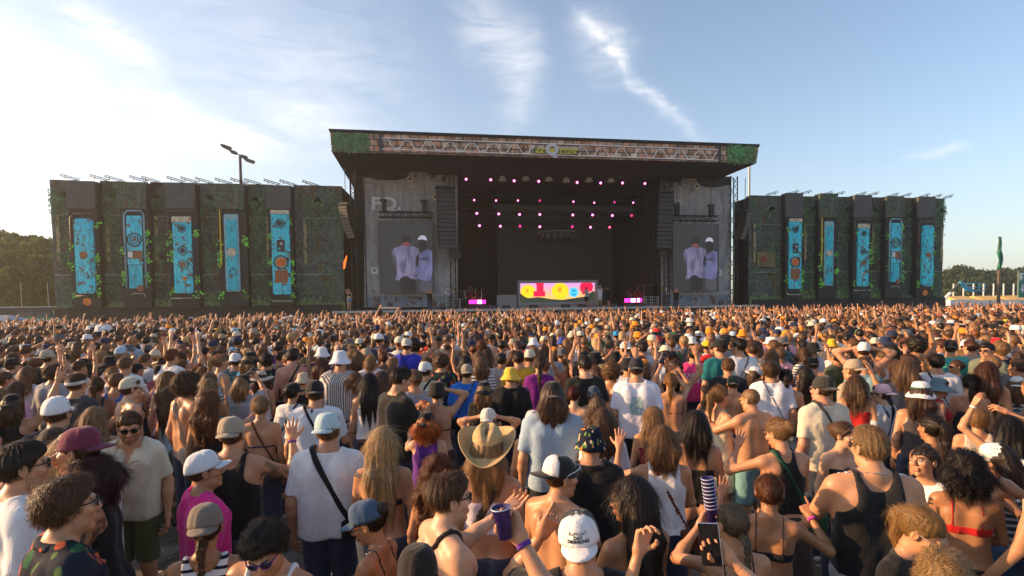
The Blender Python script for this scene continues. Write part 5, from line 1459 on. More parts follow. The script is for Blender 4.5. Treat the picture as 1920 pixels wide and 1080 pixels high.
# name board
sign = empty('name_board', (0, 0, 0), parent=roof); bpy.context.view_layer.update()
m = MB(); m.prism([Q(998.5, 276.5), Q(1088, 277), Q(1082, 292.5), Q(998.5, 290)], -.10, -.062); m.build('board_edge', S['white'], sign)
m = MB(); m.prism([Q(1000, 278), Q(1086, 278.6), Q(1081, 291), Q(1000, 288.8)], -.125, -.102); m.build('board_rim', simple('navy_print', (.01, .015, .05), .6), sign)
m = MB(); m.prism([Q(1002, 279), Q(1083.6, 279.6), Q(1079.5, 289.8), Q(1002, 287.8)], -.15, -.127); m.build('board_face', simple('yellow_sign_face', (.62, .55, .05), .6, noise=.15, nscale=2), sign)
tl = lambda px, py, dy=-.155: Matrix.Translation((Q(px, py)[0], dy, Q(px, py)[1])) @ Matrix.Rotation(R(1.2), 4, 'Y') @ Matrix.Rotation(R(90), 4, 'X')
inkm = simple('dark_lettering', (.02, .015, .02), .6)
a_ = text_obj('lettering', 'Fre', .50, inkm, sign, tl(1012.5, 283.3) @ Matrix.Diagonal((1.5, 1, 1, 1)), .01, space=1.05)
b_ = text_obj('lettering', 'uency', .50, inkm, sign, tl(1063.5, 284.4) @ Matrix.Diagonal((1.5, 1, 1, 1)), .01, space=1.05)
c_ = text_obj('big_letter', 'Q', 1.10, S['white'], sign, tl(1034, 282.8, -.175), .01, bold=.06)
d_ = text_obj('big_letter', 'Q', 1.02, simple('sign_blue', (.05, .10, .30), .5), sign, tl(1034, 282.8, -.21), .004, bold=.025)
e_ = text_obj('big_letter', 'Q', 1.02, simple('sign_pale', (.75, .75, .72), .5), sign, tl(1034, 282.8, -.23), .004, bold=0)
# towers and grey printed fronts
def tower(px, py0, py1, w, lb):
    a = at(px, py0, YB); b = at(px, py1, YB); m = MB(); zb = 0.0
    m2 = truss(MB(), (0, 0, zb), (0, 0, a.z), w, int(a.z / w), .05, .028, sides=(0, 1, 2, 3))
    o = m2.build('truss_tower', S['blackmetal']); o.location = (a.x, YB + w/2 - .4, 0); return tag(o, lb, 'truss tower', 'stage truss towers')
tower(675, 320, 575, .62, 'tall black truss tower at the stage front\'s left corner')
tower(1372, 332, 575, .62, 'tall black truss tower at the stage front\'s right corner')
tower(846, 330, 575, .42, 'slim black truss tower beside the left speaker column')
tower(1247, 330, 575, .42, 'slim black truss tower beside the right speaker column')
tower(661, 335, 575, .32, 'thin truss mast just outside the left stage corner')
def stage_front(sgn, pxs, lb):
    """the printed grey metal front: pxs outer, inner; sgn -1 left, 1 right"""
    o_, i_ = pxs
    a = at(o_, 318, YB); b = at(i_, 318, YB)
    root = empty('stage_front_print', ((a.x + b.x)/2, YB, 0), label=lb, cat='printed stage front', group='printed stage fronts')
    ox_ = root.location.x
    def q(px, py): p = at(px, py, YB); return (p.x - ox_, p.z)
    def fx(t): return o_ + (i_ - o_) * t      # 0 outer, 1 inner
    yt, yb = (316, 576) if sgn < 0 else (331, 572)
    sy = lambda y: yt + (yb - yt) * (y - 318) / (576 - 318)
    def T(pts): 
        P = [q(fx(t), sy(y)) for t, y in pts]
        return P if sgn < 0 else list(reversed(P))
    m = MB(); m.prism(T([(0, 318), (1, 318), (1, 576), (0, 576)]), 0, .08); m.build('backing', S['panel'], root)
    def plate(nm, pts, mat, d0, d1):
        m = MB(); m.prism(T(pts), -d1, -d0); m.build(nm, mat, root)
    plate('dark_top_print', [(0, 318), (1, 318), (1, 330), (.72, 330), (.7, 322), (.5, 322), (.45, 336), (.28, 342), (0, 334)], simple('sooty_print', (.035, .028, .026), .8, noise=.5, nscale=1.2), .002, .012)
    plate('raised_rib', [(.0, 346), (.38, 345), (.66, 371), (.72, 380), (.70, 398), (.76, 400), (.80, 382), (.79, 372), (.62, 356), (.46, 340), (0, 341)], S['panel_hi'], .003, .06)
    plate('louvre_frame', [(.58, 331), (.64, 331), (.98, 350), (.98, 356)], S['panel_hi'], .002, .05)
    for k in range(5): plate('louvre', [(.66 + k*.06, 331), (.70 + k*.06, 331), (.67 + k*.06, 337 + k*3), (.64 + k*.06, 335 + k*3)], S['panel_dk'] if k % 2 else S['panel_hi'], .002, .03)
    for t, y in ((.49, 338), (.76, 371)):
        c = q(fx(t), sy(y)); m = MB(); disc(m, c[0], c[1], .28, -.06, n=14); b_ = m.build('bolt', S['cream'], root); m = MB(); disc(m, c[0], c[1], .11, -.092, n=10); m.build('bolt_centre', S['darkring'], b_)
    c = q(fx(.90), sy(547)); m = MB(); ring(m, c[0], c[1], .27, -.02, .12); m.build('port_ring', S['white'], root)
    plate('pale_band', [(.80, 530), (1, 530), (1, 534), (.80, 534)], S['panel_hi'], .002, .03)
    for k in range(3): plate('warning_stripe', [(.95 + k*.02 - .02, 540), (.965 + k*.02 - .02, 540), (1.0 + k*.0, 548), (.985 + k*.0, 548)], S['yellow'] if k % 2 == 0 else S['panel_dk'], .002, .012)
    plate('pale_band', [(0, 549), (.20, 551), (.20, 553), (0, 553)], S['panel_hi'], .002, .03)
    m = MB(); m.prism(T([(.03, 556), (.97, 556), (.97, 575), (.03, 575)]), -.02, -.002); m.build('stained_base', rusted('stained_blue_base', (.16, .22, .28), (.10, .05, .04), .52, 6, .9), root)
    plate('white_notice', [(.075, 502), (.15, 502), (.15, 514), (.075, 514)] if sgn < 0 else [(.13, 505), (.22, 505), (.22, 517), (.13, 517)], S['white'], .01, .03)
    plate('notice_mark', [(.10, 505), (.12, 505), (.12, 510), (.10, 510)] if sgn < 0 else [(.165, 508), (.185, 508), (.185, 513), (.165, 513)], S['panel_dk'], .032, .04)
    if sgn < 0:
        p = q(724, 383); t_ = text_obj('painted_letters', 'FQ.', 1.35, S['white'], root, Matrix.Translation((p[0], -.04, p[1])) @ Matrix.Rotation(R(90), 4, 'X') @ Matrix.Diagonal((1.15, 1, 1, 1)), .005, bold=.05)
        p = q(711, 367); text_obj('painted_letters', 'SPACE', .34, S['panel_hi'], root, Matrix.Translation((p[0], -.03, p[1])) @ Matrix.Rotation(R(90), 4, 'X'), .005)
    return root, q
stage_front(-1, (683, 858), 'grey riveted metal print with white FQ. lettering, left of the stage opening')
stage_front(1, (1370, 1240), 'grey riveted metal print with two round bolts, right of the stage opening')
# video screens
def em(name, col, s=1.0, tex=False):
    m = simple(name, (0.0, 0.0, 0.0), .5, emis=col, estr=s)
    if tex:      # a picture on a screen: soft folds of cloth shown in it
        nt = m.node_tree; n = nt.nodes; l = nt.links; b = n['Principled BSDF']; tc = n.new('ShaderNodeTexCoord'); mp = n.new('ShaderNodeMapping'); mp.inputs['Scale'].default_value = (1.5, 1, .45); l.new(tc.outputs['Object'], mp.inputs[0])
        t = n.new('ShaderNodeTexNoise'); t.inputs['Scale'].default_value = 1.6; t.inputs['Detail'].default_value = 5; t.inputs['Distortion'].default_value = .8; l.new(mp.outputs[0], t.inputs['Vector'])
        r = n.new('ShaderNodeMapRange'); l.new(t.outputs['Fac'], r.inputs[0]); r.inputs[1].default_value = .3; r.inputs[2].default_value = .7; r.inputs[3].default_value = .35 * s; r.inputs[4].default_value = 1.35 * s; l.new(r.outputs[0], b.inputs['Emission Strength'])
    return m
S['scr_dark'] = simple('dark_led_screen', (.028, .028, .030), .5, emis=(.012, .012, .013), estr=1)
S['scr_shirt'] = em('screen_lilac_shirt', (.095, .085, .15), tex=True); S['scr_shirt2'] = em('screen_blue_shirt', (.075, .08, .17), tex=True); S['scr_dim'] = em('screen_dim_shape', (.035, .035, .045)); S['scr_cap'] = em('screen_white_cap', (.25, .25, .32)); S['scr_skin'] = em('screen_red_skin', (.10, .03, .03))
S['scr_black'] = em('screen_black', (.008, .007, .008))
def big_screen(x0, x1, y0, y1, lb):
    Ys = YB - .8
    a = at(x0, y0, Ys); b = at(x1, y1, Ys); root = empty('video_screen', ((a.x + b.x)/2, Ys, 0), label=lb, cat='video screen', group='tall video screens beside the stage')
    W = b.x - a.x; H = a.z - b.z
    Pq = lambda u, v: (-W/2 + W*u, a.z - H*v)
    m = MB(); m.box((-W/2, 0, b.z), (W/2, .25, a.z)); m.build('screen_panel', S['scr_dark'], root)
    m = MB()
    for c, d in (((-W/2 - .05, b.z - .05), (-W/2 - .003, a.z + .05)), ((W/2 + .003, b.z - .05), (W/2 + .05, a.z + .05))): m.box((c[0], -.03, c[1]), (d[0], .2, d[1]))
    m.build('screen_edge', S['panel_dk'], root)
    def shp(nm, pts, mat, d): m = MB(); m.prism([Pq(*p) for p in pts], -d - .004, -d); m.build(nm, mat, root)
    shp('shown_shirt', [(.26, .38), (.42, .335), (.58, .335), (.72, .38), (.74, .44), (.68, .50), (.66, .60), (.69, .81), (.56, .80), (.50, .76), (.42, .77), (.36, .82), (.27, .82), (.31, .72), (.30, .55), (.27, .48), (.21, .45)], S['scr_shirt'], .001)
    shp('shown_head', [(.43, .345), (.43, .29), (.50, .275), (.56, .29), (.56, .345)], S['scr_skin'], .006); shp('shown_hair', [(.415, .30), (.41, .24), (.45, .205), (.53, .20), (.575, .235), (.575, .30), (.50, .285)], S['scr_black'], .011); shp('shown_trousers', [(.36, .80), (.44, .775), (.50, .76), (.57, .80), (.66, .815), (.66, .99), (.38, .99)], S['scr_black'], .006)
    shp('shown_shirt', [(.70, .50), (.78, .43), (.90, .39), (.985, .42), (.985, .70), (.95, .83), (.80, .83), (.70, .80), (.67, .65)], S['scr_shirt2'], .006)
    shp('shown_cap', [(.72, .245), (.75, .21), (.80, .195), (.86, .205), (.89, .24), (.89, .27), (.80, .25), (.72, .262)], S['scr_cap'], .006)
    shp('shown_shadow_head', [(.73, .264), (.80, .252), (.885, .272), (.88, .36), (.85, .41), (.80, .44), (.75, .40), (.72, .33)], S['scr_black'], .006)
    for k in range(7): shp('shirt_lettering', [(.74 + k*.025, .50 + .015*(k % 2)), (.755 + k*.025, .50 + .012*((k+1) % 2)), (.757 + k*.025, .545), (.742 + k*.025, .55)], S['scr_black'], .011)
    shp('shown_trousers', [(.72, .835), (.97, .835), (.975, .99), (.75, .99)], S['scr_dim'], .006)
    shp('shown_arm', [(.215, .45), (.27, .48), (.29, .56), (.26, .62), (.235, .56)], S['scr_dim'], .001)
    shp('shown_arm', [(.69, .49), (.735, .45), (.72, .60), (.70, .66), (.675, .60)], S['scr_black'], .011)
    shp('screen_streak', [(.87, .03), (.885, .03), (.885, .18), (.87, .18)], S['scr_dim'], .001)
    # truss and chain hoists above
    m = truss(MB(), (-W/2 - .05, .1, a.z + .50), (W/2 + .05, .1, a.z + .50), .42, 14, .035, .022, sides=(0, 1, 2, 3)); m.build('hanging_truss', S['blackmetal'], root)
    for u in (.1, .86):
        m = MB(); m.cbox((-W/2 + W*u, .1, a.z + 1.15), .36, .3, .75); m.cbox((-W/2 + W*u - .05, .1, a.z + 1.6), .55, .2, .18); m.tube([(-W/2 + W*u, .1, a.z + 1.6), (-W/2 + W*u, .1, a.z + 5.0)], .022, 4); m.build('chain_hoist', S['blackmetal'], root)
big_screen(711, 813, 414, 549, 'tall video screen showing two men in pale shirts, left of stage')
big_screen(1262, 1346, 420, 545, 'tall video screen showing two men in pale shirts, right of stage')
# speaker columns
def line_array(pts, w, d, n, lb, tilt=0, name='speaker_column', rz=0, grille=None):
    (px0, py0), (px1, py1) = pts; Ys = d
    a = at(px0, py0, Ys); b = at(px1, py1, Ys)
    root = empty(name, (a.x, Ys, a.z), rz, label=lb, cat='loudspeakers', group='hanging speaker columns')
    h = (a.z - b.z) / n; dx = b.x - a.x
    for k in range(n):
        t = (k + .5) / n; an = R(tilt) * t
        m = MB(); off = dx * (t ** (1.0 if abs(dx) < .4 else 1.7)); yo = tilt * .02 * t * t
        c = Vector((off, yo, -h * (k + .5)))
        m.cbox(c, w, .75, h * .93, rot=Matrix.Rotation(an * .6, 3, 'X')); bx = m.build('speaker_box', S['blackmetal'], root)
        m = MB(); m.cbox(c + Vector((0, -.385, 0)), w * .88, .012, h * .72, rot=Matrix.Rotation(an * .6, 3, 'X')); m.build('grille', grille or S['panel_dk'], bx)
    m = MB(); m.cbox((0, 0, .18), w * 1.1, .6, .16); m.tube([(0, 0, .2), (0, 0, 3.0)], .03, 4); m.build('flying_frame', S['blackmetal'], root)
line_array(((835, 356), (839, 466)), 1.45, YB - 1.6, 14, 'big black speaker column hanging left of the stage opening', 8)
line_array(((852, 468), (854, 484)), .85, YB - 1.0, 3, 'short row of small speakers under the left big speaker column', 4)
line_array(((1246, 364), (1243, 466)), 1.35, YB - 1.6, 13, 'big black speaker column hanging right of the stage opening', 8)
line_array(((1240, 466), (1240, 480)), .75, YB - 1.0, 3, 'short row of small speakers under the right big speaker column', 4)
line_array(((648, 387), (663, 447)), .75, YB - 1.5, 10, 'curved brownish speaker column between left wall and stage', 14, rz=R(-28), grille=simple('brown_grille', (.10, .08, .06), .7, noise=.3, nscale=20))
line_array(((1397, 400), (1384, 449)), .70, YB - 1.0, 9, 'curved black speaker column between right wall and stage', 14, rz=R(28), grille=simple('tan_grille', (.13, .11, .08), .7, noise=.3, nscale=20))

# the dark box of the stage
def depthbox(x0, x1, y0, y1, Ya, Yb, nm, lb, cat): pass
zdeck = at(1000, 578, YB - 1).z; print('deck', zdeck)
dl, dr = at(622, 581, YB - 1.2), at(1424, 573, YB - 1.2)
deck = empty('stage_deck', ((dl.x + dr.x)/2, YB, 0), label='black stage deck with a thin pale metal front edge', cat='stage deck'); ox = deck.location.x
m = MB(); m.box((dl.x - ox, -1.15, 0), (dr.x - ox, 16, zdeck - .02)); m.build('platform', S['skirt'], deck)
m = MB(); m.box((dl.x - ox, -1.22, zdeck - .16), (dr.x - ox, -1.153, zdeck + .02))
m.build('front_edge', S['lip'], deck)
m = MB(); m.box((at(865, 570, YB).x - ox, -.9, zdeck - .018), (at(1238, 570, YB).x - ox, 15.5, zdeck + .01)); m.build('stage_floor', simple('scuffed_dark_floor', (.03, .03, .032), .35, noise=.3, nscale=2), deck)
xa, xb = at(862, 450, YB + .3).x, at(1236, 450, YB + .3).x; ztop = zl - .1
house = empty('stage_house', ((xa + xb)/2, YB, 0), label='black draped stage house behind the opening', cat='stage house'); ox = house.location.x
m = MB(); m.box((xa - ox - 5.5, 14.0, 0), (xb - ox + 5.5, 14.38, zl - .021)); m.build('back_drape', S['black'], house)
for sx, x_ in ((-1, xa - ox - .4), (1, xb - ox + .4)):
    m = MB()
    V = []; F = []
    for i in range(60):
        yy = .9 + 13 * i / 59; V += [(x_ + .16 * math.sin(i * 1.4), yy, zdeck), (x_ + .16 * math.sin(i * 1.4), yy, ztop)]
        if i: F.append((2*i-2, 2*i, 2*i+1, 2*i-1))
    mk('side_drape', V, F, S['black'], house)
m = MB(); m.box((at(669, 400, YB).x - ox, .6, 0), (at(683, 400, YB).x - ox, 14.4, ztop)); m.build('outer_side_cover', S['black'], house); m = MB(); m.box((at(1371, 400, YB).x - ox, .6, 0), (at(1378, 400, YB).x - ox, 14.4, ztop)); m.build('outer_side_cover', S['black'], house)
for q0, q1, q2, lb in (((641, 351), (667, 378), 'l', 'black cloth return between left wall and stage'), ((1403, 367), (1380, 388), 'r', 'black cloth return between right wall and stage')):
    a = at(*q0, YW + .05); b = at(*q1, YW + 3); m = MB()
    m.add([(a.x, YW + .05, 0), (b.x, YW + 3, 0), (b.x, YW + 3, b.z), (a.x, YW + .05, a.z)], [(0, 1, 2, 3), (3, 2, 1, 0)] if False else [(0, 1, 2, 3)]); o = m.build('cloth_return', S['black']); solid(o, .06); tag(o, lb, 'cloth return', 'black cloth returns')
orange_l = simple('orange_light_panel', (.02, .01, .0), .5, emis=(1.0, .16, .02), estr=1.1)
m = MB(); poly_plate(m, [(644, 492), (650, 478), (651, 481), (647, 503), (644, 505)], YW + .0, .05); tag(m.build('warning_flag', orange_l), 'small glowing orange strip beside the left stage tower', 'light strip')
# back screen
m = MB(); Yk = YB + 13.5
a = at(931, 380, Yk); b = at(1148, 572, Yk); root = empty('back_screen', ((a.x+b.x)/2, Yk, 0), label='wide dark faintly glowing screen filling the back of the stage', cat='back screen'); ox = root.location.x
m.box((a.x - ox, 0, zdeck), (b.x - ox, .3, at(1000, 395, Yk).z)); m.build('screen_panel', simple('faint_glow_screen', (.014, .013, .014), .6, emis=(.003, .003, .003), estr=1, noise=.15, nscale=1), root)  # the dark panel is given a faint even glow of its own
# low colourful led screen
Yl = YB + 8
def rect3(x0, y0, x1, y1, Y, mb, t=.05, o=0):
    a = at(x0, y0, Y); b = at(x1, y1, Y); mb.box((a.x - o, -t, b.z), (b.x - o, 0, a.z))
a = at(971, 527, Yl); b = at(1119, 571, Yl); led = empty('led_wall', ((a.x+b.x)/2, Yl, 0), label='low bright screen of balloon shapes in a pale grey frame', cat='screen'); ox = led.location.x
q = lambda px, py: (at(px, py, Yl).x - ox, at(px, py, Yl).z)
m = MB(); m.box((a.x - ox, 0, zdeck), (b.x - ox, .8, a.z)); m.build('housing', S['frame'], led)
m = MB()
for r_ in ((970, 526, 1120, 530), (970, 530, 975.3, 571), (1115, 530, 1120, 571), (975.3, 567.5, 1115, 571)):
    c0, c1 = q(r_[0], r_[1]), q(r_[2], r_[3]); m.box((c0[0], -.18, c1[1]), (c1[0], -.002, c0[1]))
m.build('frame', S['frame'], led)
skyl = bpy.data.materials.new('screen_sunset'); skyl.use_nodes = True; nt = skyl.node_tree; nt.nodes.clear()
o_ = nt.nodes.new('ShaderNodeOutputMaterial'); e = nt.nodes.new('ShaderNodeEmission'); nt.links.new(e.outputs[0], o_.inputs[0]); tc = nt.nodes.new('ShaderNodeTexCoord'); sp = nt.nodes.new('ShaderNodeSeparateXYZ'); nt.links.new(tc.outputs['Generated'], sp.inputs[0]); cr = nt.nodes.new('ShaderNodeValToRGB'); nt.links.new(sp.outputs[2], cr.inputs[0]); nt.links.new(cr.outputs[0], e.inputs[0])
cr.color_ramp.elements[0].color = (1.0, .50, .03, 1); cr.color_ramp.elements[0].position = .1; cr.color_ramp.elements[1].color = (.50, .25, .60, 1); cr.color_ramp.elements.new(.5).color = (.95, .36, .25, 1)
m = MB(); c0, c1 = q(975.3, 530), q(1115, 567.5); m.box((c0[0], -.03, c1[1]), (c1[0], -.002, c0[1])); m.build('shown_sunset', skyl, led)
E = {'y': em('screen_yellow', (1, .50, .01)), 'r': em('screen_red', (.90, .005, .05)), 'b': em('screen_blue', (.05, .45, .95)), 'd': em('screen_dark_field', (.02, .03, .02)), 'o': em('screen_orange_shade', (.75, .25, .01))}
def lit(nm, pts, mat, d): m = MB(); m.prism([q(*p) for p in pts], -.03 - d - .01, -.03 - d); m.build(nm, mat, led)
def ell(cx, cy, rx, ry, n=22): return [(cx + rx*math.cos(2*math.pi*k/n), cy + ry*math.sin(2*math.pi*k/n)) for k in range(n)]
lit('shown_ball', ell(990, 546, 13.5, 12), E['y'], .004); lit('shown_hole', ell(988, 545, 2.5, 3.5), E['o'], .018)
lit('shown_letter', [(1004, 530.2), (1019, 530.2), (1019, 546), (1022, 546), (1022, 556), (1000, 556), (1000, 546), (1006, 546), (1006, 533), (1004, 533)], E['r'], .02)
lit('shown_ball', ell(1050, 545.5, 16, 15), E['y'], .02); lit('shown_hole', ell(1049, 543, 4, 5.5), E['o'], .034)
lit('shown_ball', ell(1075.5, 548, 8.5, 9.5), E['b'], .004); lit('shown_mark', ell(1075.5, 545, 3, 2.2), em('screen_deep_blue', (.01, .18, .5)), .02); lit('shown_mark', [(1072, 551), (1080, 551), (1079, 553.5), (1073, 553.5)], bpy.data.materials['screen_deep_blue'], .02)
lit('shown_ball', [(1087, 540), (1088, 533), (1092, 530.2), (1109, 530.2), (1112, 536), (1110, 545), (1102, 549), (1096, 549), (1094, 553), (1091, 552), (1092, 547), (1088, 545)], E['r'], .004)
lit('shown_field', [(975.4, 550), (983, 556), (990, 559), (1010, 557), (1035, 561), (1055, 562), (1075, 559), (1095, 556), (1112, 545), (1114.9, 548), (1114.9, 567.4), (975.4, 567.4)], E['d'], .05)
m = MB(); c0 = q(932, 553); c1 = q(970, 573); m.box((c0[0], .1, zdeck), (c1[0] - .02, .6, c0[1])); m.build('white_riser', S['frame'], led)
# pink led strips
pink = em('pink_light', (1.0, .02, .42), 3.0); pinkw = em('pale_pink_light', (1, .35, .85), 6.0)
for i, (x0_, x1_, y_) in enumerate(((879, 911, 566), (1171, 1203, 563))):
    a = at(x0_, y_ - 3.2, YB + 2.5); b = at(x1_, y_ + 3.2, YB + 2.5); rt = empty('light_bar', ((a.x+b.x)/2, YB + 2.5, 0), label='row of glowing pink lamps low on the stage, %s of the balloon screen' % ('left', 'right')[i], cat='stage light', group='pink light bars')
    m = MB(); m.box((a.x - rt.location.x, .02, zdeck), (b.x - rt.location.x, .2, b.z)); m.build('stand', S['blackmetal'], rt)
    n_ = 8; W_ = (b.x - a.x) / n_
    for k in range(n_):
        m = MB(); m.box((a.x - rt.location.x + k*W_ + .03, -.1, b.z), (a.x - rt.location.x + (k+1)*W_ - .03, .1, a.z)); m.build('lamp', pinkw if k in (3, 4, 5, 6) and (k + i) % 3 else pink, rt)
# trusses above the stage
def htruss(px0, px1, py0, py1, Y, w, lb, name='ceiling_truss'):
    a = at(px0, py0, Y); b = at(px1, py1, Y); z = (a.z + b.z) / 2
    m = truss(MB(), (-(b.x-a.x)/2, 0, 0), ((b.x-a.x)/2, 0, 0), w, int((b.x-a.x)/w), .03, .018, sides=(0, 2, 3), seg=4); o = m.build(name, simple('dull_truss', (.05, .05, .05), .5, .4) if 'dull_truss' not in bpy.data.materials else bpy.data.materials['dull_truss'])
    o.location = ((a.x+b.x)/2, Y, z); return tag(o, lb, 'truss', 'trusses over the stage')
htruss(862, 1222, 322, 330, YB + 1, .5, 'frontmost truss carrying the bell lamps')
htruss(866, 1215, 368, 374, YB + 4, .4, 'second truss with a grey cloth roll below')
htruss(870, 1212, 396, 400, YB + 7, .4, 'third truss over the stage')
htruss(874, 1208, 418, 421, YB + 10, .4, 'rearmost truss over the stage')
lamp_on = em('pink_lens', (1, .22, .62), 5.0); lamp_red = em('orange_red_lens', (1, .12, .04), 4.0); lamp_dim = em('dim_pink_lens', (.5, .06, .10), 1.2); lamp_halo = em('pink_rim', (.55, .01, .22), 1.2)
NL = {}
def moving_head(px, py, Y, r, state='on', row=0):
    NL[row] = NL.get(row, -1) + 1
    p = at(px, py, Y); rt = empty('moving_lamp', p, label='small stage lamp with %s lens, %s on the %s truss' % ({'on': 'bright pink', 'red': 'orange red', 'dim': 'dim pink'}[state], nth(NL[row]), ('frontmost', 'second', 'third', 'rearmost')[row]), cat='stage lamp', group='pink lamps on the %s truss' % ('frontmost', 'second', 'third', 'rearmost')[row])
    m = MB(); tl_ = Matrix.Rotation(R(-74), 3, 'X'); m.lathe([(r*.2, .32), (r*.95, .26), (r*1.15, .1), (r*1.15, -.02), (r*.9, -.03)], 12, mat=tl_); m.build('lamp_head', simple('grey_lamp_body', (.10, .10, .11), .4, .3) if 'grey_lamp_body' not in bpy.data.materials else bpy.data.materials['grey_lamp_body'], rt, True)
    m = MB(); m.cbox((0, .05, .26), .30, .22, .16); m.cbox((-.17, .05, .12), .03, .1, .28); m.cbox((.17, .05, .12), .03, .1, .28); m.build('yoke', S['blackmetal'], rt)
    r *= .8; m = MB(); q0 = r * (.66 if state == 'on' else .55); m.lathe([(q0, -.035), (0, -.05)], 12, mat=tl_); m.build('lens', {'on': lamp_on, 'red': lamp_red, 'dim': lamp_dim}[state], rt)
    m = MB(); m.lathe([(r*1.02, -.032), (q0, -.034)], 12, mat=tl_); m.build('lens_rim', lamp_halo, rt)
row1 = [(874, 336), (920, 337), (964, 339), (1010, 340), (1082, 342), (1126, 343), (1167, 343), (1209, 344)]
for p in row1: moving_head(*p, YB + .9, .16, row=0)
st2 = ['on', 'on', 'on', 'dim', 'on', 'on', 'dim', 'on']
for p, s_ in zip([(889, 375), (930, 376), (971, 376), (1012, 376), (1075, 378), (1114, 380), (1152, 379), (1187, 380)], st2): moving_head(*p, YB + 3.8, .12, s_, 1)
for p, s_ in zip([(894, 400), (935, 401), (974, 402), (1012, 402), (1074, 403), (1111, 403), (1148, 404), (1184, 404)], ['on']*7 + ['dim']): moving_head(*p, YB + 6.8, .17, s_, 2)
for p, s_ in zip([(899, 423), (938, 424), (975, 424), (1012, 425), (1073, 425), (1107, 426), (1143, 426), (1178, 426)], ['on', 'on', 'dim', 'on', 'dim', 'on', 'red', 'on']): moving_head(*p, YB + 9.8, .18, s_, 3)
bell_m = simple('dull_aluminium_bell', (.75, .75, .76), .5, .1)
for i, (px, py) in enumerate(((942, 333), (986, 332), (1029, 333), (1062, 336), (1104, 335), (1146, 336))):
    p = at(px, py, YB + .9); rt = empty('bell_lamp', p, label='grey bell shaped lamp, %s on the frontmost truss' % nth(i), cat='stage lamp', group='grey bell lamps on the frontmost truss')
    m = MB(); m.lathe([(.04, .36), (.12, .34), (.18, .1), (.34, -.25), (.33, -.26), (.15, .05), (.0, .1)], 16); m.build('shade', bell_m, rt, True)
    m = MB(); m.lathe([(.10, .05), (.12, -.1), (.06, -.2), (0, -.22)], 10); m.build('bulb', S['panel_dk'], rt, True)
for i, (px, py) in enumerate(((865, 320), (914, 321), (962, 322), (1011, 323), (1081, 326), (1128, 327), (1173, 328), (1219, 329))):
    p = at(px, py, YB + .4); rt = empty('blinder_lamp', p, label='square of four small round bulbs, %s on the frontmost truss' % nth(i), cat='stage lamp', group='four bulb lamps on the frontmost truss')
    m = MB(); m.cbox((0, .05, 0), .36, .06, .36); m.build('backplate', S['blackmetal'], rt)
    for sx in (-1, 1):
        for sz in (-1, 1): m = MB(); disc(m, sx*.10, sz*.10, .065, .0, n=10); m.build('bulb', simple('warm_bulb', (.6, .55, .5), .3, emis=(.6, .5, .4), estr=.5) if 'warm_bulb' not in bpy.data.materials else bpy.data.materials['warm_bulb'], rt)
# cloth roll under second truss
m = MB(); a = at(922, 389, YB + 3.6); b = at(1190, 391, YB + 3.6); n_ = 40; V = []; F = []
for i in range(n_ + 1):
    u = i / n_; x = a.x + (b.x - a.x)*u; s_ = .10*math.sin(i*.9) + .06*math.sin(i*2.3); V += [(x, YB + 3.6, a.z + .28), (x, YB + 3.45, a.z + s_*.3), (x, YB + 3.6, a.z - .28 + s_)]
    if i:
        for k in range(2): F.append((3*i - 3 + k, 3*i + k, 3*i + k + 1, 3*i - 3 + k + 1))
tag(solid(mk('cloth_roll', V, F, simple('dark_grey_cloth', (.06, .06, .065), .8), None, True), .03), 'long dark grey cloth roll under the second truss', 'cloth')
# round chandelier truss
p = at(1045, 437, YB + 8); rt = empty('ring_truss', p, label='round dark truss ring with hanging lamps above mid stage', cat='truss ring')
m = MB(); pts = [(1.95*math.cos(a), 1.95*math.sin(a), 0) for a in [2*math.pi*k/28 for k in range(29)]]; m.tube(pts, .05, 5); m.tube([(x*.9, y*.9, -.2) for x, y, z in pts], .04, 5); m.build('ring', simple('dull_ring', (.45, .45, .42), .5, .1), rt)
for k in range(18):
    a = 2*math.pi*k/18; m = MB(); m.lathe([(.05, -.1), (.13, -.25), (.15, -.6), (.10, -.75), (0, -.78)], 8, org=(1.9*math.cos(a), 1.9*math.sin(a), 0)); m.build('hanging_lamp', S['panel_dk'], rt, True)
m = MB()
for k in range(4): a = 2*math.pi*k/4 + .4; m.tube([(1.9*math.cos(a), 1.9*math.sin(a), 0), (0, 0, 3.0)], .012, 3)
m.build('suspension_cable', S['blackmetal'], rt)
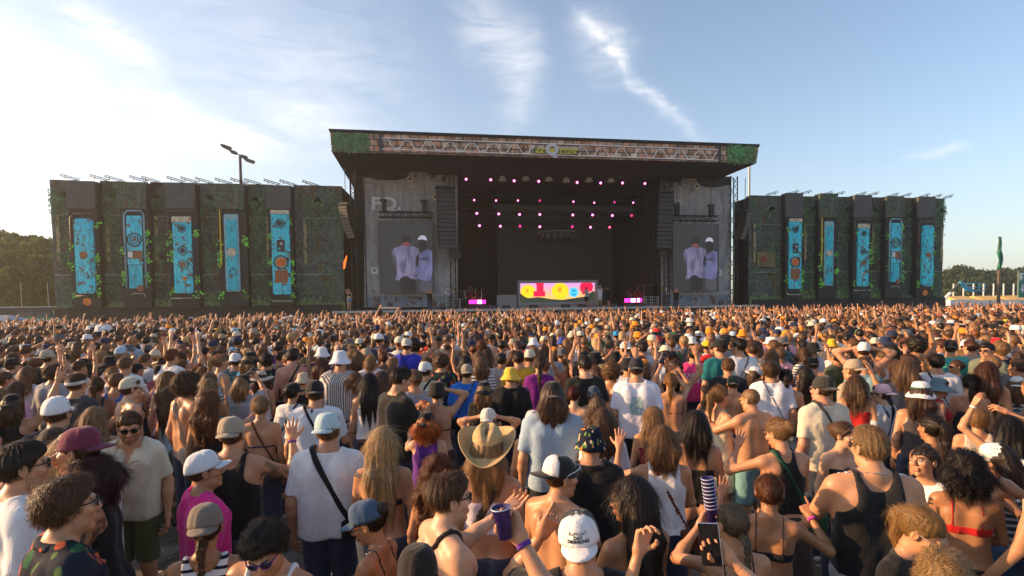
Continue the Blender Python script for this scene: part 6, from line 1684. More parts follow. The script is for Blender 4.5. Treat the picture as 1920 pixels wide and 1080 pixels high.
# instruments and cases
def drum_kit(px, Y, lb):
    p = at(px, 572, Y); rt = empty('drum_kit', (p.x, Y, zdeck + .5), label=lb, cat='drum kit', group='drum kits on the stage')
    m = MB(); m.box((-1.3, -.9, -.5), (1.3, .9, 0)); m.build('riser', S['skirt'], rt)
    redm = simple('red_drum_shell', (.35, .03, .02), .35) if 'red_drum_shell' not in bpy.data.materials else bpy.data.materials['red_drum_shell']
    for nm, c, r, h, tilt in (('bass_drum', (0, 0, .3), .29, .4, 90), ('tom', (-.25, -.05, .72), .15, .2, 20), ('tom', (.25, -.05, .72), .15, .2, 20), ('floor_tom', (.6, .2, .35), .21, .4, 0), ('snare', (-.5, .2, .55), .17, .15, 0)):
        m = MB(); m.lathe([(0, -h/2), (r, -h/2), (r, h/2), (0, h/2)], 14, mat=Matrix.Rotation(R(tilt), 3, 'X'), org=c); m.build(nm, redm, rt)
    for c, r in (((-.75, 0, 1.15), .26), ((.75, 0, 1.2), .26), ((-.9, .2, .85), .18), ((.2, .1, 1.35), .22)):
        m = MB(); m.lathe([(0, .04), (r, 0), (r, -.01), (0, .02)], 14, org=c, mat=Matrix.Rotation(R(12), 3, 'X')); cy = m.build('cymbal', simple('brass', (.55, .40, .15), .3, .8) if 'brass' not in bpy.data.materials else bpy.data.materials['brass'], rt, True)
        m = MB(); m.tube([(c[0], c[1], 0), c], .015, 5); m.build('stand', M['metal'], cy)
drum_kit(1196, YB + 5.5, 'red drum kit on a riser above the right pink light bar')
drum_kit(888, YB + 5.5, 'red drum kit on a riser above the left pink light bar')
def case(px, py, Y, w, h, d, lb, mat='black'):
    p = at(px, py, Y); rt = empty('flight_case', (p.x, Y, zdeck), label=lb, cat='equipment case', group='equipment boxes on stage')
    m = MB(); m.box((-w/2, 0, .08), (w/2, d, h)); m.build('case_body', S[mat] if mat in S else mat, rt)
    m = MB()
    for x in (-w/2, w/2):
        for z in (.08, h): m.box((x - .02, -.015, z - .02), (x + .02, d + .015, z + .02))
    m.box((-w/2, -.012, .08 - .02), (w/2, -.002, .10)); m.box((-w/2, -.012, h - .03), (w/2, -.002, h + .0)); m.build('metal_edging', S['grey'], rt)
case(862, 572, YB + 1.2, .9, 1.5, .6, 'tall dark case at the stage opening\'s left side'); case(868, 572, YB + .3, .6, .9, .5, 'small dark case before the tall case at left')
case(1219, 570, YB + 1.4, 1.0, 1.9, .6, 'tall dark case beside the right speaker tower'); 
for px, lb in ((850, 'open metal cage of white shelving left of the opening'), (1223, 'open metal cage of white shelving right of the opening')):
    p = at(px, 572, YB - .4); rt = empty('metal_rack', (p.x, YB - .4, zdeck), label=lb, cat='rack', group='metal racks at the stage opening')
    m = MB()
    for x in (-.55, 0, .55):
        for y in (0, .4): m.tube([(x, y, 0), (x, y, .85)], .025, 4)
    m.build('upright', S['lip'], rt)
    for z in (.05, .3, .55, .82): m = MB(); m.box((-.57, 0, z - .015), (.57, .42, z + .015)); m.build('shelf', S['lip'], rt)
mon = None
for i, px in enumerate((905, 925, 948, 1000, 1060, 1090, 1150, 1180, 1200)):
    p = at(px, 575, YB - .6); m = MB(); m.prism([(-.35, 0), (.35, 0), (.30, .28), (-.30, .28)], 0, .4)
    rt = empty('stage_monitor', (p.x, YB - .9, zdeck + .012), label='low black monitor wedge, %s along the stage front edge' % nth(i), cat='monitor speaker', group='monitor wedges along the stage edge'); m.build('wedge_box', S['blackmetal'], rt); m = MB(); m.box((-.26, -.012, .04), (.26, -.002, .24)); m.build('grille', S['panel_dk'], rt)
# scaffold for the camera in front of the stage
def scaf(px0, px1, py, Y, lb):
    a = at(px0, py, Y); b = at(px1, py, Y); rt = empty('camera_platform', ((a.x+b.x)/2, Y, 0), label=lb, cat='camera platform', group='camera platforms before the stage'); w = (b.x - a.x) / 2; m = MB()
    for x in (-w, w):
        for y in (0, 1.0): m.tube([(x, y, 0), (x, y, a.z)], .035, 5)
    m.tube([(-w, 0, 0.4), (w, 0, a.z - .1)], .02, 4); m.tube([(-w, 0, a.z), (w, 0, a.z)], .035, 5); m.tube([(-w, 1, a.z), (w, 1, a.z)], .035, 5); m.build('frame', S['grey'], rt)
    m = MB(); m.box((-w, 0, a.z - .35), (w, 1, a.z - .3)); m.build('platform', S['skirt'], rt)
scaf(801, 826, 580, YB - 3.2, 'grey steel camera platform left in front of the stage'); scaf(1250, 1287, 577, YB - 3.2, 'grey steel camera platform right in front of the stage')

# ------------------------------------------------------------------ things beside and behind the stage
def mast(px, py0, Y, lb, r=.12):
    p = at(px, py0, Y); m = MB(); m.tube([(0, 0, 0), (0, 0, p.z)], [r*1.3, r], 8); o = m.build('mast_pole', S['grey']); o.location = (p.x, Y, 0); return tag(o, lb, 'pole')
mast(1405, 300, 58, 'tall dark pole rising behind the right end of the stage roof', .11)
Yl_ = 75; p0 = at(450, 292, Yl_); rt = empty('floodlight_mast', (p0.x, Yl_, 0), label='tall floodlight mast with four lamp heads behind the left wall', cat='floodlight mast')
m = MB(); m.tube([(0, 0, 0), (0, 0, p0.z)], [.3, .16], 10); m.build('mast', simple('dark_mast', (.05, .05, .055), .5, .3), rt, True)
h = lambda px, py: (at(px, py, Yl_).x - p0.x, 0, at(px, py, Yl_).z)
m = MB(); m.tube([h(420, 277), h(450, 291), h(477, 304)], .07, 6); m.build('crossbar', bpy.data.materials['dark_mast'], rt)
for (x, y), w in (((424, 275), 1.15), ((438, 285), .7), ((458, 294), .7), ((468, 301), 1.15)):
    c = Vector(h(x, y)); m = MB(); m.cbox(c, w, .6, .28, rot=Matrix.Rotation(R(18), 3, 'Y')); m.cbox(c + Vector((0, 0, -.2)), w*.8, .5, .08, rot=Matrix.Rotation(R(18), 3, 'Y')); m.build('lamp_head', bpy.data.materials['dark_mast'], rt)

M['bark'] = simple('bark', (.06, .045, .03), .9, noise=.3)
def leaf_mat(name, c1, c2):
    m, n, l, b = new_mat(name)
    a = n.new('ShaderNodeAttribute'); a.attribute_name = 'tint'; x = n.new('ShaderNodeMix'); x.data_type = 'RGBA'; l.new(a.outputs['Fac'], x.inputs['Factor']); x.inputs['A'].default_value = (*c1, 1); x.inputs['B'].default_value = (*c2, 1); l.new(x.outputs['Result'], b.inputs['Base Color']); b.inputs['Roughness'].default_value = .7; b.inputs['Specular IOR Level'].default_value = .2
    t = n.new('ShaderNodeBsdfTranslucent'); l.new(x.outputs['Result'], t.inputs['Color']); ms = n.new('ShaderNodeMixShader'); ms.inputs[0].default_value = .3; l.new(b.outputs[0], ms.inputs[1]); l.new(t.outputs[0], ms.inputs[2]); l.new(ms.outputs[0], n['Material Output'].inputs[0])
    return m
M['leafA'] = leaf_mat('olive_foliage', (.045, .085, .014), (.13, .18, .03)); M['leafB'] = leaf_mat('green_foliage', (.035, .06, .015), (.09, .115, .03))
def tree(x, y, h, w, seed, mat, lb, group, dens=1.0, leaf=.28):
    rr = np.random.RandomState(seed); rt = empty('broadleaf_tree', (x, y, 0), label=lb, cat='tree', group=group)
    m = MB(); m.tube([(0, 0, 0), (.1, 0, h*.3), (-.05, .1, h*.6)], [h*.03, h*.022, h*.01], 7)
    cl = []
    for k in range(int(20 * dens)):
        a = rr.uniform(0, 6.28); el = rr.uniform(-.25, 1); rad = (1 - .25 * rr.rand()) * w/2 * math.sqrt(max(.05, 1 - max(0, el)**2)) * (1 if el > 0 else .8)
        cl.append((rad*math.cos(a)*.85, rad*math.sin(a)*.85, h*(.48 + .42*el), w * rr.uniform(.10, .19)))
    for c in cl[::3]: m.tube([(0, 0, h*.3), (c[0]*.5, c[1]*.5, (h*.35 + c[2])/2), (c[0], c[1], c[2])], [h*.012, h*.008, h*.003], 4)
    m.build('trunk', M['bark'], rt)
    P = []
    for c in cl:
        n_ = int(230 * dens); v = rr.normal(0, 1, (n_, 3)); v /= np.linalg.norm(v, axis=1, keepdims=True); P.append(np.array(c[:3]) + v * (c[3] * rr.uniform(.55, 1.15, (n_, 1))) * np.array([1, 1, .8]))
    P = np.concatenate(P); P = P[P[:, 2] > .4]; n_ = len(P)
    A = rr.normal(0, 1, (n_, 3)); A /= np.linalg.norm(A, axis=1, keepdims=True); B = np.cross(A, rr.normal(0, 1, (n_, 3))); B /= (np.linalg.norm(B, axis=1, keepdims=True)); s = leaf * rr.uniform(.6, 1.3, (n_, 1))
    V = np.stack([P - A*s, P - B*s*.55, P + A*s, P + B*s*.55], 1).reshape(-1, 3); F = np.arange(n_*4).reshape(-1, 4)
    t = np.repeat(rr.uniform(0, 1, n_), 4)[:, None] * np.ones(3); mk('crown', V, F, M[mat], rt, False, None, t)
# left wood, beyond the wall
rr = random.Random(3)
lt = [(-95, 88, 12.5), (-84, 92, 15), (-76, 90, 14.5), (-70, 96, 12.5), (-63, 90, 11.5), (-88, 104, 15.5), (-78, 108, 15), (-69, 106, 13.5), (-58, 98, 10.5), (-98, 99, 13.5), (-104, 92, 12), (-53, 93, 9.5)]
words = ['lowest olive tree at the left picture edge', 'tall olive tree of the left wood', 'full round olive tree of the left wood', 'olive tree sloping down towards the left wall', 'short olive tree close beside the left wall']
def side_tree(px, pytop, Y, w, seed, mat, lb, grp, leaf=.3):
    p = at(px, pytop, Y); tree(p.x, Y, p.z, w, seed, mat, lb, grp, 1.5, leaf)
for i, (px, py, Y, w) in enumerate([(12, 436, 72, 9), (45, 432, 75, 9), (75, 445, 71, 8), (100, 462, 74, 8), (-40, 425, 73, 10), (28, 470, 68, 8), (60, 480, 67, 7), (92, 500, 67, 6), (-10, 475, 68, 8), (120, 480, 73, 8)]):
    side_tree(px, py, Y, w, 50 + i, 'leafA', ['olive green tree of the wood at the left edge, rounded top', 'tallest olive green tree left of the side wall', 'olive tree dipping towards the side wall', 'olive tree half hidden by the left side wall', 'olive tree cut off by the left picture edge',
              'lower olive tree in front of the left wood', 'small olive tree in front, near the fence post', 'lowest olive bush tree touching the left side wall', 'lower olive tree at the picture edge, in front', 'olive tree hidden behind the left side wall'][i], 'trees left of the stage', .32)
for i, (px, py, Y, w) in enumerate([(1785, 508, 110, 9), (1806, 502, 112, 11), (1828, 509, 110, 9), (1850, 508, 114, 10), (1868, 503, 111, 9), (1888, 512, 112, 9), (1905, 508, 114, 10), (1925, 503, 110, 10), (1795, 525, 106, 8), (1840, 522, 105, 8), (1876, 524, 106, 8), (1910, 523, 105, 8), (1765, 512, 112, 9), (1950, 508, 112, 10)]):
    side_tree(px, py, Y, w, 80 + i, 'leafB', ['green tree of the far right wood just beside the wall', 'tall rounded green tree above the blue lift', 'green tree right of the tall rounded one', 'green tree in the middle of the right wood', 'green tree behind the flag pole', 'green tree right of the flag pole', 'green tree near the green banner', 'green tree behind the green banner',
              'lower green tree in front, beside the wall', 'lower green tree in front of the middle of the right wood', 'lower green tree in front, by the flag pole', 'lower green tree in front, by the green banner', 'green tree behind the end of the right wall', 'green tree cut off by the right picture edge'][i], 'trees right of the stage', .34)
# left: container, banner, umbrella, fence
Yc = 50
a = at(-25, 578, Yc); b = at(97, 605, Yc); rt = empty('site_container', ((a.x+b.x)/2, Yc, 0), label='long dark grey site container left of the side wall', cat='container'); w = (b.x - a.x)/2
m = MB(); m.box((-w, 0, 0), (w, 2.4, a.z)); m.build('container_body', simple('dark_grey_container', (.045, .045, .05), .6, noise=.2), rt); m = MB(); m.box((-w - .05, -.06, a.z + .002), (w + .05, 2.45, a.z + .1)); m.build('roof_edge', S['lip'], rt)
for k in range(2): m = MB(); x = w - 2.2 + k*1.1; m.box((x, -.03, a.z - 1.0), (x + .95, -.002, a.z - .35)); m.build('window', simple('dull_glass', (.10, .10, .09), .2) if 'dull_glass' not in bpy.data.materials else bpy.data.materials['dull_glass'], rt)
Yc = 44
a = at(8, 595, Yc); b = at(101, 616, Yc); rt = empty('fence_banner', ((a.x+b.x)/2, Yc, 0), label='green fence banner with white GUTAUSBANG lettering at the left', cat='banner'); w = (b.x - a.x)/2
m = MB(); m.box((-w, 0, .3), (w, .02, a.z)); m.build('banner_cloth', simple('green_banner', (.03, .20, .10), .7, noise=.3, nscale=2), rt); p = at(54, 604, Yc)
t_ = text_obj('lettering', 'GUTAUSBANG', .62, S['white'], rt, Matrix.Translation((p.x - rt.location.x, -.02, p.z)) @ Matrix.Rotation(R(90), 4, 'X') @ Matrix.Diagonal((.92, 1, 1, 1)), .005, bold=.02, shear=.2)
for k in range(4): m = MB(); m.tube([(-w + 2*w*k/3, .06, 0), (-w + 2*w*k/3, .06, a.z + .1)], .03, 5); m.build('post', S['grey'], rt)
p = at(10, 594, 40); rt = empty('parasol', (p.x, 40, 0), label='flat pale grey parasol at the left picture edge', cat='parasol'); m = MB(); m.lathe([(0, p.z + .12), (.6, p.z + .02), (1.6, p.z - .32), (1.58, p.z - .34), (.6, p.z - .02), (0, p.z + .06)], 8); m.build('canopy', simple('grey_parasol', (.32, .32, .38), .7, noise=.1), rt); m = MB(); m.tube([(0, 0, 0), (0, 0, p.z + .1)], .03, 6); m.build('pole', S['grey'], rt)
for px, lb in ((40, 'thin grey fence post before the left wood'), (90, 'thin grey fence post just left of the side wall')):
    p = at(px, 530, 60); m = MB(); m.tube([(0, 0, 0), (0, 0, p.z)], .07, 6); o = m.build('fence_post', S['panel_dk']); o.location = (p.x, 60, 0); tag(o, lb, 'fence post', 'posts before the left wood')
# right: posts, boom lift, tents, banners, flag
Yp_ = 95
for i in range(7):
    px = 1788 + i*18.8; p = at(px, 532, Yp_); m = MB(); m.tube([(0, 0, 0), (0, 0, p.z)], .12, 6); o = m.build('white_post', S['white']); o.location = (p.x, Yp_, 0); tag(o, 'slim white post before the right wood, %s' % nth(i), 'post', 'slim white posts before the right wood')
Yt = 85
a = at(1797, 560, Yt); b = at(1990, 572, Yt); c = at(1850, 554.5, Yt)
rt = empty('festival_tent', ((a.x+b.x)/2, Yt, 0), label='long low tent with sunlit yellow roof at the right edge', cat='tent'); w = (b.x - a.x)/2; zt = c.z; ze = at(1850, 563, Yt).z
n_ = 4
for k in range(n_):
    x0_, x1_ = -w + 2*w*k/n_, -w + 2*w*(k+1)/n_; xm = (x0_+x1_)/2; m = MB()
    m.add([(x0_, 0, ze), (x1_, 0, ze), (x1_, 6, ze), (x0_, 6, ze), (xm - 2, 3, zt), (xm + 2, 3, zt)], [(0, 1, 5, 4), (1, 2, 5), (2, 3, 4, 5), (3, 0, 4)]); m.build('roof', simple('yellow_tent_cloth', (.80, .45, .10), .7) if 'yellow_tent_cloth' not in bpy.data.materials else bpy.data.materials['yellow_tent_cloth'], rt)
m = MB(); m.box((-w, .05, 0), (w, 5.9, ze - .02)); m.build('wall', S['white'], rt)
for i, (x0_, x1_, y0_, mt, lb) in enumerate(((1772, 1820, 574, 'skirt', 'low black fence cloth right of the side wall'), (1822, 1840, 572, 'clothC', 'grey green printed fence cloth right of the side wall'), (1841, 1862, 570, 'white', 'pale fence panel with a dark figure on it'), (1863, 1902, 572, 'clothC', 'dark striped fence cloth by the flag pole'), (1905, 1960, 572, 'skirt', 'dark fence cloth at the right picture edge'))):
    a = at(x0_, y0_, 60); b = at(x1_, 590, 60); m = MB(); m.box((a.x, 60, 0), (b.x, 60.04, a.z)); tag(m.build('fence_cloth', S[mt]), lb, 'fence cloth', 'fence cloths at the right')
Yb_ = 75; bl_ = simple('sky_blue_boom', (.02, .30, .50), .4); q = lambda px, py: Vector((at(px, py, Yb_).x, 0, at(px, py, Yb_).z)); o0 = q(1790, 565)
rt = empty('boom_lift', (o0.x, Yb_, 0), label='blue articulated boom lift with raised basket beside the right wall', cat='boom lift'); q2 = lambda px, py: q(px, py) - Vector((o0.x, 0, 0))
m = MB(); m.tube([q2(1766, 566), q2(1782, 549)], .22, 6); m.build('lower_boom', S['white'], rt); m = MB(); m.tube([q2(1782, 549), q2(1799, 532)], .18, 6); m.build('dark_boom', S['panel_dk'], rt)
m = MB(); m.tube([q2(1799, 531), q2(1803, 531), q2(1813, 543), q2(1824, 545)], .28, 6); m.build('jib', bl_, rt)
c = q2(1829, 540); m = MB(); m.box((c.x - 1.1, -.5, c.z - .45), (c.x + 1.2, .5, c.z - .3))
for x in (-1.1, 0, 1.2):
    for y in (-.5, .5): m.tube([(c.x + x, y, c.z - .4), (c.x + x, y, c.z + .7)], .035, 4)
for z in (.1, .7): m.tube([(c.x - 1.1, -.5, c.z + z), (c.x + 1.2, -.5, c.z + z), (c.x + 1.2, .5, c.z + z), (c.x - 1.1, .5, c.z + z), (c.x - 1.1, -.5, c.z + z)], .035, 4)
m.build('basket', bl_, rt); m = MB(); m.box((-1.8, -1, .5), (2.4, 1, 1.9)); m.build('chassis', S['white'], rt)
for x in (-1.3, 1.8):
    for y in (-1.05, 1.05): m = MB(); m.lathe([(0, -.15), (.5, -.15), (.5, .15), (0, .15)], 14, mat=Matrix.Rotation(R(90), 3, 'X'), org=(x, y, .5)); m.build('wheel', M['black'], rt)
Yg = 52; p = at(1872, 566, Yg); pt = at(1873, 443, Yg); rt = empty('flag_pole', (p.x, Yg, 0), label='tall slim pole with a drooping narrow green flag', cat='flag pole'); m = MB(); m.tube([(0, 0, 0), (0, 0, at(1872, 506, Yg).z)], .16, 8); m.tube([(0, 0, at(1872, 506, Yg).z), (pt.x - p.x, 0, pt.z)], .04, 6); m.build('pole', simple('brown_pole', (.10, .07, .05), .7), rt)
V = []; F = []; zt = pt.z; zb_ = at(1872, 506, Yg).z
for j in range(13):
    v = j/12; wv = .08 + .34*math.sin(math.pi*min(1, v*.9 + .05)); x_ = pt.x - p.x
    for i in range(5): u = i/4; V.append((x_*(1-v*.3) + .05 + u*wv*.9 - .15*(v > .45)*(1 - u) + .05*math.sin(v*9 + u*3), .18*math.sin(u*7 + v*5), zt - .05 - v*(zt - zb_) * (.92 + .08*u)))
for j in range(12):
    for i in range(4): k = j*5 + i; F.append((k, k+5, k+6, k+1))
fg = mk('flag_cloth', V, F, simple('green_flag', (.01, .17, .09), .7, noise=.2), rt, True); solid(fg, .01)
a = at(1911, 509, 56); b = at(1990, 557, 56); rt = empty('hanging_banner', ((a.x+b.x)/2, 56, 0), label='tall green banner with white mark and arrow at the right edge', cat='banner'); m = MB(); m.box((a.x - rt.location.x, 0, b.z), (b.x - rt.location.x, .05, a.z)); m.build('banner_cloth', simple('deep_green_banner', (.02, .20, .12), .7), rt)
m = MB()
for x in (a.x, b.x): m.tube([(x - rt.location.x, .1, 0), (x - rt.location.x, .1, a.z + .1)], .05, 6)
m.build('pole', S['grey'], rt)
p = at(1917, 541, 56); x_, z_ = p.x - rt.location.x, p.z; m = MB(); m.prism([(x_ - .1, z_ + .5), (x_ + .1, z_ + .5), (x_ + .1, z_), (x_ + .35, z_), (x_, z_ - .5), (x_ - .35, z_), (x_ - .1, z_)], -.03, -.002); m.build('arrow', S['white'], rt)
m = MB(); p = at(1917, 520, 56); x_, z_ = p.x - rt.location.x, p.z; m.prism([(x_ - .35, z_ + .5), (x_ + .4, z_ + .5), (x_ + .4, z_ + .3), (x_ - .1, z_ + .3), (x_ + .1, z_), (x_ - .2, z_ - .4), (x_ - .35, z_ - .3)], -.03, -.002); m.build('white_mark', S['white'], rt)

# ------------------------------------------------------------------ evening haze over the whole field
hz = MB(); hz.box((-140, -60, -1), (170, 150, 30))
hm = bpy.data.materials.new('haze_air'); hm.use_nodes = True; hm.node_tree.nodes.clear()
ho = hm.node_tree.nodes.new('ShaderNodeOutputMaterial'); hv = hm.node_tree.nodes.new('ShaderNodeVolumePrincipled'); hm.node_tree.links.new(hv.outputs[0], ho.inputs['Volume'])
hv.inputs['Color'].default_value = (1.0, .93, .82, 1); hv.inputs['Density'].default_value = .0009; hv.inputs['Anisotropy'].default_value = .55
tag(hz.build('haze', hm), kind='stuff')
# ------------------------------------------------------------------ the crowd
DK, BR, LB, BL, BB, RE, RD, GY = (.030, .018, .011), (.11, .052, .022), (.21, .105, .042), (.34, .19, .08), (.48, .32, .15), (.24, .065, .018), (.16, .012, .02), (.16, .13, .11)
LT, TN, PA, BN = (.52, .255, .135), (.39, .18, .085), (.62, .35, .215), (.23, .11, .055)
WH, CR, BK, NV, GR, LG, OL, MR, PK, HP, TL, BU, LBU, RDC, YE, OR, PU, BE, SK = (.72, .70, .70), (.62, .55, .42), (.012, .012, .014), (.02, .03, .07), (.10, .10, .11), (.33, .33, .35), (.10, .11, .05), (.16, .03, .06), (.75, .40, .48), (.70, .02, .22), (.02, .22, .24), (.02, .10, .50), (.35, .48, .58), (.50, .02, .02), (.75, .42, .02), (.85, .26, .02), (.12, .03, .25), (.35, .28, .20), (.02, .30, .65)
placed = []      # (x, y, depth, radius, short name)
def spot(px, py, s, hatted=False, lim=(1.5, 1.98)):
    r = ray(px, py); d = FPX * .245 / (s * (1.0 if s > 88 else .95 if s > 60 else .90)); P = CAM + r * d
    z = P.z
    zc = min(max(z, lim[0]), lim[1])
    if zc != z: d = (zc - CAM.z) / r.z; P = CAM + r * d; z = zc
    return P, d, z
def put(px, py, s, yaw, lab, fine=1, short=None, group=None, lim=(1.52, 1.98), dz=0, **kw):
    P, d, z = spot(px, py, s, lim=lim)
    h = z - (.03 if kw.get('hat') else .018)
    ra = math.atan2(P.x - CAM.x, P.y - CAM.y)
    if d > 8.5: fine = min(fine, 1)
    placed.append((P.x, P.y, d, .3, short or lab))
    return person((P.x, P.y, dz), R(yaw) - ra, h, seed=len(placed) * 7 + 3, label=lab, fine=fine, group=group, **kw)

F2 = 2
# ---- foreground, row by row from the front
put(112, 893, 108, -80, 'person with curly brown hair and moustache in a dark tropical print shirt', F2, 'the tropical shirt man', skin=LT, hair=('messy', BR), top=('shirt', BK, 'tropic'), shades=((.01, .01, .01),), arms=('down', 'low'), beard=.25)
put(28, 826, 92, -82, 'dark haired person in sunglasses and white tee at the left edge', F2, 'the left edge man', skin=LT, hair=('short', DK), top=('tee', WH), shades=((.02, .012, .008),), arms=('down', 'down'), beard=.3)
put(182, 850, 84, 75, 'person with curly black hair fading to red in a black top', F2, 'the red curls', sex='f', skin=TN, hair=('curlylong', (.05, .006, .010)), top=('tank', BK), arms=('down', 'low'), tattoo=-1, head=(10, 10, 0))
put(152, 798, 84, 62, 'person in backwards maroon cap and white tee, one hand at the mouth', F2, 'the maroon cap', skin=LT, hair=('short', BR), top=('tee', WH), hat=('cap', MR, 180), arms=('low', 'face'), build=1.08)
put(243, 766, 62, 158, 'bearded person in sunglasses and cream open collar shirt facing the camera', F2, 'the cream shirt man', skin=LT, hair=('fade', BR), top=('shirt', CR), bottom=('shorts', OL), shades=((.01, .01, .01),), beard=.75, head=(20, 14, 0), arms=('down', 'down'))
put(378, 843, 80, -72, 'young person in white cap and magenta jersey looking right', F2, 'the magenta jersey', skin=TN, hair=('crop', BR), top=('tee', HP), hat=('cap', (.62, .64, .66), 0), arms=('down', 'down'), head=(-10, -6, 0))
put(383, 941, 96, -12, 'person in taupe cap with dark braid and striped tank top', F2, 'the taupe cap', sex='f', skin=TN, hair=('braid', BR), top=('tank', WH, 'stripe_navy'), hat=('cap', (.19, .15, .12), 180), arms=('down', 'low'))
put(432, 779, 70, -20, 'person in beige cap and black sleeveless shirt with tattooed arm', F2, 'the beige cap with tattoos', skin=LT, hair=('crop', BR), top=('tank', BK), hat=('cap', (.33, .27, .20), 180), arms=('half', 'down'), tattoo=1, build=1.1, props=(('band', 'r', PU),))
put(495, 950, 100, 150, 'curly haired person in purple sunglasses and white tank, leaning forward', F2, 'the purple sunglasses', skin=LT, hair=('curly', DK), top=('tank', WH), shades=((.05, .01, .22),), lean=(8, -8), head=(15, 16, 14), arms=('down', 'low'), lim=(1.5, 2.0), beard=.35)
put(613, 772, 68, -12, 'person in pale blue cap and white tee with black bag strap', F2, 'the pale blue cap', skin=LT, hair=('short', LB), top=('tee', WH), hat=('cap', (.42, .55, .58), 165), strap=(-1, BK), arms=('down', 'down'), build=1.14)
put(716, 798, 72, -10, 'person with very long wavy blonde hair and black straps', F2, 'the long blonde hair', sex='f', skin=LT, hair=('long', BB, -.50), top=('bra', BK), arms=('down', 'low'))
put(705, 931, 88, 62, 'person in navy cap and pearl necklace looking down to the left', F2, 'the navy cap', sex='f', skin=TN, hair=('bun', DK), top=('bra', BK), hat=('cap', (.05, .09, .16), 0), head=(10, 22, 0), arms=('low', 'low'), shades=((.3, .1, .03),), necklace=True)
put(782, 1018, 120, 0, 'person in backwards black cap and black tee at the bottom centre', F2, 'the black headed person', skin=TN, hair=('short', DK), hat=('cap', (.022, .018, .016), 180), top=('tee', BK), arms=('down', 'down'), lim=(1.5, 2.0))
put(832, 884, 100, -68, 'shirtless person with faded brown hair and black sunglasses', F2, 'the faded haircut', skin=PA, hair=('fade', BR), top=('none', WH), shades=((.01, .01, .01),), arms=('down', 'reach'), beard=.3, strap=(1, (.03, .02, .015), .012))
put(913, 800, 80, -6, 'person in a woven straw cowboy hat with bare back', F2, 'the straw cowboy hat', sex='f', skin=LT, hair=('mid', BL), top=('tube', (.66, .56, .60)), hat=('cowboy', WH, 0, None, {'tilt': 24}), strap=(1, (.045, .035, .03), .028), arms=('down', 'down'), head=(0, 6, 0))
put(818, 852, 66, -30, 'person with long wavy auburn hair beside the straw hat', F2, 'the auburn hair', sex='f', skin=LT, hair=('curlylong', (.15, .05, .018), -.4), top=('bra', BK), arms=('down', 'down'))
put(1035, 713, 60, 4, 'person with long brown hair, dark cap and pale blue textured shirt', F2, 'the pale blue shirt', skin=LT, hair=('mid', BR), top=('tee', LBU, 'knit'), hat=('cap', (.03, .025, .022), 180), arms=('down', 'down'), build=1.05, bottom=('shorts', BK))
put(1045, 852, 86, -35, 'shirtless person in black and white trucker cap with white sunglasses', F2, 'the trucker cap', skin=LT, hair=('crop', BR), top=('none', WH), hat=('trucker', WH, 165), shades=((.7, .7, .72), 'cap'), arms=('down', 'low'), head=(-25, 4, 0))
put(1107, 797, 70, 0, 'person in dark bucket hat with orange flowers and black tee', F2, 'the orange flowered hat', skin=LT, hair=('crop', BR), top=('tee', BK), hat=('bucket', WH, 0, 'orange_floral', {'w': .02}), arms=('down', 'down'))
put(1090, 950, 116, 6, 'person in backwards cap reading SUPPORT DAY DRINKING, one finger raised', F2, 'the day drinking cap', skin=LT, hair=('short', LB), top=('tee', BK), hat=('trucker', WH, 175, None, {'text': 'SUPPORT\nDAY\nDRINKING'}), arms=('down', ((-.02, .20, .16), (.6, .2, -1), (.2, 1, 0), 'point')), head=(0, -8, -6), lim=(1.5, 2.0))
put(1192, 891, 96, 38, 'person with long dark hair, small braids and black sunglasses', F2, 'the long dark hair', sex='f', skin=TN, hair=('long', (.030, .016, .010), -.5), top=('bra', BK), shades=((.01, .01, .01),), arms=('low', 'bent'), head=(30, 4, 0), strap=(1, BK, .016))
put(1243, 797, 70, 8, 'brown haired person in white tank top with brown bag strap', F2, 'the white tank top', sex='f', skin=LT, hair=('mid', LB, -.17), top=('tank', WH), strap=(-1, (.13, .03, .015), .018), arms=('low', 'half'), build=1.04)
put(1305, 768, 62, 4, 'dark haired person in black lace trimmed camisole', F2, 'the black camisole', sex='f', skin=LT, hair=('mid', DK), top=('cami', BK), arms=('down', 'bent'), bottom=('skirt', BK))
put(1412, 726, 52, 38, 'shaved blond person with yellow sunglasses and bare back in teal shorts', F2, 'the teal shorts man', skin=LT, hair=('crop', BL), shaved=True, top=('none', WH), bottom=('shorts', (.16, .34, .36)), shades=((.75, .42, .02),), arms=('low', 'reach'), head=(20, 10, 0), build=1.04)
put(1348, 722, 50, -48, 'person with blonde ponytail in a cream dress, held by a shirtless friend', F2, 'the cream dress', sex='f', skin=LT, hair=('tail', BL), top=('dress', (.62, .52, .36)), bottom=(None, None), arms=('phonelow', 'low'))
put(1468, 781, 66, 32, 'person with blonde bun in black racer tank with dark green strap', F2, 'the green strap', sex='f', skin=LT, hair=('bun', BL), top=('racer', BK), strap=(-1, (.01, .07, .035), .014), arms=('low', ((.06, .26, .06), (1, -.2, -1), (-.4, 1, 0), 'open')), build=1.22, head=(22, 18, 0), bottom=('longskirt', (.05, .035, .035)))
put(1378, 941, 92, 22, 'person with grey blonde braids and ponytail near the raised phone', F2, 'the blonde braids', sex='f', skin=LT, hair=('braid', (.20, .14, .085)), top=('bra', BK), arms=('low', ((-.06, .30, .10), (1, .1, -1), (-.4, -.8, .3), 'grip')), head=(14, 6, 0), props=(('cupstack', 'l', 'tall stack of purple festival cups held upright in a hand'),))
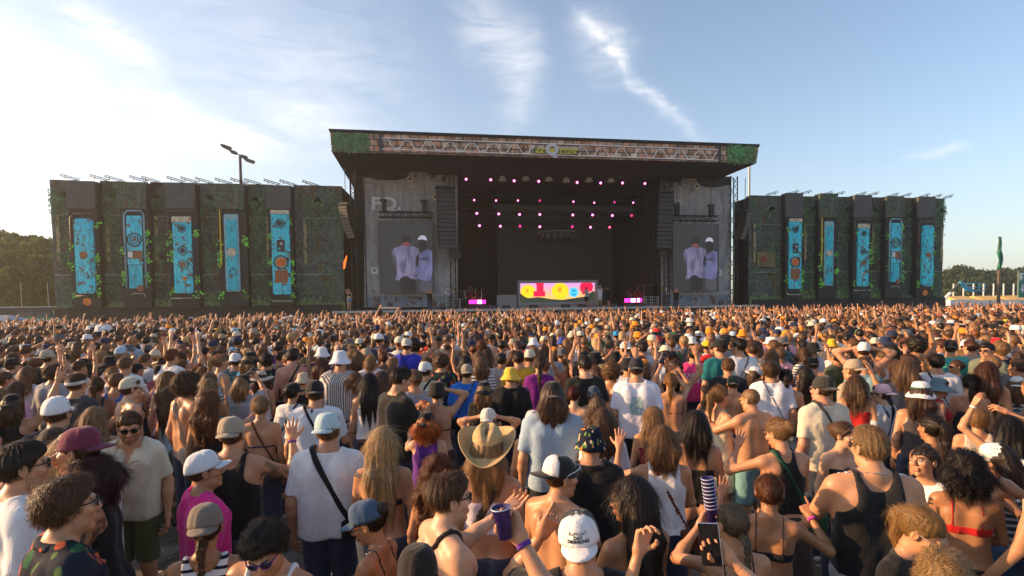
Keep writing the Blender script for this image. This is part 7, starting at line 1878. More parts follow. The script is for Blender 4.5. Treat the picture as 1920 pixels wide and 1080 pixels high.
put(1443, 886, 78, 0, 'person with auburn bun and black strappy top, both hands raised', F2, 'the auburn bun', sex='f', skin=TN, hair=('bun', (.17, .065, .028)), top=('bra', BK), arms=(((.10, .26, .00), (1, -.1, -1), (-.3, 1, 0), 'point'), ((.16, .30, .06), (1, 0, -1), (0, 1, 0), 'open')), shades=((.3, .28, .27), 'top'), props=(('band', 'r', (.6, .05, .4)),), bottom=('short', (.05, .09, .2)))
put(1637, 797, 86, 22, 'blond person with silver chain in black tank top', F2, 'the silver chain', skin=LT, hair=('short', (.30, .18, .08)), top=('tank', BK), arms=('down', 'phonelow'), necklace=True, build=1.16, shades=((.03, .02, .02),), head=(16, 4, 0), bottom=('shorts', LG))
put(1578, 787, 60, -140, 'person with a pale hair clip and black tube top facing right', F2, 'the hair clip', sex='f', skin=PA, hair=('bun', (.15, .07, .03)), top=('tube', BK), arms=('down', 'down'), shades=((.25, .12, .1), 'top'), head=(25, 6, 0))
put(1705, 936, 100, -118, 'person with golden ponytail and sunglasses looking down, in black tee', F2, 'the golden ponytail', sex='f', skin=LT, hair=('tail', (.36, .20, .07)), top=('tee', BK), shades=((.4, .28, .25),), arms=('down', 'low'), head=(10, 28, 0))
put(1772, 1032, 125, 10, 'person with tousled sunlit blonde hair at the bottom right', F2, 'the tousled blonde', sex='m', skin=LT, hair=('messy', (.36, .22, .09)), top=('tee', BK), arms=('down', 'down'), lim=(1.5, 2.0))
put(1737, 834, 70, 150, 'smiling person with dark hair and hoop earrings in white top', F2, 'the smiling woman', sex='f', skin=LT, hair=('bun', DK), top=('tee', WH), arms=('down', 'low'), head=(-5, -14, 12), strap=(1, BK, .012))
put(1812, 846, 80, 8, 'person with big curly dark hair and bright red top', F2, 'the red top', sex='f', skin=TN, hair=('curlylong', (.018, .010, .008)), top=('bra', (.50, .015, .015)), arms=('low', 'low'), bottom=('short', BK))
put(1895, 828, 66, 75, 'person in white paisley bandana and striped top bent over a phone', F2, 'the paisley bandana', sex='f', skin=TN, hair=('mid', DK), top=('tank', WH, 'stripe_dark'), hat=('beanie', WH, 0, 'bandana'), shades=((.7, .7, .7), 'cap'), arms=('phonelow', 'phonelow'), head=(5, 28, 0), bottom=('short', (.08, .16, .30)), props=(('phone', 'l', 'dark phone held low by the person in the paisley bandana'),))
# two people just below the camera whose raised hands reach into the picture
def near_hand(px, depth, h, yaw, lab, short, **kw):
    r = ray(px, 565); P = CAM + r * depth; ra = math.atan2(r.x, r.y); placed.append((P.x, P.y, depth, .3, short))
    return person((P.x, P.y, 0), R(yaw) - ra, h, seed=len(placed) * 7, label=lab, fine=2, **kw)
near_hand(1350, 1.85, 1.55, 0, 'fair haired person right below the camera holding up a phone', 'the phone holder', sex='f', skin=LT, hair=('mid', BL), top=('tee', BK), arms=(((-.11, .20, .345), (1, .1, -.3), (-.15, -1, .1), 'grip'), ((.16, .16, .34), (1, .1, -.4), (-.5, -.6, .1), 'grip')), props=(('phone', 'r', 'dark phone with silver rim held upright at the bottom of the picture', None, -44),))
near_hand(893, 1.62, 1.62, 0, 'person below the camera lifting a purple drinking cup', 'the cup holder', skin=LT, hair=('short', BR), top=('tee', (.3, .3, .32)), arms=(((-.03, .30, .40), (1, .1, -.4), (-.5, -1, .1), 'grip'), 'down'), props=(('cup', 'r', 'purple printed drinking cup held up beside the bare shouldered man'), ('band', 'r', PU)))

# ---- middle distance, from the photograph: place, size, looks
def mid(px, py, s, yaw, lab, short, sex='m', skin=LT, hair=('short', BR), top=('tee', WH), arms=('down', 'down'), fine=1, **kw):
    return put(px, py, s, yaw, lab, fine if s < 44 else 2, short, sex=sex, skin=skin, hair=hair, top=top, arms=arms, **kw)
mid(22, 737, 50, -30, 'dark capped person with one arm raised high at the left edge', 'the raised arm at the left', hair=('mid', BR), hat=('cap', BK, 180), top=('tank', BK), arms=(((.22, .12, .50), (1, .2, -.2), (0, 1, 0), 'open'), 'down'), skin=LT)
mid(140, 698, 46, -38, 'person with white headband and dark grey tee', 'the white headband', hair=('fade', BR), hat=('headband', WH), top=('tee', (.045, .05, .06)), arms=('bent', 'down'))
mid(240, 706, 46, -70, 'bare shouldered person in cream cap and glasses, hand at the chin', 'the cream cap', skin=PA, hair=('short', BR), hat=('cap', (.55, .50, .38), 0), top=('none', WH), arms=('down', 'face'), shades=((.03, .03, .03),))
mid(347, 701, 48, -62, 'shirtless person with bushy curly brown hair and tan bag', 'the bushy curls', hair=('afro', (.09, .045, .02)), top=('none', WH), arms=('bent', 'down'), strap=(-1, (.35, .27, .2), .012))
mid(388, 734, 50, -30, 'person with long curly auburn hair in black lace top', 'the curly auburn hair', sex='f', hair=('curlylong', (.17, .065, .02), -.42), top=('cami', BK), arms=('reach', 'down'))
mid(308, 700, 32, -40, 'person in a green cap', 'the green cap', hat=('cap', (.02, .08, .04), 180), top=('tee', PK))
mid(298, 683, 33, -40, 'person in black cap with maroon tee behind the green cap', 'the black cap in maroon', hat=('cap', BK, 0), top=('tee', MR))
mid(255, 680, 31, -60, 'person in black cap left of the person in maroon', 'the small black cap', hat=('cap', BK, 0), top=('tee', GR))
mid(98, 683, 38, -45, 'curly brown haired person in pale grey hoodie', 'the pale hoodie', hair=('curly', BR), top=('long', LG))
mid(88, 655, 32, -50, 'person in beige cap near the left edge', 'the beige cap far left', hat=('cap', (.42, .36, .26), 170), top=('tee', BK))
mid(318, 653, 33, -45, 'ginger haired person in white tee', 'the ginger hair', hair=('short', (.24, .07, .02)), top=('tee', WH))
mid(468, 658, 34, -35, 'person in black bucket hat and bright blue top', 'the blue top', sex='f', hair=('mid', LB), hat=('bucket', BK, 0), top=('tee', SK))
mid(452, 701, 40, -25, 'fair person in black cap filming with a phone', 'the filming person', sex='f', hair=('mid', BL), hat=('cap', BK, -60), top=('tee', LG), arms=('phone', 'phone'), props=(('phone', 'l', 'phone held up by the fair person in a black cap'),))
mid(488, 694, 36, -20, 'person in leopard print sun hat and white tank', 'the leopard sun hat', sex='f', hair=('mid', BR), hat=('sunhat', WH, 0, 'leopard'), top=('tank', WH))
mid(567, 697, 36, -20, 'person in leopard bucket hat right of the sun hat', 'the leopard bucket hat', sex='f', hair=('short', DK), hat=('bucket', WH, 0, 'leopard'), top=('tank', BK))
mid(548, 652, 34, -15, 'shirtless person with black crossbody strap', 'the bare back with strap', skin=(.50, .22, .15), hair=('short', DK), top=('none', WH), strap=(1, BK, .014))
mid(637, 656, 38, -8, 'person in white bucket hat and narrow striped shirt', 'the white bucket hat', hair=('short', LB), hat=('bucket', (.68, .68, .74), 0), top=('tee', WH, 'stripe_vert'), build=1.08)
mid(487, 741, 52, -14, 'bare backed person with blonde bun and thin straps', 'the bare back with blonde bun', sex='f', hair=('bun', (.36, .24, .12)), top=('halter', NV), strap=(-1, (.09, .03, .015), .010), arms=('down', 'down'))
mid(546, 716, 44, -30, 'dark haired person in black cap and white tee with strap', 'the black cap in white', sex='f', hair=('bun', DK), hat=('cap', BK, -40), top=('tee', WH), strap=(1, BK, .012))
mid(590, 711, 52, -8, 'person in backwards black cap and white floral shirt', 'the white floral shirt', hair=('short', BR), hat=('cap', (.02, .02, .022), 180), top=('tee', WH, 'white_floral'), strap=(-1, BK, .012), arms=('bent', 'down'), build=1.08)
mid(664, 698, 38, -10, 'person with long bronze wavy hair', 'the bronze hair', sex='f', hair=('curlylong', (.22, .11, .045)), top=('bra', BK))
mid(692, 698, 44, -5, 'person with straight black hair in white top', 'the straight black hair', sex='f', hair=('long', (.010, .008, .008)), top=('tank', WH))
mid(742, 687, 50, -58, 'tall dark haired person in loose black shirt looking down', 'the loose black shirt', hair=('fade', DK), top=('tee', (.018, .016, .014)), arms=('phonelow', 'phonelow'), head=(0, 18, 0), build=1.1)
mid(797, 677, 38, -30, 'person in white cap and tie dyed tee with black strap', 'the white cap with strap', hat=('cap', (.66, .64, .60), 170), top=('tee', (.42, .44, .36)), strap=(1, BK, .016))
mid(819, 713, 48, -5, 'person in round black hat and halter, one hand at the head', 'the round black hat', sex='f', hair=('short', DK), hat=('bucket', (.02, .017, .015), 0, None, {'w': .015}), top=('halter', BK), arms=('head', 'down'), bottom=('pants', BK))
mid(875, 681, 38, 0, 'person in grey cap and blue tee with orange print', 'the blue tee', hair=('short', BR), hat=('cap', (.28, .25, .20), 180), top=('tee', (.02, .14, .55)), strap=(1, BK, .010))
mid(800, 770, 56, -8, 'person with fiery orange wavy hair and black cap', 'the fiery orange hair', sex='f', skin=PA, hair=('curlylong', (.42, .10, .015)), hat=('cap', BK, 160), top=('tank', PU), arms=('down', 'reach'))
mid(762, 633, 29, -8, 'person in royal blue jersey with cap', 'the royal blue jersey', hat=('cap', (.5, .47, .42), 180), top=('tee', (.03, .04, .42)), strap=(-1, BK, .01))
mid(957, 687, 40, 0, 'person in yellow bucket hat and black tee', 'the yellow bucket hat', hat=('bucket', (.72, .45, .05), 0), top=('tee', BK), build=1.15)
mid(907, 713, 42, -4, 'person in navy bucket hat with blonde hair', 'the navy bucket hat', sex='f', hair=('mid', BL), hat=('bucket', (.012, .014, .025), 0), top=('tee', BK))
mid(972, 658, 34, 2, 'person in yellow jersey marked 4', 'the yellow jersey', hair=('fade', DK), top=('tee', (.65, .36, .03)))
mid(1011, 666, 36, 2, 'person with long dark ponytail in purple shirt', 'the purple shirt', sex='f', hair=('tail', (.10, .055, .03), -.42), top=('tee', (.17, .012, .20)))
mid(915, 763, 46, -6, 'person in cream cap with both elbows lifted', 'the lifted elbows', sex='f', hair=('short', BR), hat=('cap', (.60, .56, .50), 175), top=('tank', BK), arms=('head', 'head'))
mid(999, 767, 40, 0, 'person in small white cap beside the pale blue shirt', 'the small white cap', sex='f', hair=('short', LB), hat=('cap', (.60, .56, .52), 175), top=('tank', (.2, .2, .25)))
mid(1076, 723, 40, -14, 'person with short dark red hair and bare shoulders', 'the dark red hair', sex='f', skin=PA, hair=('bun', (.13, .02, .015)), top=('bra', BK))
mid(1120, 737, 50, -2, 'person with wavy brown hair under a black patterned bandana', 'the patterned bandana', sex='f', hair=('mid', (.16, .08, .035)), hat=('beanie', WH, 0, 'black_speck'), top=('racer', BK))
mid(1113, 722, 34, 0, 'person in faded navy cap', 'the faded navy cap', hat=('cap', (.04, .06, .11), 180), top=('none', WH))
mid(1193, 669, 44, 0, 'tall person in dark cap and white tee with teal lettering', 'the teal lettered tee', hair=('crop', BR), hat=('cap', (.025, .025, .035), 180), top=('tee', (.70, .68, .76)), build=1.08, bottom=('shorts', BK))
mid(1257, 697, 42, 0, 'person with golden ponytail holding a phone high', 'the phone above the ponytail', sex='f', hair=('tail', (.36, .18, .05)), top=('halter', BK), arms=('phone', ((-.03, .26, .40), (1, .2, -.5), (0, -1, .1), 'grip')), props=(('phone', 'l', 'phone held high above the golden ponytail'),))
mid(1225, 760, 56, 2, 'person with long straight golden blonde hair and bare shoulders', 'the long golden hair', sex='f', hair=('long', (.32, .18, .07), -.34), top=('tube', (.2, .01, .03)))
mid(1300, 650, 32, 0, 'person in hot pink tee with lettering on the back', 'the hot pink tee', hair=('short', BR), top=('tee', (.80, .05, .22)), hat=None)
mid(1352, 634, 34, 22, 'person in black cap and dark teal tee', 'the dark teal tee', hair=('short', BR), hat=('cap', BK, 0), top=('tee', (.01, .13, .14)), head=(20, 0, 0))
mid(1387, 633, 34, 26, 'dark haired person in sunglasses and white tee', 'the white tee with sunglasses', hair=('fade', DK), top=('tee', WH), shades=((.01, .01, .01),), head=(35, 0, 0), strap=(1, BK, .01))
mid(1366, 671, 38, 4, 'person with short sandy hair in dark tee', 'the sandy hair', hair=('fade', (.20, .09, .035)), top=('tee', (.02, .02, .03)))
mid(1446, 676, 42, 6, 'wavy brown haired person in white tee with thin strap', 'the wavy brown hair', hair=('messy', BR), top=('tee', (.66, .66, .72)), strap=(-1, BK, .008))
mid(1413, 684, 34, -60, 'person in tilted white cap', 'the tilted white cap', sex='f', hat=('cap', (.68, .66, .64), 150), hair=('mid', BR), top=('tee', WH), head=(0, 0, 24))
mid(1374, 702, 38, 2, 'bare backed person in dark green cap', 'the dark green cap', hat=('cap', (.03, .04, .035), 180), top=('none', WH))
mid(1428, 708, 38, 150, 'person in sunglasses and light blue top facing the camera', 'the light blue top', sex='f', hair=('bun', BR), top=('tank', (.15, .32, .55)), shades=((.01, .01, .01),), arms=('low', 'low'))
mid(1545, 703, 54, 38, 'person in backwards washed black cap and cream tee with strap', 'the washed black cap', skin=(.50, .24, .15), hair=('crop', BR), hat=('cap', (.035, .035, .03), 165), top=('tee', CR), strap=(-1, (.03, .03, .03), .012), head=(18, 0, 0), build=1.08, shades=((.02, .02, .02),))
mid(1606, 701, 46, -4, 'person with long loose brown hair and bare shoulders', 'the long loose brown hair', sex='f', hair=('long', (.13, .065, .03), -.26), top=('tube', RDC))
mid(1655, 718, 46, 62, 'person in pale pink backwards cap, glasses and grey leaf shirt', 'the pale pink cap', skin=PA, hair=('short', BR), hat=('cap', (.68, .42, .46), 170), top=('tee', GR, 'grey_leaf'), shades=((.06, .04, .03),), head=(20, 0, 0), strap=(1, BK, .014))
mid(1727, 713, 52, 6, 'person in white bucket hat with green and yellow bands', 'the banded bucket hat', sex='f', hair=('mid', (.09, .04, .02), -.3), hat=('bucket', (.70, .69, .68), 0, None, {'w': .035, 'bands': [(.062, .086, (.01, .16, .06)), (.038, .060, (.60, .42, .03))]}), top=('tank', (.06, .05, .055)), build=1.05)
mid(1757, 706, 44, -70, 'person in wide denim bucket hat and red tank', 'the denim bucket hat', sex='f', hair=('short', BR), hat=('bucket', (.13, .20, .24), 0, None, {'w': .09}), top=('tank', (.48, .02, .03)), head=(0, 6, 0))
mid(1757, 661, 40, 10, 'person with low dark bun in white printed tee', 'the low dark bun', hair=('bun', DK), top=('tee', WH), strap=(-1, BK, .012))
mid(1783, 636, 32, 6, 'dark capped person in turquoise tee', 'the turquoise tee', hat=('cap', BK, 180), top=('tee', (.06, .36, .34)))
mid(1795, 673, 34, 120, 'person in round sunglasses looking left', 'the round sunglasses', sex='f', hair=('bun', BR), top=('tee', GR), shades=((.03, .02, .02),))
mid(1852, 676, 44, 6, 'person with a mass of long reddish brown hair', 'the mass of brown hair', sex='f', hair=('long', (.10, .035, .015)), top=('bra', BK))
mid(1853, 641, 34, 150, 'smiling person with glasses in olive grey tee', 'the olive tee', hair=('short', DK), top=('tee', (.15, .18, .13)), shades=((.10, .07, .05),))
mid(1870, 632, 28, 30, 'person in a bright red cap', 'the red cap', hat=('cap', (.55, .01, .02), 0), top=('tee', WH))
mid(1892, 776, 60, 8, 'person with long black hair and both arms over the head', 'the arms over the head', sex='f', hair=('long', (.014, .010, .009)), top=('crop', MR), arms=('over', ((.10, .06, .40), (1, .2, .2), (-.5, .5, -.6), 'relax')), props=(('band', 'l', WH),))
mid(1908, 704, 44, 4, 'person in white printed cap at the right edge', 'the white cap at the right edge', hat=('cap', WH, 175, 'bandana'), hair=('mid', LB), top=('tee', WH, 'stripe_dark'))
mid(1835, 762, 50, 8, 'person with blond highlights in pale lace top', 'the pale lace top', sex='f', hair=('messy', BL), top=('tank', (.5, .42, .36)))
mid(1620, 640, 34, 4, 'person in white patterned cap with both arms behind the head', 'the arms behind the head', hat=('cap', WH, 175, 'bandana'), top=('tank', BK), arms=('head', 'head'))
mid(1700, 672, 44, 4, 'person with shoulder length dark blond hair', 'the dark blond hair', sex='f', hair=('mid', (.20, .11, .05), -.26), top=('tee', (.02, .03, .06)))
mid(1820, 700, 44, 6, 'dark haired person with hair tied behind in grey top', 'the tied dark hair', sex='f', hair=('tail', DK), top=('cami', (.05, .05, .06)))
mid(1745, 655, 30, 10, 'person with wavy ash blond hair', 'the ash blond hair', hair=('messy', BL), top=('tee', LG))
mid(1510, 687, 40, 12, 'dark haired person with one hand to the forehead', 'the hand to the forehead', sex='f', hair=('mid', DK), top=('tank', BK), arms=('half', 'half'), head=(40, 0, 0))
mid(1474, 690, 42, 4, 'bare shouldered person with dark hair clipped up', 'the clipped up hair', sex='f', hair=('tail', DK, -.2), top=('racer', BK), bottom=('short', (.4, .42, .42)))
mid(1525, 668, 34, 4, 'person in plain black cap with bare shoulders', 'the plain black cap', hat=('cap', BK, 180), top=('tank', BK))
mid(1620, 668, 36, 10, 'short haired person in pale teal shirt with orange collar', 'the pale teal shirt', hair=('fade', (.18, .09, .04)), top=('tee', (.22, .38, .42)))
mid(1590, 653, 30, 165, 'person in purple tee turned towards the camera', 'the purple tee', sex='f', hair=('mid', (.16, .08, .03)), top=('tee', (.14, .03, .36)))
for i, (px, py, s, c) in enumerate([(1330, 613, 20, OR), (1393, 616, 22, OR), (1427, 628, 19, OR), (1474, 618, 23, OR), (1502, 611, 19, OR), (1498, 626, 19, OR), (1448, 616, 16, OR), (1560, 634, 26, YE), (1370, 612, 17, (.7, .2, .03)), (1542, 620, 19, (.75, .22, .05))]):
    nm = ['small orange hat beside the teal tee', 'orange hat with fair hair below', 'low orange hat right of the sunglasses man', 'large bright orange headscarf', 'orange cap tipped back', 'orange hat in front of the tipped cap', 'smallest orange hat of the cluster', 'big yellow headscarf', 'reddish orange hat farther back', 'orange cap beside the rainbow hat'][i]
    mid(px, py, s, 4, 'person wearing the ' + nm, 'the ' + nm, hair=('short', LB), hat=(('beanie', 'bucket')[i % 2] if i != 4 else 'cap', c, 0), top=('tee', [WH, BK, NV, GR][i % 4]), arms=('down', 'down'))
for px, py, s, c, k, lb, tp in [(1000, 632, 24, (.70, .68, .72), 'bucket', 'person in white bucket hat and crimson tee', (.45, .02, .08)), (1053, 631, 22, (.04, .08, .35), 'bucket', 'person in royal blue bucket hat', WH), (844, 626, 19, (.66, .66, .68), 'cap', 'person in white cap above white tee', WH),
                       (1155, 620, 19, SK, 'cap', 'person in bright blue cap', BK), (1297, 630, 23, (.72, .70, .68), 'bucket', 'person in white bucket hat behind the hot pink tee', GR), (1143, 622, 16, TL, 'cap', 'person in teal cap', WH), (1640, 632, 25, (.7, .6, .42), 'cap', 'person in cream cap lit by the sun', BK),
                       (1610, 618, 20, (.20, .35, .05), 'beanie', 'person in a rainbow coloured knitted hat', NV), (665, 640, 20, YE, 'beanie', 'person in a small yellow hat', GR), (1108, 656, 26, BK, 'cap', 'person in black cap with thin strap', WH), (1053, 653, 28, GR, 'cap', 'grey capped person in pale tee', LG)]:
    mid(px, py, s, 3, lb, lb.replace('person in a ', 'the ').replace('person in ', 'the ').replace('person', 'one'), hat=(k, c, 180 if k == 'cap' else 0), top=('tee', tp))
# lettering on three shirts
def back_text(short, body, size, mat, z=1.22, off=.155, space=1.0):
    root = [o for o in bpy.data.objects if o.get('category') == 'person' and o.get('label', '').startswith(short)][0]
    sh = [c for c in root.children if c.name.startswith('shirt')][0]
    me0 = sh.data; dgv = np.empty(len(me0.vertices) * 3); me0.vertices.foreach_get('co', dgv); dgv = dgv.reshape(-1, 3)
    o = text_obj('lettering', body, size, mat, None, Matrix.Identity(4), 0); o.data.resolution_u = 2
    dg = bpy.context.evaluated_depsgraph_get(); me = bpy.data.meshes.new_from_object(o.evaluated_get(dg)); bpy.data.objects.remove(o)
    bk = dgv[dgv[:, 1] < 0]; W = []
    for v in me.vertices:
        x, zz = v.co.x, z + v.co.y; i = np.argsort((bk[:, 0] - x)**2 + (bk[:, 2] - zz)**2)[:4]; W.append((x, bk[i, 1].min() - .006, zz))
    mk('shirt_lettering', W, [tuple(p.vertices) for p in me.polygons], mat, sh); bpy.data.meshes.remove(me)
teal_p = simple('teal_lettering', (.03, .30, .27), .7)
back_text('tall person in dark cap and white tee', 'IIIIII IIII\nIIIIII IIIIII II\nIII IIIIIII IIIII\nIIIIII IIII IIIIII\nIIII IIIIII IIIII\nIIIIII IIII IIII\nIII IIIII IIII', .034, teal_p, 1.25)
back_text('person in hot pink tee', 'KACKE\nDICHT', .10, simple('white_lettering', (.75, .72, .72), .7), 1.27)
back_text('person in yellow jersey', 'ENT\n4', .13, simple('navy_lettering', (.02, .02, .10), .7), 1.24)
orange_p = simple('orange_lettering', (.65, .16, .02), .7)

# ---- people on and before the stage
def stage_person(px, pyfeet, Y, z, yaw, lab, **kw):
    p = at(px, pyfeet, Y); ra = math.atan2(p.x, Y); return person((p.x, Y, z), R(yaw) - ra, kw.pop('h', 1.8), seed=int(px), label=lab, fine=1, **kw)
stage_person(1100, 572, YB + 4.5, zdeck + .012, 130, 'performer in white tee and black shorts pointing, before the balloon screen', skin=LT, hair=('short', DK), top=('tee', WH), bottom=('shorts', BK), arms=('half', 'bent'))
stage_person(1125, 573, YB + 3.0, zdeck + .012, 165, 'performer dressed all in white with white cap on stage', h=1.92, skin=LT, hair=('short', DK), top=('tee', WH), bottom=('shorts', (.6, .6, .6)), hat=('cap', WH, 0), arms=('down', 'face'))
stage_person(1141, 572, YB + 3.2, zdeck + .012, 70, 'camera operator in black on stage beside the white clad performer', skin=LT, hair=('short', DK), top=('tee', BK), bottom=('shorts', BK), arms=('face', 'face'))
stage_person(655, 577, YB - .9, zdeck + .025, -150, 'person in black top and denim shorts at the left end of the deck', h=1.72, sex='f', skin=PA, hair=('tail', BR), top=('crop', BK), bottom=('short', (.2, .3, .42)), arms=('head', 'low'))
stage_person(806, 580, YB - 2.8, at(806, 580, YB - 3.2).z - .28, 170, 'camera operator in black on the left camera platform', skin=LT, hair=('short', DK), top=('tee', BK), arms=('face', 'phone'), h=1.75)
stage_person(1268, 578, YB - 2.8, at(1268, 577, YB - 3.2).z - .28, 170, 'camera operator in black on the right camera platform', skin=LT, hair=('short', DK), top=('tee', BK), arms=('face', 'phone'))
for px, lb, Y_ in ((882, 'drummer behind the left drum kit', YB + 6.4), (1198, 'drummer behind the right drum kit', YB + 6.4)):
    stage_person(px, 570, Y_, zdeck + .35, 180, lb, skin=LT, hair=('short', DK), top=('tee', GR), arms=('bent', 'bent'))
# people carried on shoulders
def carried(px, py, s, yaw, lab, **kw):
    r = ray(px, py); d = FPX * .245 / s; P = CAM + r * d; ra = math.atan2(P.x, P.y); placed.append((P.x, P.y, d, .4, lab)); z0 = P.z - 1.75
    o = person((P.x, P.y, z0), R(yaw) - ra, 1.74, seed=int(px), label=lab, fine=1, **kw)
    return o
carried(712, 582, 14, -40, 'shirtless person sitting high above the crowd with one arm stretched out', skin=LT, hair=('short', BR), top=('none', WH), arms=('wide', 'point'))
carried(193, 594, 14, -30, 'person in white tee sitting high above the crowd at the left', skin=LT, hair=('short', BR), top=('tee', WH), arms=('down', 'down'))

# ---- archetypes copied through the middle distance, each copy tinted and labelled on its own
rng = random.Random(77)
hairs_m = [('short', DK), ('short', BR), ('fade', BR), ('curly', BR), ('messy', LB), ('fade', DK), ('short', LB)]
hairs_f = [('long', BR), ('mid', LB), ('bun', BL), ('tail', BR), ('long', DK), ('curlylong', BR), ('mid', DK), ('tail', BL), ('long', BL)]
ARCH = []
def arch(**kw):
    kw.setdefault('skin', LT)
    o = person((0, 0, 0), 0, 1.75, label='x', fine=1, seed=900 + len(ARCH), **kw); ARCH.append((o, kw)); return o
arch(hair=('short', DK), top=('tee', WH), arms=('down', 'down')); arch(hair=('fade', BR), top=('tee', BK), arms=('bent', 'down')); arch(hair=('curly', BR), top=('tee', WH), arms=('up', 'down'))
arch(hair=('messy', LB), top=('none', WH), arms=('down', 'point')); arch(hair=('short', BR), top=('tank', WH), arms=('down', 'half')); arch(hair=('short', BR), top=('tee', WH), arms=('down', 'down'), hat=('cap', WH, 180))
arch(hair=('short', BR), top=('tee', WH), arms=('bent', 'up'), hat=('cap', BK, 180)); arch(hair=('short', BR), top=('tee', WH), arms=('down', 'down'), hat=('cap', WH, 0), strap=(1, BK, .014)); arch(hair=('short', BR), top=('tee', BK), arms=('upin', 'upin'))
arch(hair=('short', LB), top=('tee', WH), arms=('down', 'phone'), hat=('bucket', BK, 0)); arch(sex='f', hair=('long', BR), top=('tank', WH), arms=('down', 'down')); arch(sex='f', hair=('mid', LB), top=('bra', BK), arms=('down', 'up'))
arch(sex='f', hair=('bun', BL), top=('racer', BK), arms=('half', 'down')); arch(sex='f', hair=('tail', BR), top=('crop', WH), arms=('down', 'down')); arch(sex='f', hair=('long', DK), top=('cami', BK), arms=('bent', 'bent'))
arch(sex='f', hair=('curlylong', BR), top=('tank', WH), arms=('down', 'point')); arch(sex='f', hair=('mid', DK), top=('tube', WH), arms=('phone', 'down')); arch(sex='f', hair=('tail', BL), top=('halter', BK), arms=('up', 'up'))
arch(sex='f', hair=('long', BL), top=('tee', WH), arms=('down', 'down')); arch(sex='f', hair=('mid', BR), top=('tank', BK), arms=('down', 'head'), hat=('cap', WH, 180)); arch(hair=('fade', DK), top=('tee', WH), arms=('half', 'half'), strap=(-1, BK, .014))
arch(hair=('afro', BR), top=('none', WH), arms=('fist', 'down')); arch(sex='f', hair=('bun', DK), top=('bra', WH), arms=('over', 'down')); arch(hair=('short', BR), top=('tee', WH), arms=('down', 'down'), hat=('bucket', WH, 0))
for pt, kw_ in (('stripe_vert', dict(hair=('short', BR))), ('teal_floral', dict(hair=('short', LB), hat=('cap', BE, 180))), ('white_floral', dict(hair=('fade', DK))), ('tropic', dict(hair=('curly', BR))), ('stripe_navy', dict(sex='f', hair=('mid', BR)))): arch(top=('tee', WH, pt), arms=('down', 'bent'), **kw_)
PATW = {'stripe_vert': 'striped shirt', 'teal_floral': 'dark flowered shirt', 'white_floral': 'white flowered shirt', 'tropic': 'tropical shirt', 'stripe_navy': 'bold striped top'}
CH = {}
for o in bpy.data.objects:
    if o.parent: CH.setdefault(o.parent.name, []).append(o)
def copy_tree(o, parent=None):
    c = o.copy(); C.objects.link(c)
    if parent: c.parent = parent
    for ch in CH.get(o.name, []): copy_tree(ch, c).matrix_parent_inverse = ch.matrix_parent_inverse
    return c
cname = {'WH': WH}
TOPC = [('white', WH), ('white', (.62, .61, .64)), ('black', BK), ('black', (.02, .02, .022)), ('grey', GR), ('pale grey', LG), ('navy', NV), ('olive', OL), ('cream', CR), ('maroon', MR), ('pink', PK), ('teal', TL), ('blue', (.05, .12, .35)), ('light blue', LBU), ('red', RDC), ('beige', BE), ('purple', PU), ('green', (.03, .14, .05)), ('orange', (.6, .18, .03))]
TOPW = [13, 9, 8, 6, 5, 4, 5, 2, 4, 2, 2, 2, 2, 2, 2, 3, 1, 1, 1]
HATC = [('white', WH), ('cream', CR), ('black', BK), ('beige', BE), ('grey', GR), ('navy', NV), ('orange', OR), ('pale blue', LBU), ('red', RDC), ('yellow', YE)]; HATW = [4, 3, 7, 3.5, 3, 3, 1, 1, .6, .5]
HAIRC = [('dark', DK), ('brown', BR), ('light brown', LB), ('blond', BL), ('fair', BB), ('auburn', (.15, .05, .02)), ('ginger', (.26, .08, .02))]; HAIRW = [5, 7, 5, 3, 1.2, 1.6, .6]
SKW = [(LT, 6), (TN, 4), (PA, 2), (BN, .6)]
pick = lambda L, W: rng.choices(L, W)[0]
hairword = {'short': 'short %s hair', 'fade': 'cropped %s hair', 'curly': 'curly %s hair', 'messy': 'tousled %s hair', 'long': 'long %s hair', 'mid': 'shoulder length %s hair', 'bun': '%s hair in a bun', 'tail': '%s ponytail', 'curlylong': 'long curly %s hair', 'afro': 'bushy %s hair'}
topword = {'tee': '%s tee', 'none': 'bare back', 'tank': '%s tank top', 'bra': '%s bikini top', 'racer': '%s sports top', 'crop': '%s crop top', 'cami': '%s camisole', 'tube': '%s tube top', 'halter': '%s halter top'}
used = set(o['label'] for o in bpy.data.objects if 'label' in o)
named = [q for q in placed]
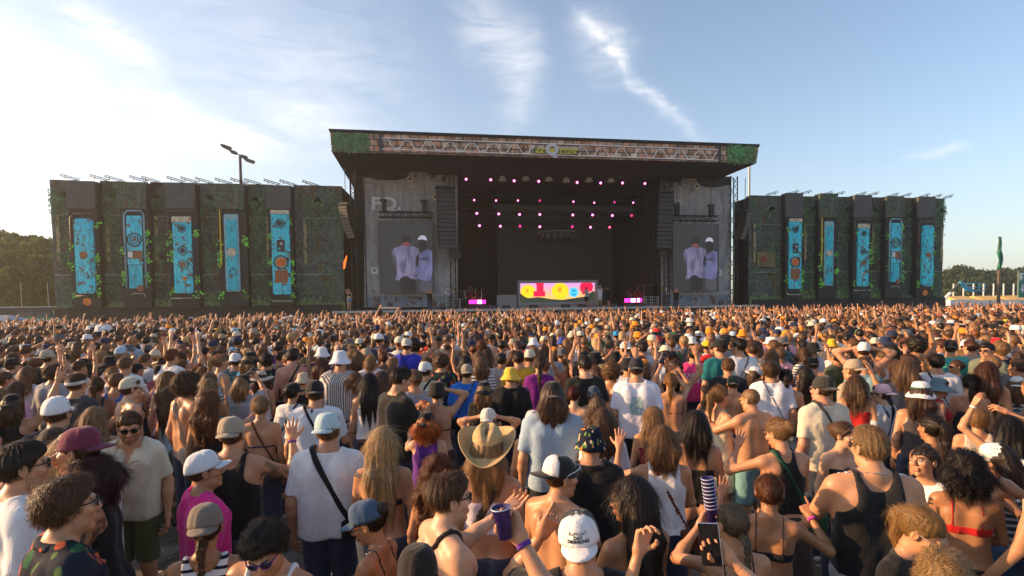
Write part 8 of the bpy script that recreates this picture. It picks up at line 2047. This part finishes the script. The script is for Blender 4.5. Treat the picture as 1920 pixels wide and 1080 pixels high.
# candidate places: a jittered hexagonal field, facing the stage
cand = []
row = 0; y = 1.4
while y < 38.5:
    half = .98 * (y + 6); x = -half + (row % 2) * .275
    while x < half + 6:
        px_, py_ = x + rng.uniform(-.17, .17), y + rng.uniform(-.15, .15)
        cand.append((px_, py_)); x += .55
    y += .50; row += 1
frust = []
for x, y in cand:
    u, v, d = proj((x, y, 1.7))
    if d < 1.5 or u < -520 or u > 2440 or v > 1250: continue
    frust.append((d, x, y, u, v))
frust.sort()
n_named = len([q for q in placed])
n_stage_people = 10
budget = 300 - len([o for o in bpy.data.objects if o.get('category') == 'person' and o.parent is None]) + len(ARCH)
usedarch = set(); stuffpos = []; count = 0; autos = []
for d, x, y, u, v in frust:
    ok = True
    for (hx_, hy_, hd, hr, _) in named:
        dd = math.hypot(hx_ - x, hy_ - y)
        if dd < .37: ok = False; break
        if hd < 15 and 0 < hd - d < (1.15 if hd < 9 or 'pink' in _ or 'jersey' in _ or 'striped' in _ or 'teal' in _ else .7):
            lat = abs((x - hx_ * d / hd) * .99 + (y - hy_ * d / hd) * .0)
            if lat < .31: ok = False; break
    if not ok: continue
    if d < 2.7: continue
    if count < budget and d < 14 and -25 < u < 1945:
        autos.append((d, x, y, u, v)); count += 1
    else: stuffpos.append((d, x, y, u, v))
print('named', n_named, 'autos', len(autos), 'crowd', len(stuffpos))
autos = autos[-len(ARCH):] + autos[:-len(ARCH)]      # the sources themselves stand farthest off
for i, (d, x, y, u, v) in enumerate(autos):
    k = i if i < len(ARCH) else rng.choices(range(len(ARCH)), [.35 if ('up' in a[1]['arms'] or 'upin' in a[1]['arms'] or 'fist' in a[1]['arms'] or 'point' in a[1]['arms'] or 'over' in a[1]['arms']) else (.6 if a[1].get('hat') else 1) for a in ARCH])[0]
    calm = [0, 1, 5, 7, 10, 13, 14, 18, 25, 26]
    if d < 7 and i >= len(ARCH): k = rng.choice(calm)
    src, kw = ARCH[k]
    r = src if i < len(ARCH) else copy_tree(src)
    usedarch.add(k)
    h = rng.gauss(1.70 if kw.get('sex') != 'f' else 1.62, .05) / 1.75
    r.location = (x, y, 0); r.scale = (h, h, h)
    r.rotation_euler = (0, 0, math.atan2(-(4 - x), 46 - y) + math.radians(rng.gauss(0, 16) if rng.random() < .85 else rng.uniform(-100, 100)))
    sk = rng.choices([a for a, b in SKW], [b for a, b in SKW])[0]; tn_, tc_ = pick(TOPC, TOPW); hn, hc = pick(HAIRC, HAIRW); an, ac = pick(HATC, HATW)
    if i >= len(ARCH): chs = [c for c in r.children]
    else: chs = CH[r.name]
    for c in chs:
        nm = c.name.split('.')[0]
        if nm == 'body': c.color = (*sk, 1)
        elif nm == 'hair': c.color = (*hc, 1)
        elif nm in ('shirt', 'tank_top', 'crop_top', 'tube_top', 'bikini_top', 'halter_top', 'camisole'): c.color = (*tc_, 1)
        elif nm in ('cap', 'bucket_hat'):
            c.color = (*ac, 1)
            for g_ in c.children: g_.color = (*ac, 1)
        elif nm == 'trousers': c.color = (*rng.choice([NV, BK, GR, (.08, .12, .2), OL]), 1)
    hat = kw.get('hat'); hw = (('%s cap' if hat[0] == 'cap' else '%s bucket hat') % an) if hat else hairword[kw['hair'][0]] % hn
    tw = topword[kw['top'][0]]; tw = PATW[kw['top'][2]] if len(kw['top']) > 2 else tw % tn_ if '%' in tw else tw
    base = 'person with %s and %s' % (hw, tw)
    a_ = kw['arms']
    if 'up' in a_ or 'point' in a_ or 'fist' in a_: base += ', arm raised'
    near = sorted(named, key=lambda q: math.hypot(q[0] - x, q[1] - y))[:40]; lab = None
    for q in near:
        qu, qv, qd = proj((q[0], q[1], 1.7)); rel = 'left of' if qu > u + 22 else 'right of' if qu < u - 22 else ('behind' if d > qd else 'in front of')
        t = '%s, %s %s' % (base, rel, q[4])
        if t in used or len(t.split()) > 15: t = t.replace(', arm raised', '')
        if t in used or len(t.split()) > 15: t = 'person in %s, %s %s' % (tw, rel, q[4])
        if len(t.replace('-', ' ').split()) <= 15 and t not in used: lab = t; break
    if lab is None: print('FALL', base); lab = base.replace(', arm raised', '') + (', near the picture centre' if 600 < u < 1300 else ', towards the %s side' % ('left' if u < 960 else 'right'))
    used.add(lab); r['label'] = lab; r['category'] = 'person'; r['group'] = 'people in the middle of the crowd'

# ---- the far crowd: thousands of people as one mass
def crowd_mass(pos):
    rs = np.random.RandomState(5)
    def sph(c, r, n=8, m_=6):
        V = []; 
        for j in range(m_ + 1):
            t = math.pi * j / m_
            for k in range(n): a = 2*math.pi*k/n; V.append((c[0] + r[0]*math.sin(t)*math.cos(a), c[1] + r[1]*math.sin(t)*math.sin(a), c[2] + r[2]*math.cos(t)))
        F = [(j*n + k, (j+1)*n + k, (j+1)*n + (k+1) % n, j*n + (k+1) % n) for j in range(m_) for k in range(n)]
        return np.array(V), np.array(F)
    def tubeN(pts, rr_, n=5):
        mb = MB(); mb.tube(pts, rr_, n, cap=False); return np.array([tuple(v) for v in mb.V]), np.array(mb.F)
    def loft(secs, n=9):
        V = []; F = []
        for (cx, cy, rx, ry, z) in secs:
            for k in range(n): a = 2*math.pi*k/n; V.append((cx + rx*math.cos(a), cy + ry*math.sin(a), z))
        for j in range(len(secs)-1):
            for k in range(n): F.append((j*n+k, j*n+(k+1) % n, (j+1)*n+(k+1) % n, (j+1)*n+k))
        return np.array(V), np.array(F)
    head = sph((0, .02, 1.625), (.078, .095, .118), 10, 7)
    neck = tubeN([(0, 0, 1.42), (0, .01, 1.56)], .05, 6)
    legs_ = [tubeN([(sx * .09, 0, .92), (sx * .10, .01, .48), (sx * .10, -.02, .02)], [.10, .075, .055], 5) for sx in (1, -1)]; shoe = [tubeN([(sx * .10, -.08, .04), (sx * .11, .16, .035)], [.045, .04], 4) for sx in (1, -1)]
    torso = loft([(0, 0, .165, .12, .84), (0, 0, .170, .12, .92), (0, 0, .155, .11, 1.1), (0, 0, .19, .13, 1.32), (0, 0, .19, .10, 1.43), (0, 0, .09, .07, 1.49), (0, 0, .05, .05, 1.50)], 10)
    hair_s = sph((0, 0, 1.655), (.090, .108, .102), 10, 6)
    hl = loft([(0, -.01, .02, .02, 1.76), (0, -.01, .08, .09, 1.73), (0, -.02, .095, .11, 1.65), (0, -.06, .10, .085, 1.52), (0, -.09, .10, .06, 1.38), (0, -.10, .06, .04, 1.24)], 9)
    bun = sph((0, -.12, 1.69), (.04, .04, .04), 6, 4)
    capc = loft([(0, 0, .098, .118, 1.655), (0, 0, .095, .115, 1.70), (0, 0, .07, .085, 1.755), (0, 0, .02, .02, 1.77)], 10); brim = (np.array([(-.08, .09, 1.668), (.08, .09, 1.668), (.065, .19, 1.655), (-.065, .19, 1.655)]), np.array([(0, 1, 2, 3)]))
    bk_ = loft([(0, 0, .15, .17, 1.645), (0, 0, .10, .12, 1.68), (0, 0, .09, .11, 1.76), (0, 0, .02, .02, 1.775)], 10)
    poses = [[(.19, 0, 1.40), (.23, -.02, 1.12), (.20, .10, .88)], [(.19, 0, 1.40), (.23, .02, 1.14), (.08, .26, 1.22)], [(.19, 0, 1.40), (.27, .08, 1.63), (.20, .14, 1.90)], [(.19, 0, 1.40), (.24, .20, 1.50), (.18, .28, 1.80)], [(.19, 0, 1.40), (.33, .05, 1.58), (.10, .08, 1.74)], [(.19, 0, 1.40), (.30, .20, 1.45), (.33, .30, 1.72)]]
    pw = [7, 5, .45, .4, .4, .25]; arms = {}
    for i, P in enumerate(poses):
        for sx in (1, -1):
            q = [(a[0]*sx, a[1], a[2]) for a in P]; A = tubeN([q[0], q[1], q[2]], [.052, .040, .028], 6)
            d_ = np.array(q[2]) - np.array(q[1]); d_ /= np.linalg.norm(d_); h0 = np.array(q[2]); HN = tubeN([tuple(h0), tuple(h0 + d_*.09), tuple(h0 + d_*.14)], [.026, .042, .030], 6)
            fs = []
            if i >= 2:
                sdv = np.cross(d_, (0, 1, 0)); sdv /= np.linalg.norm(sdv) + 1e-6
                for k in (-1.5, 0, 1.5): fs.append(tubeN([tuple(h0 + d_*.11 + sdv*k*.012), tuple(h0 + d_*.20 + sdv*k*.022)], [.013, .009], 3))
            SL = tubeN([q[0], tuple(np.array(q[0])*.3 + np.array(q[1])*.7)], [.072, .062], 6)
            arms[(i, sx)] = (A, HN, fs, SL)
    shoulder = sph((.18, 0, 1.405), (.062, .07, .062), 6, 4), sph((-.18, 0, 1.405), (.062, .07, .062), 6, 4)
    VV = []; FF = []; CC = []; MM = []; base = 0
    # 0 skin 1 cloth 2 hair
    for (d, x, y, u, v) in pos:
        sex = rs.rand() < .45; s = rs.normal(.985 if not sex else .93, .03)
        rz = math.atan2(-(4 - x), 46 - y) + rs.normal(0, .3); c, sn = math.cos(rz)*s, math.sin(rz)*s
        skin = np.array(rng.choices([a for a, b in SKW], [b for a, b in SKW])[0]) * rs.uniform(.85, 1.12); tc_ = np.array(pick(TOPC, TOPW)[1]) * rs.uniform(.8, 1.1); hc = np.array(pick(HAIRC, HAIRW)[1]) * rs.uniform(.7, 1.5)
        bare = rs.rand() < .14
        P = [(neck, skin, 0), (head, skin, 0), (torso, skin if bare else tc_, 0 if bare else 1)]
        lc = np.array(rng.choice([NV, BK, GR, (.08, .12, .2), OL, (.2, .25, .3)])); P += [(legs_[0], lc, 1), (legs_[1], lc, 1), (shoe[0], np.array(GR), 1), (shoe[1], np.array(GR), 1)]
        r_ = rs.rand()
        if sex: P += [(hl, hc, 2)] if r_ < .6 else [(hair_s, hc, 2), (bun, hc, 2)]
        else:
            P += [(hair_s, hc, 2)]
        if rs.rand() < .26:
            hcol = np.array(pick(HATC, HATW)[1])
            if x > 3 and rs.rand() < .10: hcol = np.array(OR)
            P += [(capc, hcol, 1), (brim, hcol, 1)] if rs.rand() < .75 else [(bk_, hcol, 1)]
        fr_ = min(1.0, max(0, (d - 9) / 18))
        w_ = [pw[0], pw[1]] + [p * (.3 + 1.7*fr_**3) for p in pw[2:]]
        a1 = rng.choices(range(6), w_)[0]; a2 = a1 if rs.rand() < .25 else rng.choices(range(6), w_)[0]
        jt = rs.normal(0, .02, 2)
        for sx, ai in ((1, a1), (-1, a2)):
            A, HN, fs, SL = arms[(ai, sx)]; P += [(A, skin, 0), (HN, skin, 0)]
            for f in fs: P.append((f, skin, 0))
            jl = 2 + len(fs); an, bn = rs.normal(0, .22, 2); piv = np.array([.19 * sx, 0, 1.40])
            for q_ in range(len(P) - jl, len(P)):
                Vq = P[q_][0][0] - piv; Vq = np.stack([Vq[:, 0]*math.cos(an) + Vq[:, 2]*math.sin(an), Vq[:, 1], -Vq[:, 0]*math.sin(an) + Vq[:, 2]*math.cos(an)], 1)
                Vq = np.stack([Vq[:, 0], Vq[:, 1]*math.cos(bn) - Vq[:, 2]*math.sin(bn), Vq[:, 1]*math.sin(bn) + Vq[:, 2]*math.cos(bn)], 1); P[q_] = ((Vq + piv, P[q_][0][1]), P[q_][1], P[q_][2])
            if not bare and not (sex and rs.rand() < .6): P.append((SL, tc_, 1))
        P += [(shoulder[0], skin if bare or sex else tc_, 0 if bare or sex else 1), (shoulder[1], skin if bare or sex else tc_, 0 if bare or sex else 1)]
        ny = rs.normal(0, .25); tlt = rs.normal(0, .06)
        for (Vp, Fp), col, mi in P:
            X_ = Vp[:, 0]*c - Vp[:, 1]*sn + x + (Vp[:, 2] - 1) * tlt*.6; Y_ = Vp[:, 0]*sn + Vp[:, 1]*c + y
            VV.append(np.stack([X_, Y_, Vp[:, 2]*s], 1)); FF.append(Fp + base); base += len(Vp); CC.append(np.tile(col, (len(Vp), 1))); MM.append(np.full(len(Fp), mi))
    return np.concatenate(VV), np.concatenate(FF), np.concatenate(CC), np.concatenate(MM)
V, F, Cc, Mm = crowd_mass(stuffpos)
print('crowd faces', len(F))
tag(mk('crowd', V, F, [M['skin'], M['cloth'], M['hair']], None, True, (1, 1, 1), Cc, Mm), 'dense festival crowd filling the field up to the stage', 'crowd', kind='stuff')
